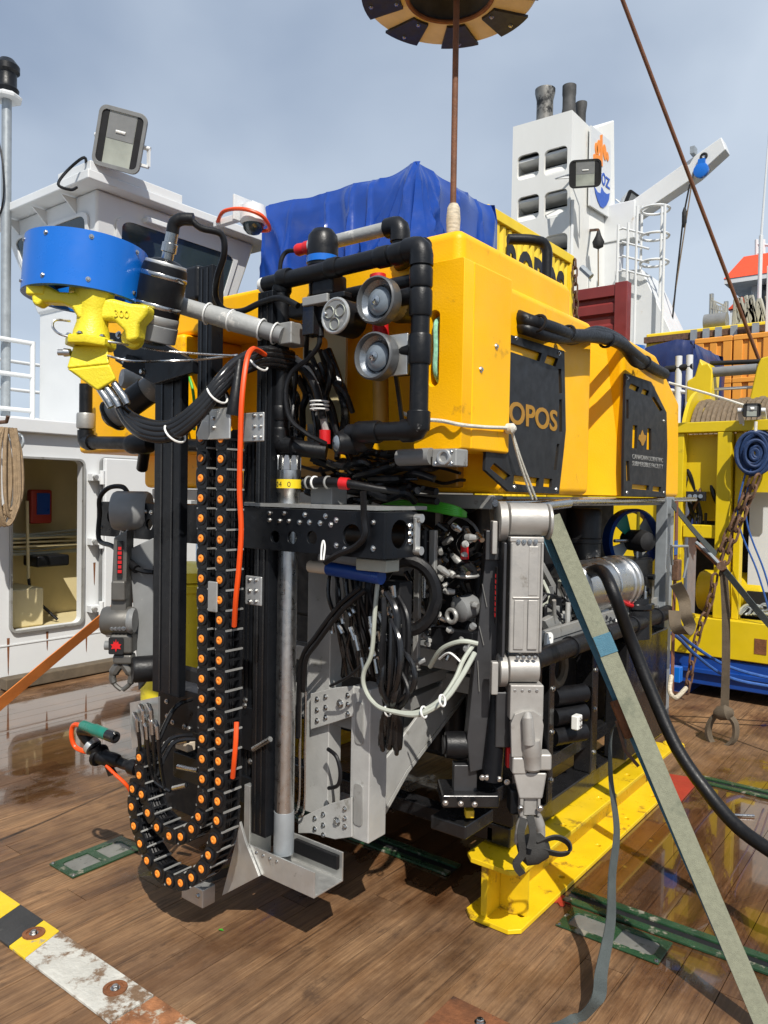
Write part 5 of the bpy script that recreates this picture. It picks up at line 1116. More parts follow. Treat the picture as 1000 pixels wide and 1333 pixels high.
for u0, v0, u1, v1 in ((463, 915, 474, 967), (461, 1022, 473, 1072)): a = WY(u0, v1, fyA); b = WY(u1, v0, fyA); P('weld_plate', MB().plate(rrect(0, 0, b.x - a.x, b.z - a.z, .012), [], (a.x, fyA - .005, a.z), EX, EZ, .0045), 'alu_paint', rov, .002)
sprism([(478, 1095), (530, 1002), (597, 914), (630, 866), (592, 866), (562, 908), (514, 974), (482, 1012)], XF, .012, m='alu_bright')
sprism([(500, 985), (525, 960), (586, 888), (600, 868), (560, 872), (520, 905), (484, 940), (484, 1015)], XF - .06, .012)
P('gusset_flange', MB().prism([WX(u, v, XF - .0005) for u, v in ((478, 1096), (530, 1003), (597, 915), (630, 867))] + [WX(u, v, XF - .0005) + V((0, .012, -.012)) for u, v in ((630, 867), (597, 915), (530, 1003), (478, 1096))], (-.07, 0, 0)), 'alu_bright', rov)
P('frame_beam', MB().bar(WX(484, 905, XF - .03), WX(584, 868, XF - .03), .09, .045), 'alu_paint', rov, .003); P('frame_beam', MB().bar(WX(484, 935, XF - .03), WX(580, 892, XF - .03), .06, .05), 'alu_paint', rov, .003)
P('frame_beam', MB().box((-2.9, 2.62, .80), (-1.55, 2.70, .87)), 'alu_paint', rov, .004)
YBP('frame_post', 431, 750, 470, 880, 2.22, .02, 'alu_paint')
P('hoop_cable', MB().tube(smooth_path([WY(427, 975, 2.03), WY(438, 985, 2.02), WY(443, 1005, 2.02), WY(440, 1022, 2.02), WY(428, 1026, 2.03)]), .007, 8), 'rubber', rov)
for (u0, v0), (u1, v1) in (((398, 900), (396, 1050)), ((392, 880), (389, 1045))): hose('steel_line', [WY(u0, v0, 2.03), WY((u0 + u1) / 2, (v0 + v1) / 2, 2.03), WY(u1, v1, 2.03), WY(u1 - 6, v1 + 14, 2.03)], .005, 'chromeb', rov, 6)
# ---- lower left module
YBP('valve_pack', 206, 908, 345, 962, 1.90, .10, 'anod'); YBP('valve_pack', 225, 1000, 352, 1035, 1.92, .10, 'anod'); YBP('module_back', 205, 880, 350, 1075, 2.05, .05, 'dullblack'); YBP('module_post', 300, 940, 330, 1090, 1.98, .05, 'anod')
for u, v in ((217, 913), (218, 932), (225, 940), (240, 946), (246, 948), (320, 911), (319, 918), (333, 1006), (332, 1013), (326, 991), (337, 990)): bolt(WY(u, v, 1.90 if v < 960 else 1.92), -EY, .0075, rov)
P('fitting_plate', MB().prism([WY(u, v, 1.68) for u, v in ((169, 915), (206, 907), (206, 962), (172, 975))], (0, .008, 0)), 'alu', rov)
for i, (u, v) in enumerate(((176, 930), (184, 920), (194, 919), (195, 934), (202, 940), (188, 940))):
    P('elbow_fitting', MB().tube([WY(u - 2, v - 2, 1.675), WY(u, v, 1.64), WY(u + 3, v + 6, 1.63), WY(u + 4, v + 22, 1.635)], [.008, .009, .008, .007], 8), 'chromeb', rov)
    hose('hydraulic_hose', [WY(u + 4, v + 20, 1.635), WY(u + 6, v + 45, 1.66), WY(u + 2 + i * 2, v + 75, 1.70), WY(192 + i * 6, 1030, 1.72)], .007, 'gloss_black', rov, 8)
for k, (a, b, c) in enumerate((((250, 910), (225, 925), (196, 990)), ((250, 957), (222, 962), (197, 1000)), ((254, 962), (225, 968), (204, 1010)))): hose('hydraulic_hose', [WY(*a, 1.86), WY(*b, 1.78), WY(*c, 1.70)], .009, 'gloss_black', rov)
for u0, v0, u1, v1 in ((215, 968, 245, 964), (232, 998, 258, 1003), (226, 1026, 243, 1022), (330, 975, 352, 962)): P('ram_rod', MB().tube([WY(u0, v0, 1.85), WY(u1, v1, 1.85)], .010, 10), 'chromeb', rov)
YBP('brass_block', 228, 965, 244, 977, 1.88, .04, 'tan'); P('ram', MB().cyl(WY(327, 1015, 1.95), WY(327, 1075, 1.95), .012, 12), 'steel', rov)
# grab handle with green grip and orange cable
P('handle_shaft', MB().tube(smooth_path([WY(178, 1000, 1.74), WY(160, 994, 1.72), WY(146, 988, 1.70), WY(131, 984, 1.68), WY(122, 972, 1.66)]), [.028] * 4 + [.02] * 5 + [.026] * 6 + [.03] * 5 + [.028] * 5, 12), 'rubber', rov)
P('handle_flange', MB().lathe([(.042, -.008), (.045, 0), (.042, .008)], WY(129, 983, 1.68), V((1, .2, -.3)), 18), 'rubber', rov)
P('handle_collar', MB().lathe([(.034, -.01), (.034, .01)], WY(120, 971, 1.66), V((1, .2, -.6)), 18), 'alu', rov)
P('handle_hook', MB().tube(smooth_path([WY(122, 972, 1.66), WY(110, 958, 1.64), WY(108, 950, 1.63), WY(124, 952, 1.63)]), .022, 10), 'rubber', rov)
ga, gb_ = WY(107, 944, 1.62), WY(150, 960, 1.62); gx = (gb_ - ga).normalized(); gL = (gb_ - ga).length
P('green_grip', MB().lathe([(.016, 0), (.020, .008), (.020, gL * .35), (.023, gL * .4), (.021, gL * .8)], ga, gx, 16), 'teal', rov); P('grip_tip', MB().lathe([(.022, gL * .8), (.022, gL), (.014, gL + .004), (.010, gL - .01)], ga, gx, 16), 'gloss_black', rov)
hose('orange_line', [WY(108, 945, 1.62), WY(96, 944, 1.62), WY(93, 958, 1.62), WY(98, 972, 1.63), WY(110, 978, 1.64), WY(118, 978, 1.66)], .009, 'orangehose', rov); hose('orange_line', [WY(138, 996, 1.68), WY(150, 1008, 1.70), WY(163, 1020, 1.72), WY(170, 1030, 1.74)], .007, 'orangehose', rov)
P('handle_trigger', MB().prism([WY(u, v, 1.69) for u, v in ((134, 992), (140, 996), (147, 1008), (141, 1011))], (0, .02, 0)), 'rubber', rov)
# ---- inside the frame: machinery, and black boxes added to block light
P('light_block_core', MB().box((-2.95, 2.75, .98), (-1.62, 4.25, 1.56)), 'dullblack', rov, .02)  # added black fill, stops light and the view through the frame
P('sun_block_box', MB().box((-3.0, 3.05, .34), (-1.66, 4.2, .978)), 'dullblack', rov, .02)  # added black fill, blocks sun and the back view below the core
for k in range(5): P('pressure_bottle', MB().lathe([(.03, 0), (.06, .01), (.06, .42), (.03, .44)], (-2.25 + .12 * k, 2.86 + .02 * (k % 2), .45 + .10 * (k % 3)), EZ, 16), ('blackp', 'grey_shell', 'blackp', 'anod', 'blackp')[k], rov)
for k in range(4): P('pressure_bottle', MB().lathe([(.03, 0), (.05, .01), (.05, .5), (.03, .52)], (-2.4, 2.66, 1.05 + .12 * k), EX, 16), ('blackp', 'anod', 'grey_shell', 'blackp')[k], rov)
for k in range(6): P('frame_strut', MB().bar((-2.3 + .16 * k, 2.74, .9), (-2.2 + .13 * k, 2.74, 1.56), .025), ('anod', 'alu_paint')[k % 2], rov)
P('chassis_rail', MB().box((-3.3, 2.36, 1.545), (-1.34, 2.44, 1.595)), 'alu_paint', rov, .004)
P('chassis_rail', MB().box((-1.40, 2.45, 1.555), (-1.33, 4.30, 1.592)), 'alu_paint', rov, .004)
P('flotation_block', MB().box((-2.4, 2.32, 1.62), (-1.46, 2.5, 1.70)), 'float_shaded', rov, .01)  # float underside, its shade put into the colour
P('ring_frame', MB().cyl(WX(645, 655, -1.32), WX(905, 650, -1.32), .013, 10), 'chromeb', rov); P('ring_frame', MB().cyl(WX(690, 661, -1.29), WX(740, 655, -1.29), .020, 12), 'chromeb', rov)
P('compensator', MB().cyl(WY(620, 690, 2.9), WY(620, 880, 2.9), .12, 20), 'dullblack', rov)

# valve pack and hoses hanging in front
YBP('manifold', 492, 757, 520, 865, 2.02, .07, 'dullblack')
P('manifold_ring', MB().ring(WY(530, 775, 2.12), V((.5, -1, 0)), .10, .022, 28, 8, 1.2), 'rubber', rov)
P('accumulator', MB().cyl(WY(428, 740, 1.93), WY(497, 752, 1.93), .023, 18), 'bluedark', rov); YBP('white_bracket', 463, 728, 503, 744, 1.90, .07, 'whitehose')
P('accumulator_cap', MB().cyl(WY(404, 737, 1.93), WY(428, 740, 1.93), .021, 14), 'tan', rov)
rnd = random.Random(11)
for i in range(9):
    v = 765 + i * 11.5
    for j in range(2):
        u = 497 + j * 12 + rnd.uniform(-3, 3)
        P('hydraulic_fitting', MB().tube([WY(u, v, 2.02), WY(u, v, 1.985), WY(u + rnd.uniform(-5, 8), v + rnd.uniform(-2, 5), 1.97), WY(u + rnd.uniform(0, 8), v + 12, 1.975)], [.010, .009, .010, .008], 8), 'chromeb', rov)
for i in range(16):
    u0 = 497 + rnd.uniform(-6, 22); v0 = 770 + rnd.uniform(0, 95); um = u0 + rnd.uniform(-6, 16); ue = 512 + rnd.uniform(-12, 8); y0 = 1.975 + rnd.uniform(-.03, .03)
    hose('hydraulic_hose', [(u0, v0, y0), (um + 6, v0 + 30, y0 - .02), (um + 4, (v0 + 960) / 2, y0 - .02), (ue, 930, 1.99), (ue - 2 + rnd.uniform(-5, 5), 955 + rnd.uniform(0, 28), 2.02), (ue + 4, 930, 2.06)], rnd.choice((.008, .0095, .012)), rnd.choice(('gloss_black', 'rubber', 'gloss_black')), rov, 8)
for i in range(12):
    u0 = 430 + i * 5.2; ue = 440 + i * 5.5 + rnd.uniform(-6, 6); y0 = 1.98 + rnd.uniform(0, .08)
    hose('hydraulic_hose', [(u0, 738, y0), (u0 + rnd.uniform(-4, 8), 775, y0 - .02), (u0 + rnd.uniform(0, 14), 810, y0), (ue, 845 + rnd.uniform(-15, 10), y0 + .02), (ue + rnd.uniform(-5, 12), 880, y0 + .06)], .0075, rnd.choice(('rubber', 'gloss_black')), rov, 8)
for i in range(14):
    u = 430 + rnd.uniform(0, 60); v = 755 + rnd.uniform(0, 110); du = rnd.uniform(2, 7)
    P('hose_crimp', MB().tube([WY(u, v, 1.96), WY(u + du, v + rnd.uniform(10, 22), 1.96)], .0085, 8), 'chromeb', rov)
hose('cable', [(470, 765, 1.94), (440, 790, 1.93), (410, 830, 1.94), (396, 850, 1.95), (390, 880, 1.97), (388, 960, 2.0)], .009, 'rubber', rov); hose('cable', [(476, 768, 1.94), (445, 795, 1.93), (412, 838, 1.94), (398, 860, 1.95), (395, 900, 1.98)], .009, 'rubber', rov); hose('cable', [(475, 862, 1.96), (455, 880, 1.96), (430, 893, 1.98)], .005, 'rubber', rov)
hose('white_hose', [(492, 755, 1.96), (488, 800, 1.95), (484, 850, 1.95), (474, 875, 1.95), (474, 893, 1.95), (484, 912, 1.95), (502, 924, 1.95), (540, 928, 1.97), (572, 912, 2.0), (592, 885, 2.05), (603, 860, 2.1), (616, 840, 2.15)], .0075, 'whitehose', rov)
hose('white_hose', [(510, 926, 1.955), (545, 930, 1.965), (578, 912, 2.0), (600, 882, 2.05), (618, 850, 2.12)], .0085, 'whitehose', rov)
hose('white_hose', [(560, 868, 2.15), (575, 845, 2.12), (600, 835, 2.12), (622, 838, 2.15)], .008, 'whitehose', rov); hose('white_hose', [(600, 862, 2.1), (585, 850, 2.1), (572, 858, 2.12)], .004, 'ziptie', rov, 6)
for u, v in ((505, 925), (552, 927), (576, 912)): P('zip_tie', MB().ring(WY(u, v, 1.965), V((1, .1, .3)), .017, .0035, 16, 6), 'ziptie', rov)
for k in range(5): hose('green_hose', [(480, 664 + k, 2.30), (520, 653 + k * 2, 2.28), (560, 654 + k * 2.5, 2.26), (592, 660 + k * 2.5, 2.28), (606, 668 + k, 2.34)], .0065, 'green', rov)
P('strobe_cap', MB().cyl(WY(605, 709, 2.3), WY(605, 728, 2.3), .014, 14), 'redtape', rov); P('strobe_body', MB().lathe([(.045, 0), (.045, .02), (.042, .03), (.03, .05), (.016, .06)], WY(605, 752, 2.3), EZ, 20), 'gloss_black', rov); P('strobe_ring', MB().ring(WY(605, 749, 2.3), EZ, .046, .006, 24, 6), 'alu_paint', rov)
P('strobe_stem', MB().cyl(WY(605, 709, 2.3), WY(607, 685, 2.3), .010, 10), 'blackp', rov)
YBP('cylinder_frame', 558, 690, 566, 760, 2.2, .02, 'alu_paint'); YBP('cylinder_frame', 538, 690, 545, 870, 2.24, .02, 'alu_paint'); P('lift_cylinder', MB().cyl(WY(553, 690, 2.22), WY(553, 746, 2.22), .022, 14), 'blackp', rov); P('lift_rod', MB().cyl(WY(553, 746, 2.22), WY(552, 778, 2.22), .007, 10), 'chromeb', rov)
P('pump_body', MB().lathe([(.03, 0), (.045, .01), (.045, .07), (.03, .09)], WY(595, 795, 2.3), V((.3, 1, .2)), 18), 'grey_shell', rov); P('pump_port', MB().ring(WY(588, 802, 2.27), V((.2, 1, 0)), .022, .008, 18, 8), 'alu_paint', rov)
YBP('fuse_block', 560, 820, 615, 850, 2.3, .06, 'blackp'); YBP('floor_pan', 535, 848, 625, 872, 2.4, .04, 'alu_paint')
P('hose_coupler', MB().tube([WY(396, 630, 1.90), WY(420, 627, 1.90), WY(450, 629, 1.91), WY(490, 636, 1.95), WY(520, 640, 2.0)], [.016, .018, .015, .011, .011], 12), 'rubber', rov)
for u, mm in ((402, 'alu_paint'), (410, 'ziptie'), (427, 'alu_paint')): P('coupler_ring', MB().ring(WY(u, 628, 1.90), EX, .019, .004, 18, 6), mm, rov)
P('red_tape', MB().tube([WY(443, 629, 1.908), WY(454, 630, 1.915)], .020, 12), 'redtape', rov); P('red_tape', MB().tube([WY(423, 560, 1.99), WY(423, 578, 1.99)], .020, 12), 'redtape', rov)
for i in range(46):      # loose wiring between the float and the cross beam
    x0 = rnd.uniform(385, 520); y0 = rnd.uniform(2.06, 2.3); v0 = rnd.uniform(585, 640)
    p = [(x0, v0, y0)]
    for k in range(4): x0 += rnd.uniform(8, 34); v0 += rnd.uniform(-9, 12); p.append((min(x0, 605), max(590, min(655, v0)), y0 + rnd.uniform(-.02, .06)))
    hose('wiring', p, rnd.choice((.006, .009, .013)), rnd.choice(('rubber', 'blackp', 'rubber', 'gloss_black')), rov, 7)
for i in range(26):
    x0 = rnd.uniform(350, 440); y0 = rnd.uniform(2.0, 2.2); v0 = rnd.uniform(440, 500); p = [(x0, v0, y0)]
    for k in range(4): x0 += rnd.uniform(-6, 14); v0 += rnd.uniform(15, 38); p.append((x0, v0, y0 + rnd.uniform(-.03, .05)))
    hose('wiring', p, rnd.choice((.007, .010, .014)), rnd.choice(('rubber', 'blackp', 'gloss_black')), rov, 7)
hose('tan_hose', [(372, 460, 1.98), (395, 475, 1.96), (410, 500, 1.97), (418, 530, 1.98), (424, 560, 2.0)], .013, 'greypipe', rov); hose('cable', [(373, 468, 1.97), (398, 485, 1.95), (412, 510, 1.96), (420, 545, 1.98)], .014, 'rubber', rov)
for v in (523, 528, 533): P('zip_tie', MB().ring(WY(416, v, 1.97), EZ, .032, .003, 18, 6), 'ziptie', rov)
for i in range(34):      # hoses round the pumps inside
    x0 = rnd.uniform(530, 625); v0 = rnd.uniform(680, 840); y0 = rnd.uniform(2.25, 2.55); p = [(x0, v0, y0)]
    for k in range(4): x0 += rnd.uniform(-22, 22); v0 += rnd.uniform(-25, 25); p.append((x0, v0, y0 + rnd.uniform(-.05, .05)))
    hose('wiring', p, rnd.choice((.006, .010, .014)), rnd.choice(('rubber', 'blackp', 'gloss_black', 'grey_shell')), rov, 7)
for i in range(22):
    u = rnd.uniform(535, 625); v = rnd.uniform(690, 850); y0 = rnd.uniform(2.25, 2.5)
    P('hydraulic_fitting', MB().tube([WY(u, v, y0), WY(u + rnd.uniform(-9, 9), v + rnd.uniform(-9, 9), y0 - .02)], .009, 8), rnd.choice(('chromeb', 'grey_shell', 'alu_paint')), rov)
P('transom', MB().bar(WX(735, 800, -1.5), WX(700, 735, -1.5), .05, .03), 'alu_paint', rov)
# ---- right hand side: skid module and gear above it
zR = WX(780, 842, -1.28).z
a = WX(640, 905, -1.30); b = WX(862, 790, -1.30)
y0s, y1s = 2.42, WX(866, 800, -1.30).y
P('side_rail', MB().cyl((-1.285, y0s, .985), (-1.285, y1s, .985), .038, 14), 'rubber', rov)
for k in range(5): P('rail_strap', MB().ring((-1.285, y0s + .15 + k * (y1s - y0s) / 5, .985), EY, .040, .005, 16, 6), 'blackp', rov)
P('shelf', MB().box((-2.2, y0s + .05, 1.0), (-1.33, y1s, 1.02)), 'grey_shell', rov); P('shelf_edge', MB().box((-1.345, y0s + .05, 1.021), (-1.325, y1s - .05, 1.065)), 'alu_paint', rov, .003)
P('side_skin', MB().box((-1.62, y0s + .25, .30), (-1.58, y1s, .995)), 'dullblack', rov)
for i, yy in enumerate((2.60, 2.76, 2.90, 3.35, 3.8, 4.22)):
    P('skid_post', MB().box((-1.46 + .015 * (i % 2), yy, .326), (-1.36, yy + (.07 if i % 2 else .05), .96)), 'gloss_black', rov, .006)
    for zz in (.42, .62, .80): bolt((-1.36, yy + .03, zz), EX, .009, rov)
P('skid_rail', MB().box((-1.475, 2.60, .245), (-1.37, 4.40, .325)), 'gloss_black', rov, .008); P('skid_rail', MB().box((-1.44, 2.52, .44), (-1.385, 4.3, .50)), 'gloss_black', rov, .006)
P('skid_rail', MB().box((-3.30, 2.36, .245), (-3.15, 4.62, .325)), 'gloss_black', rov, .008)
for yy in (3.3, 4.2): P('skid_post', MB().box((-3.3, yy, .326), (-3.2, yy + .07, 1.6)), 'gloss_black', rov, .006)
P('cross_member', MB().box((-3.149, 2.60, .25), (-1.441, 2.68, .31)), 'gloss_black', rov, .006); P('cross_member', MB().box((-3.149, 4.3, .25), (-1.441, 4.38, .31)), 'gloss_black', rov, .006)
P('hose_coil', MB().ring((-1.40, 3.05, .86), EX, .07, .022, 24, 8), 'webbrown', rov)
for k in range(3): P('roller', MB().cyl((-1.40, 3.02, .74 - k * .085), (-1.33, 3.18, .74 - k * .085), .04, 18), 'rubber', rov)
q = WX(752, 940, -1.30); P('white_pad', MB().box(q + V((-.02, -.025, -.03)), q + V((.012, .025, .03))), 'ziptie', rov, .006)
for dz in (-.012, .012): bolt(q + V((.012, 0, dz)), EX, .006, rov)
P('stowage_box', MB().box((-1.40, 3.60, .33), (-1.29, 4.2, .90)), 'gloss_black', rov, .01); P('canister', MB().lathe([(.085, 0), (.085, .14), (.095, .15), (.095, .17), (.08, .175), (.08, .20)], (-1.33, 3.78, .90), EZ, 20), 'gloss_black', rov)
for k in range(6): P('penetrator', MB().lathe([(.012, 0), (.012, .03), (.007, .035), (.007, .06)], V((-1.33 + .05 * math.cos(k), 3.78 + .05 * math.sin(k), 1.10)), EZ, 10), 'chromeb', rov)
hose('cable', [V((-1.33, 3.78, 1.15)), WX(838, 790, -1.3), WX(825, 770, -1.32), WX(805, 758, -1.36)], .008, 'rubber', rov)
c = WX(775, 762, -1.42); R_ = .125
P('steel_canister', MB().lathe([(R_ * .9, -.26), (R_, -.25), (R_, .16), (R_ * 1.06, .165), (R_ * 1.06, .19), (R_, .195), (R_, .21), (R_ * 1.06, .215), (R_ * 1.06, .24), (R_ * .9, .26)], c, V((.10, 1, 0)), 36), 'steel', rov)
P('canister_strap', MB().ring(c + V((0, .02, 0)), V((.1, 1, 0)), R_ * 1.02, .006, 36, 6), 'chromeb', rov)
P('black_canister', MB().lathe([(.085, -.16), (.085, -.02), (.09, -.015), (.09, .005), (.085, .01), (.085, .14), (.075, .155)], WX(760, 702, -1.55), EZ, 24), 'blackp', rov)
c = WX(822, 703, -1.48); nr_ = V((.86, -.5, .0)).normalized()
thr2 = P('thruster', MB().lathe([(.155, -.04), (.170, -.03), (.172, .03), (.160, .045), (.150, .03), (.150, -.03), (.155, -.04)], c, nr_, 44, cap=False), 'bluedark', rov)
P('motor_pod', MB().lathe([(.02, -.10), (.055, -.08), (.06, .04), (.05, .08), (.02, .10)], c + nr_ * .05, nr_, 20), 'dullblack', thr2)
for k in range(4):
    a = rad(90 * k + 35); u_, w_, _n = frame_of(nr_); d_ = u_ * math.cos(a) + w_ * math.sin(a); e_ = nr_.cross(d_)
    P('propeller_blade', MB().prism([c + d_ * .045 + e_ * .02, c + d_ * .14 + e_ * .05, c + d_ * .14 - e_ * .05, c + d_ * .045 - e_ * .02], nr_ * .006), ('greygalv', 'teal', 'greygalv', 'grey_shell')[k], thr2)
for k in range(4): a = rad(90 * k); d_ = u_ * math.cos(a) + w_ * math.sin(a); P('duct_strut', MB().tube([c + nr_ * .05 + d_ * .05, c + nr_ * .05 + d_ * .155], .009, 8), 'cast_yellow' if k == 1 else 'chromeb', thr2)
P('strut_post', MB().box((-1.36, WX(868, 700, -1.3).y, .34), (-1.30, WX(877, 700, -1.3).y, 1.60)), 'greygalv', rov, .004)
P('equipment_rack', MB().box((-1.60, 3.62, 1.03), (-1.38, 4.2, 1.27)), 'blackp', rov, .01)
for k in range(8): P('rack_knob', MB().cyl((-1.38, 3.68 + .065 * k, 1.10 + .07 * (k % 2)), (-1.35, 3.68 + .065 * k, 1.10 + .07 * (k % 2)), .016, 10), 'blackp', rov)
for i in range(26):
    y_ = rnd.uniform(2.5, 3.5); z_ = rnd.uniform(1.03, 1.15); p = [V((-1.45, y_, z_))]
    for k in range(4): y_ += rnd.uniform(-.1, .16); p.append(V((-1.45 + rnd.uniform(-.08, .08), y_, max(1.03, z_ + rnd.uniform(-.05, .1)))))
    P('wiring', MB().tube(smooth_path(p), rnd.choice((.005, .008, .011)), 7), rnd.choice(('rubber', 'whitehose', 'gloss_black', 'grey_shell', 'rubber')), rov)
P('spool', MB().lathe([(.07, -.03), (.08, -.02), (.08, .02), (.07, .03)], WX(792, 807, -1.36), V((1, -.3, .5)), 22), 'ziptie', rov)
for k in range(5): p = WX(788 + 5 * k, 804 + 2 * k, -1.33); P('spool_hole', MB().cyl(p, p + V((.008, -.002, .004)), .010, 10), 'dullblack', rov)
P('pull_handle', MB().tube(smooth_path([WX(790, 783, -1.33), WX(800, 778, -1.31), WX(815, 786, -1.31), WX(828, 790, -1.31)]), .010, 8), 'redtape', rov)
for i in range(44):      # small fittings crowding the shelf
    y_ = rnd.uniform(2.48, 3.55); z_ = 1.022 + rnd.uniform(0, .05); x2_ = rnd.uniform(-1.50, -1.36); k_ = rnd.choice((0, 0, 1, 2)); mm = rnd.choice(('chromeb', 'alu_bright', 'ziptie', 'blackp', 'alu_paint', 'grey_shell'))
    if k_ == 0: P('shelf_fitting', MB().tube([V((x2_, y_, z_)), V((x2_ + rnd.uniform(-.04, .04), y_ + rnd.uniform(-.05, .05), z_ + rnd.uniform(.03, .12)))], rnd.uniform(.007, .014), 9), mm, rov)
    elif k_ == 1: P('shelf_valve', MB().obox((x2_, y_, z_ + .03), V((1, rnd.uniform(-.4, .4), 0)), EY, EZ, .04, .05, .06), mm, rov, .004)
    else: P('shelf_bracket', MB().bar((x2_, y_, z_), (x2_, y_ + rnd.uniform(-.05, .05), z_ + .16), .02, .008), mm, rov)
for i in range(40):      # couplings deep in the frame
    u = rnd.uniform(538, 622); v = rnd.uniform(690, 862); y0 = rnd.uniform(2.20, 2.42); du, dv = rnd.uniform(-14, 14), rnd.uniform(-10, 10)
    P('coupling', MB().tube([WY(u, v, y0), WY(u + du * .6, v + dv * .6, y0 - .015), WY(u + du, v + dv, y0 - .015)], [.009, .013, .010], 9), rnd.choice(('chromeb', 'alu_bright', 'alu_paint', 'grey_shell', 'blackp')), rov)
P('instrument_leg', MB().prism([WX(u, v, -1.37) for u, v in ((709, 808), (724, 800), (752, 850), (736, 858))], (-.03, 0, 0)), 'alu_paint', rov, .004)
P('instrument', MB().hexa([WX(712, 810, -1.42), WX(735, 818, -1.42), WX(740, 812, -1.55), WX(716, 804, -1.55)], [WX(716, 775, -1.42), WX(730, 778, -1.42), WX(734, 775, -1.55), WX(718, 772, -1.55)]), 'anod', rov, .004)
P('handle_block', MB().plate(rrect(-.02, -.045, .02, .045, .019), [circ(0, .02, .007, 10), circ(0, -.02, .007, 10)], WX(716, 838, -1.30), V((.2, .95, -.2)), V((-.1, .3, .95)), .014), 'ziptie', rov, .002)
# ---- manipulator arms
nA = V((.64, -.77, 0)).normalized(); uA = EZ.cross(nA)
def arm(parent, T, dark, full=True):
    """the links of one arm; T turns (pixel, pixel, depth offset) into a place"""
    m1 = 'titan_dark' if dark else 'titan'
    def sz(px): return px * T.d / 1000 * T.s
    def B(name, u0, v0, u1, v1, dd, th, m=m1, bev=.004):
        c = T(( u0 + u1) / 2, (v0 + v1) / 2, dd); return P(name, MB().obox(c - nA * th / 2, uA, nA, EZ, sz(u1 - u0), th, sz(v1 - v0)), m, parent, bev)
    def CY(name, u0, u1, v, r, dd, m=m1, n=28):
        a = T((u0 + u1) / 2, v, dd) - nA * sz(r); h = sz(u1 - u0) / 2; rr = sz(r)
        return P(name, MB().lathe([(rr * .93, -h), (rr, -h + .003), (rr, h - .003), (rr * .93, h)], a, uA, n), m, parent)
    parent = B('manipulator_arm', 664, 703, 707, 851, .010, .10)
    parent['label'] = 'bright grey manipulator arm hanging folded'
    CY('shoulder', 665, 716, 677, 22, 0); CY('shoulder_cap', 652, 664, 680, 27, .0, 'titan_dark' if dark else 'titan'); CY('shoulder_cap', 717, 722, 680, 24, 0, m1)
    for (a, b, c, d) in ((670, 711, 683, 776), (688, 711, 701, 776), (669, 781, 682, 846), (687, 781, 700, 846)): B('arm_panel', a, b, c, d, .0065, .006, m1, .005)
    B('arm_edge', 663.5, 706, 666.5, 850, .004, .012); B('arm_edge', 703.5, 706, 707, 850, .004, .012); B('arm_edge', 667, 777, 703, 780, .0062, .008)
    B('joint_strip', 664, 699, 709, 706, .002, .05)
    for k in range(4):
        bolt(T(675 + 7.5 * k, 705, .0), nA, sz(2.1), parent); bolt(T(674 + 7.5 * k, 856, .0), nA, sz(2.1), parent)
    c = T(652, 775, .075); P('arm_shade_side', MB().obox(T(652, 778, .06) , uA, nA, EZ, sz(4), .13, sz(150)), 'titan_dark', parent, .003)  # darker metal paints the shade on the face turned from the sun
    pl_ = T(648, 775, .050)
    P('name_plate', MB().obox(pl_ - uA * .006, uA, nA, EZ, .004, .028, sz(76)), 'dullblack', parent, .002)
    for k in range(8):  # red marks on the plate, too small to read
        P('red_mark', MB().obox(pl_ - uA * .009 + EZ * (sz(26) - sz(7.4) * k), uA, nA, EZ, .002, .014 + .004 * (k % 2), sz(5)), 'redtape', parent)
    CY('elbow', 664, 704, 874, 18, 0); CY('elbow_cap', 652, 663, 877, 22, 0, m1); B('elbow_lever', 640, 862, 649, 905, -.0, .03)
    B('shoulder_lever', 641, 678, 648, 722, .03, .05); B('shoulder_web', 632, 690, 652, 730, .06, .06, 'titan_dark')
    P('link_arm', MB().prism([T(u, v, .10) for u, v in ((634, 705), (652, 700), (650, 860), (636, 1000), (612, 1006), (608, 960))], -nA * .07), 'titan_dark', parent, .004)
    for (a, b, c, d) in ((628, 760, 634, 790), (624, 815, 630, 840), (622, 860, 624, 900)): P('scribe', MB().bar(T(a, b, .092), T(c, d, .092), .002, .002), 'alu_paint', parent)
    B('forearm', 664, 892, 708, 938, .004, .09); P('forearm_shield', MB().plate([(a_ * T.d / 1000, b_ * T.d / 1000) for a_, b_ in ((-20, -40), (-22, 4), (-17, 16), (-6, 20), (8, 20), (18, 14), (21, 2), (19, -30), (10, -38), (-12, -40))], [], T(687, 946, -.006), uA, EZ, .02), m1, parent, .004)
    for k in range(4): bolt(T(670 + 9.6 * k, 899, .006), nA, sz(2.1), parent)
    P('forearm_taper', MB().hexa([T(668, 934, .010), T(704, 934, .010), T(704, 934, .09), T(668, 934, .09)], [T(676, 966, .02), T(698, 966, .02), T(698, 966, .07), T(676, 966, .07)]), m1, parent, .004)
    P('wrist_rotor', MB().tube([T(687, 930, -.014), T(687, 934, -.024), T(689, 968, -.020)], [sz(5), sz(7), sz(8)], 14), m1, parent, .0); P('wrist_cylinder', MB().lathe([(sz(8), 0), (sz(11), .008), (sz(12), .05), (sz(13), .054), (sz(12), sz(40))], T(694, 1003, .0), (T(691, 960, .0) - T(694, 1003, .0)), 18), m1, parent)
    B('wrist_clamp', 667, 986, 687, 1009, -.005, .06, m1, .008); B('wrist_clamp', 701, 982, 719, 1004, .005, .06, m1, .008); B('wrist_block', 674, 958, 707, 986, .03, .07, m1, .012)
    P('wrist_yoke', MB().hexa([T(668, 1006, .0), T(712, 1006, .0), T(712, 1006, .09), T(668, 1006, .09)], [T(676, 1040, .0), T(706, 1040, .0), T(706, 1040, .08), T(676, 1040, .08)]), m1, parent, .006)
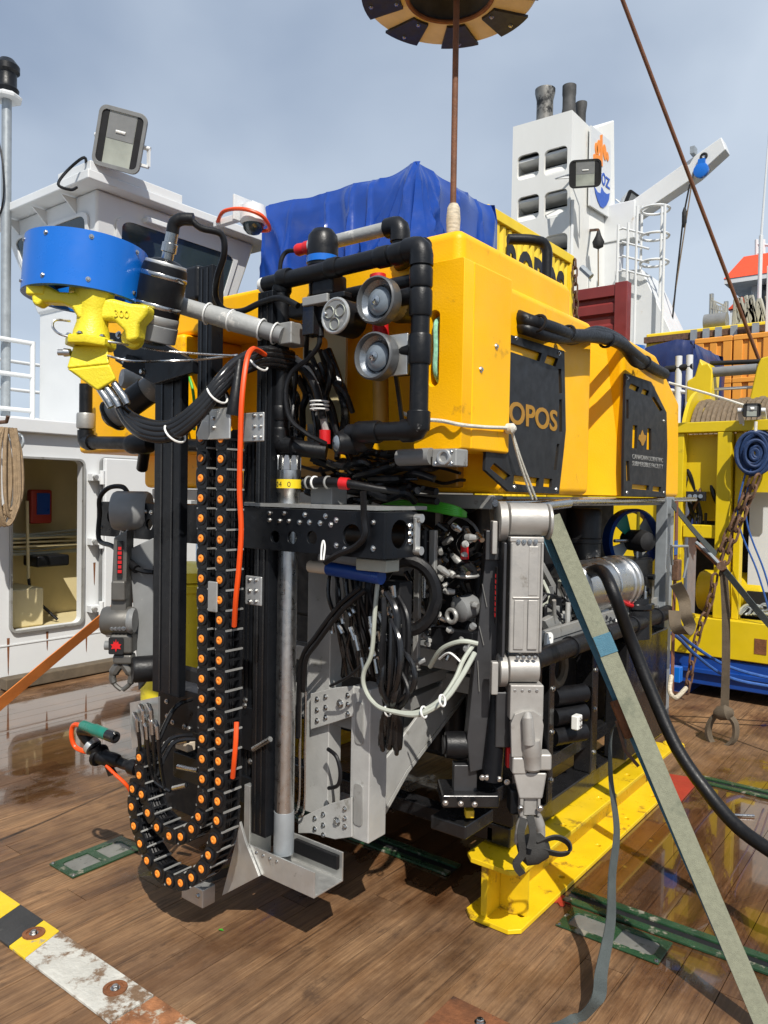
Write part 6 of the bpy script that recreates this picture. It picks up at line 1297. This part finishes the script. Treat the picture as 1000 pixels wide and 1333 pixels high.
    B('gripper_body', 682, 1030, 700, 1062, .015, .05); B('gripper_cheek', 677, 1036, 682, 1064, .005, .06); B('gripper_cheek', 700, 1036, 704, 1064, .005, .06)
    for u in (678, 703): bolt(T(u, 1052, .0), nA, sz(3), parent)
    P('gripper_jaw', MB().tube(smooth_path([T(684, 1062, .02), T(677, 1080, .02), T(676, 1100, .02), T(684, 1118, .02)]), [sz(7)] * 6 + [sz(6)] * 6 + [sz(4)] * 7, 10), m1, parent); P('gripper_jaw', MB().tube(smooth_path([T(698, 1062, .03), T(704, 1080, .03), T(702, 1100, .03), T(692, 1118, .02)]), [sz(7)] * 6 + [sz(6)] * 6 + [sz(4)] * 7, 10), m1, parent)
    if full:
        P('ram_body', MB().tube([T(651, 900, .09), T(640, 1015, .09)], [.030, .036], 18), 'anod', parent)
        CY('stub', 581, 617, 975, 18, .10, 'rubber'); P('stub_bore', MB().lathe([(sz(13), 0), (sz(13), .006)], T(580, 975, .10) - nA * sz(18) - uA * .004, uA, 18), 'dullblack', parent)
        P('red_cap', MB().obox(T(662, 985, .06), uA, nA, EZ, .016, .03, .07), 'redtape', parent, .003)
        B('forearm_shroud', 645, 900, 668, 975, .05, .06, 'titan_dark', .006); B('swivel_plate', 574, 1035, 652, 1053, .08, .16, 'gloss_black', .008)
        B('swivel_web', 590, 995, 622, 1035, .12, .05, 'titan_dark', .004)
        P('arm_base', MB().obox(T(606, 1078, .14) - nA * .08, EX, EY, EZ, .15, .20, .05), 'gloss_black', parent, .006)
        B('swivel_clip', 606, 1055, 618, 1066, .13, .04, 'chrome_yellow', .004); P('swivel_clip', MB().obox(T(672, 1040, .07), uA, nA, EZ, .055, .07, .09), 'anod', parent, .01)
        for u, v in ((628, 1012), (634, 1012), (650, 1014), (660, 1018), (580, 1045), (600, 1046), (618, 1047)): bolt(T(u, v, .06), nA, .007, parent)
class TR_:
    def __init__(s, d, cu, cv, s_, flip=0): s.d = d; s.cu = cu; s.cv = cv; s.s = s_
    def __call__(s, u, v, dd): return W(s.cu + (u - 685) * s.s, s.cv + (v - 677) * s.s, s.d + dd)
armR = rov
arm(rov, TR_(2.60, 685, 677, 1.0), False)
# second arm, folded at the far side
t2 = 2.95
def L2(u, v, dd=0): return W(u, v, t2 + dd)
def B2(name, u0, v0, u1, v1, dd, th, m='titan_shaded', bev=.005): return P(name, MB().obox(L2((u0 + u1) / 2, (v0 + v1) / 2, dd) - nA * th / 2, uA, nA, EZ, (u1 - u0) * t2 / 1000, th, (v1 - v0) * t2 / 1000), m, arm2, bev)
arm2 = P('manipulator_arm', MB().prism([L2(u, v) for u, v in ((148, 700), (166, 690), (164, 800), (143, 808))], -nA * .09), 'titan_shaded', rov, .005)
arm2['label'] = 'manipulator arm in shade-darkened grey hanging on the shaded side'
P('arm_shoulder', MB().lathe([(.075, -.07), (.08, -.06), (.08, .06), (.075, .07)], L2(172, 665, .16), uA, 24), 'grey_shell', arm2)
P('link_arm', MB().prism([L2(u, v, .06) for u, v in ((168, 715), (200, 700), (200, 870), (180, 900), (176, 830))], -nA * .08), 'grey_shell', arm2, .005)
P('name_plate', MB().obox(L2(156, 728, -.008), uA, nA, EZ, .020, .006, .14), 'dullblack', arm2); 
for k in range(6): P('red_mark', MB().obox(L2(156, 714 + k * 6, -.013), uA, nA, EZ, .012 + .003 * (k % 2), .002, .012), 'redtape', arm2)
B2('elbow_cover', 144, 756, 163, 783, -.02, .05, 'titan_shaded', .01); P('elbow', MB().lathe([(.05, -.06), (.055, -.05), (.055, .05), (.05, .06)], L2(155, 808, .03), uA, 22), 'titan_shaded', arm2)
P('elbow_cap', MB().lathe([(.045, -.012), (.05, 0), (.045, .012)], L2(172, 808, .0), uA, 20), 'grey_shell', arm2); B2('forearm', 142, 826, 172, 852, -.01, .08, 'titan_shaded', .012)
P('dark_patch', MB().plate(rrect(-.028, -.032, .028, .032, .006), [], L2(151, 841, -.018), uA, EZ, .004), 'dullblack', arm2); P('red_leaf', MB().plate([(0, -.024), (.004, -.010), (.018, -.012), (.014, -.002), (.020, .006), (.010, .008), (.008, .018), (.002, .012), (0, .026), (-.003, .012), (-.009, .018), (-.010, .008), (-.020, .006), (-.014, -.002), (-.018, -.012), (-.004, -.010)], [], L2(151, 841, -.021), uA, EZ, .002), 'redtape', arm2); B2('wrist', 146, 852, 172, 866, .0, .06, 'titan_shaded', .012); P('knob', MB().lathe([(.018, 0), (.018, .03)], L2(137, 840, .02), uA, 12), 'grey_shell', arm2)
for s in (-1, 1): P('jaw', MB().tube(smooth_path([L2(159 + 3 * s, 864, .03), L2(159 + 12 * s, 878, .03), L2(159 + 10 * s, 890, .03), L2(159 + 1 * s, 898, .03)]), [.020] * 6 + [.014] * 6 + [.009] * 7, 8), 'titan_shaded', arm2)
P('stub', MB().lathe([(.045, 0), (.05, .01), (.05, .09)], L2(172, 872, -.02), V((.5, 1, 0)), 20), 'rubber', arm2)
for k in range(4): bolt(L2(146 + 5 * k, 818, -.02), nA, .006, arm2)
# ================================================================== BEAM, LIFT LINE
bm_x0, bm_x1 = -1.495, -1.262; bmy0, bmy1 = 2.465, 4.30; bmh = .236
beam = thing('steel_beam', 'yellow painted wide flange steel beam lying on the deck under the vehicle', 'beam', ((bm_x0 + bm_x1) / 2, (bmy0 + bmy1) / 2, 0))
def flange(z0, z1, name):
    x0, x1 = bm_x0, bm_x1; c = .035
    hs_ = [circ(x1 - .045 if k % 2 == 0 else x1 - .05, bmy0 + .12 + k * .37, .013, 12) for k in range(5)]
    return P(name, MB().plate([(x0, bmy0 + c), (x0 + c, bmy0), (x1 - c, bmy0), (x1, bmy0 + c), (x1, bmy1 - c), (x1 - c, bmy1), (x0 + c, bmy1), (x0, bmy1 - c)], hs_, (0, 0, z1), EX, EY, z1 - z0), 'chrome_yellow', beam, .003)
flange(bmh - .018, bmh, 'top_flange'); flange(.002, .020, 'bottom_flange')
xc = (bm_x0 + bm_x1) / 2
P('web', MB().box((xc - .045, bmy0 + .02, .0205), (xc - .020, bmy1 - .07, bmh - .0185)), 'chrome_yellow', beam)
P('end_stiffener', MB().box((bm_x0 + .02, bmy0 + .17, .0205), (xc - .046, bmy0 + .182, bmh - .0185)), 'chrome_yellow', beam)
P('end_stiffener', MB().box((xc - .019, bmy0 + .12, .0205), (bm_x1 - .02, bmy0 + .132, bmh - .0185)), 'chrome_yellow', beam)
P('lashing_eye', MB().ring((bm_x1 - .02, bmy1 + .02, bmh - .005), EZ, .045, .014, 20, 8), 'chrome_yellow', beam)
b2 = thing('steel_beam', 'far yellow steel beam lying on the deck under the vehicle side by the deckhouse', 'beam', (-3.22, 3.6, 0))
P('top_flange', MB().box((-3.34, bmy0, bmh - .018), (-3.12, bmy1, bmh)), 'chrome_yellow', b2, .003); P('bottom_flange', MB().box((-3.34, bmy0, .002), (-3.12, bmy1, .02)), 'chrome_yellow', b2, .003); P('web', MB().box((-3.25, bmy0 + .05, .0205), (-3.21, bmy1 - .05, bmh - .0185)), 'chrome_yellow', b2)
# lift line with its docking ring
lx, ly = -2.08, 3.31
zl0 = WY(591, 325, ly).z; zl1 = WY(591, 258, ly).z; lp_ = WY(590, 300, ly); lx = lp_.x
ll = thing('lift_line', 'rusty brown lifting rod rising from the vehicle with a taped foot', 'lifting line', (lx, ly, 2.15))
zdk = 4.12
P('rod', MB().tube([(lx, ly, 2.15), (lx - .012, ly, zdk + 1.5)], .0155, 10), 'rustrod', ll)
P('tape_wrap', MB().lathe([(.030, 0), (.036, .03), (.033, .10), (.037, .18), (.032, zl1 - zl0 - .02), (.022, zl1 - zl0)], (lx, ly, zl0 - .03), EZ, 16), 'tape', ll)
P('foot', MB().lathe([(.07, 0), (.07, .08), (.04, .10)], (lx, ly, 2.15), EZ, 18), 'alu', ll)
dk_ = thing('docking_ring', 'tan and black segmented docking ring hanging high on the lifting rod', 'docking ring', (lx - .012, ly, zdk))
dR = .445; dc = V((lx - .012 - .035, ly, zdk))
P('ring_plate', MB().lathe([(dR * .50, .0), (dR * .97, .0), (dR, .012), (dR, .07), (dR * .50, .09), (dR * .50, 0)], dc, EZ, 64, cap=False), 'tan', dk_)
P('bowl', MB().lathe([(dR * .50, .005), (dR * .44, .10), (dR * .30, .20), (.03, .26)], dc, EZ, 48, cap=False), 'soot', dk_)
P('bowl_rim', MB().ring(dc + V((0, 0, -.003)), EZ, dR * .49, .012, 56, 8), 'rustrod', dk_)
for k in range(8):
    a0 = rad(45 * k + 12); a1 = a0 + rad(27); pts = []
    for i in range(6): a = a0 + (a1 - a0) * (i / 5) * .8 + (a1 - a0) * .1; pts.append((dR * .57, a))
    ps_ = [(dc.x + r_ * math.cos(a), dc.y + r_ * math.sin(a), zdk - .014) for r_, a in pts] + [(dc.x + dR * 1.01 * math.cos(a0 + (a1 - a0) * i / 5), dc.y + dR * 1.01 * math.sin(a0 + (a1 - a0) * i / 5), zdk - .014) for i in range(5, -1, -1)]
    pd_ = P('pad', MB().prism(ps_, (0, 0, .0135)), 'padblack', dk_)
    for r_ in (.62, .92): bolt(V((dc.x + dR * r_ * math.cos((a0 + a1) / 2), dc.y + dR * r_ * math.sin((a0 + a1) / 2), zdk - .0145)), -EZ, .008, dk_)
P('shroud', MB().lathe([(dR * .9, .09), (dR * .55, .35), (.06, .55), (.06, .9)], dc, EZ, 40, cap=False), 'tan', dk_)
# tag line crossing the sky
gl = thing('guy_rod', 'long brown steel guy rod slanting down across the sky to the winch', 'guy rod', WY(996, 490, 7.3))
P('rod', MB().tube([W(1000, 500, 7.2), W(806, -12, 6.0), W(770, -110, 5.8)], .016, 10), 'rustrod', gl)
P('rod_end', MB().lathe([(.03, 0), (.035, .05), (.02, .12)], W(1002, 505, 7.2), D(806, -12) * 6.0 - D(1000, 500) * 7.2, 12), 'alu', gl)
# ================================================================== RIGHT: WINCH FRAME
wf = 6.42
wn = thing('winch_frame', 'yellow steel winch frame with a rope drum on a dark blue base', 'winch', (-1.2, wf + .6, 0))
def wb(name, u0, v0, u1, v1, y=wf, th=.12, m='frame_yellow', bev=.008): return P(name, YB(MB(), u0, v0, u1, v1, y, th), m, wn, bev)
xW0 = WY(872, 700, wf).x; xW1 = .9
zq = lambda v, u=940: WY(u, v, wf).z
def wbar(name, z0, z1, x0=xW0, x1=xW1, y=wf, th=.12, m='frame_yellow', bev=.008): return P(name, MB().box((x0, y, z0), (x1, y + th, z1)), m, wn, bev)
wbar('top_beam', zq(562), zq(548), -3.3); wbar('bottom_beam', zq(856), zq(806), y=wf - .03, th=.2); P('motor_housing', MB().box((-3.2, wf + .2, .9), (xW0 - .15, wf + .6, 1.75)), 'frame_yellow', wn, .03)
for xx in (-3.3, -2.7): P('post', MB().box((xx, wf + .001, .1), (xx + .12, wf + .12, zq(562) - .001)), 'frame_yellow', wn, .008)
xm_ = WY(930, 700, wf).x; xm1 = WY(949, 700, wf).x; x2 = WY(952, 700, wf).x; x3 = WY(961, 700, wf).x
P('post', MB().box((xm_, wf + .001, zq(806) + .001), (xm1, wf + .12, zq(562) - .001)), 'frame_yellow', wn, .008)
P('post', MB().box((x2, wf + .06, zq(806) + .001), (x3, wf + .16, zq(562) - .001)), 'frame_yellow', wn, .006)
P('post', MB().box((xW0, wf + .02, zq(806) + .001), (WY(886, 700, wf).x, wf + .12, zq(562) - .001)), 'frame_yellow', wn, .006)
P('post', MB().box((.80, wf + .001, zq(806) + .001), (.9, wf + .12, zq(562) - .001)), 'frame_yellow', wn, .006)
wbar('mid_beam', zq(700, 900), zq(683, 900), WY(887, 700, wf).x, xm_ - .001, wf + .03, .08)
P('base', MB().box((xW0 - .05, wf - .01, .10), (xW1 + .1, wf + 1.8, zq(858))), 'bluedark', wn, .01); P('base_rail', MB().box((xW0 - .04, wf - .05, .20), (xW1 + .1, wf - .011, .235)), 'bluedark', wn, .005)
for xx in (xW0 + .05, -.3, .8): P('base_foot', MB().box((xx, wf + .05, .0), (xx + .12, wf + 1.6, .10)), 'bluedark', wn)
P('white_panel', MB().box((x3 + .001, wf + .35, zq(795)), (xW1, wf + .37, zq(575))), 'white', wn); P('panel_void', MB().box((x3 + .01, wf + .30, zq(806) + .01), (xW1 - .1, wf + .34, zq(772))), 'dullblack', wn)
for i in range(18): u = rnd.uniform(955, 1000); P('loose_cable', MB().tube(smooth_path([WY(u, 800, wf + .12), WY(u + 12, 792 + rnd.uniform(-6, 6), wf + .14), WY(u + 30, 798 + rnd.uniform(-8, 4), wf + .12)]), .010, 6), rnd.choice(('whitehose', 'rubber', 'greygalv')), wn)
drum_c = V((xW0 + .02, wf + .75, WY(930, 548, wf + .40).z - .22)); dRm = .42
drm = P('drum', MB().cyl(drum_c, drum_c + V((1.9, 0, 0)), dRm - .03, 40), 'frame_yellow', wn)
P('drum_flange', MB().lathe([(dRm + .10, -.03), (dRm + .10, .0)], drum_c, EX, 40), 'frame_yellow', wn)
for k in range(46):
    P('rope_turn', MB().ring(drum_c + V((.025 + k * .040, 0, .006 * math.sin(k * 1.7))), EX, dRm + .004 * math.sin(k * 2.3), .021, 40, 6), 'wirerope', drm)
P('winch_cheek', MB().prism([WY(u, v, wf + .9) for u, v in ((893, 522), (894, 496), (904, 490), (911, 466), (915, 474), (922, 472), (928, 482), (925, 530), (905, 540))], (0, .25, 0)), 'frame_yellow', wn, .015)
P('winch_cheek', MB().prism([WY(u, v, wf + .9) for u, v in ((975, 522), (985, 478), (990, 466), (1005, 462), (1010, 540), (975, 545))], (0, .25, 0)), 'frame_yellow', wn, .015)
P('fairlead_roller', MB().cyl(WY(924, 485, wf + .95), WY(986, 480, wf + .95), .045, 18), 'grey_shell', wn); P('spreader', MB().cyl(WY(925, 473, wf + 1.1), WY(1000, 470, wf + 1.1), .022, 12), 'dullblack', wn); P('spreader', MB().cyl(WY(925, 507, wf + 1.0), WY(1000, 503, wf + 1.0), .014, 10), 'white', wn)
P('drum_guard', MB().box((xW0 + .01, wf + .14, zq(640)), (xm_ + .5, wf + .16, zq(563))), 'frame_yellow', wn)
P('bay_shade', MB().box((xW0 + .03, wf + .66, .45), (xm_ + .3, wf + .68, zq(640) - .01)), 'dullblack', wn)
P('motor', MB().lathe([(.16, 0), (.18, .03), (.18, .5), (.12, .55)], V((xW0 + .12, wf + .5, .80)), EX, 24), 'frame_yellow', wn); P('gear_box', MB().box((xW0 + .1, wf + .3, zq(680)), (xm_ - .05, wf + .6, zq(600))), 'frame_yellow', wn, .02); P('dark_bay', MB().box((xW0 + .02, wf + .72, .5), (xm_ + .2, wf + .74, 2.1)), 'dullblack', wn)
for k in range(4): P('valve_lever', MB().tube([WY(897 + 7 * k, 690, wf + .15), WY(898 + 7 * k, 672 - 4 * (k % 2), wf + .12)], .012, 8), 'dullblack', wn)
P('gauge_box', YB(MB(), 893, 640, 917, 652, wf + .02, .06), 'dullblack', wn, .004)
for k in range(3): P('gauge', MB().cyl(WY(898 + 7 * k, 646, wf + .02), WY(898 + 7 * k, 646, wf + .005), .017, 14), 'lens', wn)
for k in range(3): P('vent_slot', YB(MB(), 900 + 7 * k, 608, 903 + 7 * k, 615, wf + .298, .004), 'dullblack', wn, 0)
for k in range(10):
    p = [(rnd.uniform(888, 925), 580 + rnd.uniform(0, 60), wf + .2)]
    for j in range(3): p.append((p[-1][0] + rnd.uniform(-10, 10), p[-1][1] + rnd.uniform(10, 35), wf + rnd.uniform(.1, .25)))
    hose('hydraulic_line', p, rnd.choice((.012, .018)), rnd.choice(('rubber', 'chainrust', 'rubber')), wn, 7)
P('rust_socket', YB(MB(), 982, 832, 998, 852, wf - .034, .003), 'rust', wn, 0)
hose('stay_wire', [(870, 498, wf - .3), (920, 512, wf - .1), (970, 528, wf + .0)], .010, 'whiterope', wn, 6)
p = WY(979, 534, wf - .08); flood('small black work light on the yellow winch frame beam', p, V((.4, -.9, -.1)), 0, .125, .105, dep=.07, body='dullblack', bez='dullblack', bracket=V((0, .1, -.10)))
# railing stub between vehicle and winch
rs2 = thing('railing', 'short white railing stub between the vehicle and the winch', 'railing', WY(883, 540, 8.2) * 1)
rz = WY(883, 470, 8.2).z
for u in (883, 897): x_ = WY(u, 500, 8.2).x; P('post', MB().cyl((x_, 8.2, 0), (x_, 8.2, rz + .05), .035, 10), 'white', rs2)
P('rail', MB().cyl(WY(866, 481, 8.2), WY(902, 477, 8.2), .035, 10), 'dullblack', rs2); P('rail', MB().cyl(WY(870, 508, 8.2), WY(905, 512, 8.2), .022, 8), 'white', rs2)
# ================================================================== LASHINGS
def strap(name, label, pts, w, m, side, th=.004, grp=None, parts=None, cat='strap'):
    """flat webbing along a path; side: direction of its width"""
    q = smooth_path([p if isinstance(p, V) else WY(*p) for p in pts], 8); mb = MB(); k = len(q)
    sides = side if isinstance(side, list) else [side] * 2
    vs = []; fs = []
    for i, p in enumerate(q):
        s = i / (k - 1); sd_ = (V(sides[0]).lerp(V(sides[1]), s)).normalized(); t_ = (q[min(k - 1, i + 1)] - q[max(0, i - 1)]).normalized()
        sd_ = (sd_ - t_ * sd_.dot(t_)).normalized(); n = t_.cross(sd_) * th / 2
        for a, b in ((-1, -1), (1, -1), (1, 1), (-1, 1)): vs.append(p + sd_ * w / 2 * a + n * b)
    for i in range(k - 1):
        for j in range(4): fs.append((i * 4 + j, i * 4 + (j + 1) % 4, i * 4 + 4 + (j + 1) % 4, i * 4 + 4 + j))
    fs += [(0, 1, 2, 3), tuple((k - 1) * 4 + j for j in (3, 2, 1, 0))]
    mb.add(vs, fs)
    o = P(name, mb, m, parts)
    if label: tag(o, label, cat, grp)
    return o
sA = WX(718, 672, -1.22); sB = WZ(1003, 1352)
ts = thing('tie_down_strap', 'faded grey green tie down strap stretched from the vehicle to the deck', 'strap', (sB.x, sB.y, 0))
strap('webbing', None, [sA, sA.lerp(sB, .5) + V((0, 0, -.006)), sB + V((0, 0, .004))], .062, 'webgrey', _R + V((0, 0, .3)), parts=ts)
dirS = (sB - sA).normalized(); nS = dirS.cross(_R + V((0, 0, .3))).normalized(); nS = nS if nS.dot(FW) < 0 else -nS
wS = (_R + V((0, 0, .3))); wS = (wS - dirS * wS.dot(dirS)).normalized()
strap('doubled_webbing', None, [sA + wS * -.03 + nS * -.03 + dirS * .05, sA.lerp(sB, .45) + nS * -.05 - wS * .012, sB + V((-.02, .03, .004))], .05, 'webteal', wS + nS * .5, parts=ts)
c0 = sA.lerp(sB, .285); P('colour_band', MB().obox(c0 + nS * .0035, wS, dirS, nS, .0625, .07, .001), 'webteal', ts)
rk = WY(795, 936, sA.lerp(sB, .40).y)
rk = sA.lerp(sB, .43) - wS * .02 - nS * .02
P('ratchet', MB().obox(rk - nS * .03, wS, dirS, nS, .06, .13, .03), 'rust', ts, .005); P('ratchet_handle', MB().tube([rk - nS * .05 - wS * .03, rk - nS * .06 + dirS * .10 - wS * .04, rk - nS * .05 + dirS * .16 - wS * .02], .006, 8), 'chainrust', ts)
hk = W(797, 945, 2.78)
gnd = WZ(752, 1330)
strap('strap_tail', 'loose dark webbing strap tail hanging to the deck beside the yellow beam', [rk - nS * .02, hk + V((0, 0, -.02)), W(795, 1010, 2.74), W(803, 1080, 2.66), W(797, 1140, 2.58), W(795, 1200, 2.52), W(783, 1265, 2.42), gnd + V((.05, .03, .08)), gnd + V((0, 0, .006)), gnd + V((-.06, -.10, .006))], .040, 'webdark', [_R * .35 + FW, _R])
# knotted strap in the gripper
kn = W(694, 1105, 2.56)
ks = thing('sling', 'dark webbing sling knotted round the right arm gripper', 'sling', kn - V((0, 0, .06)))
P('knot', MB().lathe([(.02, -.05), (.045, -.035), (.050, 0), (.04, .04), (.015, .055)], kn, uA + EZ * .3, 14), 'webblack', ks)
strap('loop', None, [W(700, 1098, 2.53), W(722, 1090, 2.53), W(738, 1096, 2.53), W(741, 1108, 2.53), W(728, 1112, 2.53), W(704, 1106, 2.53)], .028, 'webblack', EZ + nA * .8, .006, parts=ks)
strap('strand', None, [W(682, 1065, 2.52), W(678, 1085, 2.50), W(680, 1110, 2.50), W(672, 1125, 2.5), W(680, 1138, 2.51)], .024, 'webblack', uA, .006, parts=ks)
strap('strand', None, [W(690, 1062, 2.52), W(694, 1085, 2.50), W(690, 1105, 2.49)], .024, 'webblack', uA, .006, parts=ks)
# orange ratchet strap from the vehicle's far side
strap('tie_down_strap', 'orange tie down strap slanting to the deck beside the deckhouse', [W(205, 752, 3.3), W(138, 802, 3.2), W(60, 866, 3.05), W(-40, 950, 2.9), W(-330, 1190, 2.6) ], .055, 'weborange', _R * .5 + EZ)
# brown lashing at the vehicle's rear post
x_ = -1.25
bs = thing('lashing_strap', 'brown ratchet lashing tied from the rear of the vehicle frame to the deck', 'strap', WX(874, 905, x_))
q0 = WX(880, 655, x_); zs0 = q0.z
strap('webbing', None, [WX(881, 652, x_), WX(880, 720, x_), WX(877, 800, x_), WX(875, 905, x_)], .045, 'webred', EY, .005, parts=bs)
P('blue_band', MB().obox(WX(880, 713, x_ + .004), EX, EY, EZ, .004, .048, .075), 'bluerope', bs)
P('ratchet', MB().obox(WX(881, 742, x_ + .02), EX, EY, EZ, .035, .062, .11), 'chainrust', bs, .006); P('ratchet_handle', MB().tube([WX(875, 735, x_ + .05), WX(874, 711, x_ + .06), WX(895, 711, x_ + .06), WX(896, 725, x_ + .05), WX(890, 752, x_ + .03)], .007, 8), 'greygalv', bs)
strap('slack_loop', None, [WX(880, 760, x_ + .03), WX(890, 780, x_ + .05), WX(893, 800, x_ + .07), WX(898, 815, x_ + .08), WX(890, 825, x_ + .07), WX(880, 815, x_ + .05), WX(878, 795, x_ + .03)], .06, 'webbrown', EY * .6 + EX, .006, parts=bs)
P('deck_hook', MB().tube(smooth_path([WX(874, 880, x_), WX(872, 900, x_ + .02), WX(880, 908, x_ + .04), WX(893, 896, x_ + .04)]), .012, 8), 'tape', bs)
P('turnbuckle', YB(MB(), 866, 868, 885, 888, 4.45, .06), 'blue', bs, .005)
# lashing strap with a chain hoist ahead of the winch
ls = thing('lashing_strap', 'grey brown lashing with a lever tensioner slanting in front of the yellow winch frame', 'strap', WX(935, 720, -.9))
yL = 5.6
strap('webbing', None, [WX(875, 655, -1.22), WY(905, 693, 5.0), WY(932, 722, 5.3)], .040, 'webdark', EZ, .005, parts=ls)
strap('webbing', None, [WY(940, 738, 5.3), WY(970, 775, 5.2), WY(1010, 822, 5.1), WY(1180, 1010, 4.9)], .045, 'webdark', EZ, .005, parts=ls)
P('tensioner', MB().bar(WY(908, 708, 5.28), WY(944, 742, 5.28), .06, .035), 'rust', ls, .008)
P('tensioner_pin', MB().cyl(WY(939, 737, 5.24), WY(939, 737, 5.34), .028, 14), 'chainrust', ls); P('tensioner_lever', MB().tube([WY(906, 706, 5.26), WY(925, 722, 5.25), WY(938, 736, 5.25)], .012, 8), 'greygalv', ls)
hs2 = thing('hanging_sling', 'dirty webbing sling hanging from the lever tensioner and ending in a knotted eye', 'sling', WY(940, 975, 5.3))
strap('webbing', None, [WY(942, 742, 5.3), WY(945, 800, 5.3), WY(945, 870, 5.3), WY(943, 930, 5.3)], .050, 'webbrown', EX, .006, parts=hs2)
strap('eye', None, [WY(942, 925, 5.29), WY(928, 935, 5.29), WY(922, 952, 5.29), WY(928, 968, 5.29), WY(942, 972, 5.29), WY(956, 962, 5.29), WY(957, 942, 5.29), WY(945, 928, 5.28)], .045, 'webbrown', EY + EX * .45, .020, parts=hs2)
P('knot', MB().lathe([(.02, -.06), (.045, -.03), (.05, .02), (.02, .06)], WY(942, 928, 5.28), EX + EZ * .3, 12), 'webbrown', hs2)
# rusty chain
CHL = mesh_of(MB().tube([(.011 * math.cos(a) if False else (.012 * math.cos(a)), 0, .014 * math.sin(a) + (.012 if math.sin(a) > 0 else -.012)) for a in [2 * math.pi * i / 16 for i in range(16)]], .0048, 6, closed=True), 'chainrust', 'chain_link')
def chain(label, pts, sc=1.6, grp=None):
    q = smooth_path([p if isinstance(p, V) else WY(*p) for p in pts], 14); t = thing('chain', label, 'chain', q[-1], grp)
    step = .040 * sc; acc = 0; last = q[0]; i = 0
    for a, b in zip(q, q[1:]):
        L = (b - a).length; s = 0
        while acc + (L - s) >= step:
            s += step - acc; acc = 0; p = a.lerp(b, s / L); d_ = (b - a).normalized()
            R_ = d_.to_track_quat('Z', 'Y').to_matrix() @ M.Rotation(rad(90 * (i % 2) + 40), 3, 'Z'); piece('chain_link', CHL, t, p, R_, sc); i += 1
        acc += L - s
    return t
chain('doubled rusty chain hanging from the blue rope coil to the tensioner', [(990, 612, wf - .1), (975, 650, wf - .12), (955, 700, wf - .15), (940, 742, wf - .2)], 2.2)
chain('rusty chain strand beside the doubled chain above the tensioner', [(984, 612, wf - .06), (966, 655, wf - .08), (946, 700, wf - .12), (930, 735, wf - .16)], 2.2)
chain('long rusty chain falling from the tensioner to the deck', [(932, 742, wf - .2), (925, 780, wf - .2), (912, 815, wf - .2), (903, 850, wf - .2), (898, 880, wf - .2), (895, 895, wf - .2)], 2.0)
chain('dark chain hanging at the corner of the yellow container', [WX(748, 333, vx + .05), WX(749, 370, vx + .05), WX(750, 412, vx + .05), WX(750, 470, vx + .05)], 2.4)
# blue rope coil
q = WY(983, 590, wf - .05)
rc_ = thing('rope_coil', 'coil of dark blue rope hung on the winch frame', 'rope', q + V((0, 0, -.16)))
for k in range(30):
    o_ = V((rnd.uniform(-.02, .02), rnd.uniform(-.05, .05), rnd.uniform(-.015, .015))); P('turn', MB().ring(q + o_, V((.35, -1, .1 * math.sin(k))), .02 + .10 * rnd.random(), .013, 26, 6, 1.4), 'navyrope', rc_)
hose('hanger', [q + V((0, -.01, .14)), q + V((0, .0, .24))], .012, 'whiterope', rc_)
for k in range(2): hose('rope_end', [q + V((-.05 + .03 * k, -.03, -.12)), q + V((-.10 + .06 * k, -.04, -.5)), q + V((.05 + .05 * k, -.04, -.9)), q + V((.14 + .04 * k, -.03, -1.2))], .007, 'bluerope', rc_, 6)
# blue lines crossing low on the right
for k, pts in enumerate(([(856, 808, 4.35), (880, 822, 4.8), (905, 842, 5.2), (945, 866, 5.5), (1000, 882, 5.7), (1100, 900, 6.0)], [(850, 815, 4.35), (880, 828, 4.75), (905, 852, 5.1), (945, 880, 5.4), (1000, 893, 5.6), (1100, 905, 5.9)])):
    o = hose('blue_line', pts, .011, 'bluerope', None); tag(o, ('upper blue line stretched taut from the vehicle rear past the winch base', 'lower slack blue line led from the vehicle rear past the winch base')[k], 'rope')
# umbilical
um = hose('umbilical_cable', [WX(755, 757, -1.48), WX(768, 745, -1.36), WX(785, 745, -1.24), WX(800, 775, -1.16), WY(822, 835, 3.15), WY(850, 905, 3.15), WY(882, 975, 3.12), WY(920, 1030, 3.10), WY(960, 1076, 3.05), WY(1010, 1112, 3.0), WY(1100, 1170, 2.95), WZ(1230, 1205, .03)], .026, 'rubber', None, 14)
tag(um, 'thick black umbilical cable sweeping from the steel canister down to the wet deck', 'cable')
# yellow bin seen behind the far mast
bq = W(243, 870, 5.0)
yb = thing('yellow_bin', 'yellow bin with red paint marks standing behind the vehicle masts', 'bin', (bq.x, bq.y, 0))
P('body', MB().lathe([(.26, 0), (.28, .02), (.30, .95), (.31, .96), (.31, 1.0), (.27, 1.02)], (bq.x, bq.y, 0.0), EZ, 28), 'cast_yellow', yb); P('lid', MB().lathe([(.30, 1.02), (.29, 1.08), (.1, 1.12)], (bq.x, bq.y, 0), EZ, 28), 'cast_yellow', yb)
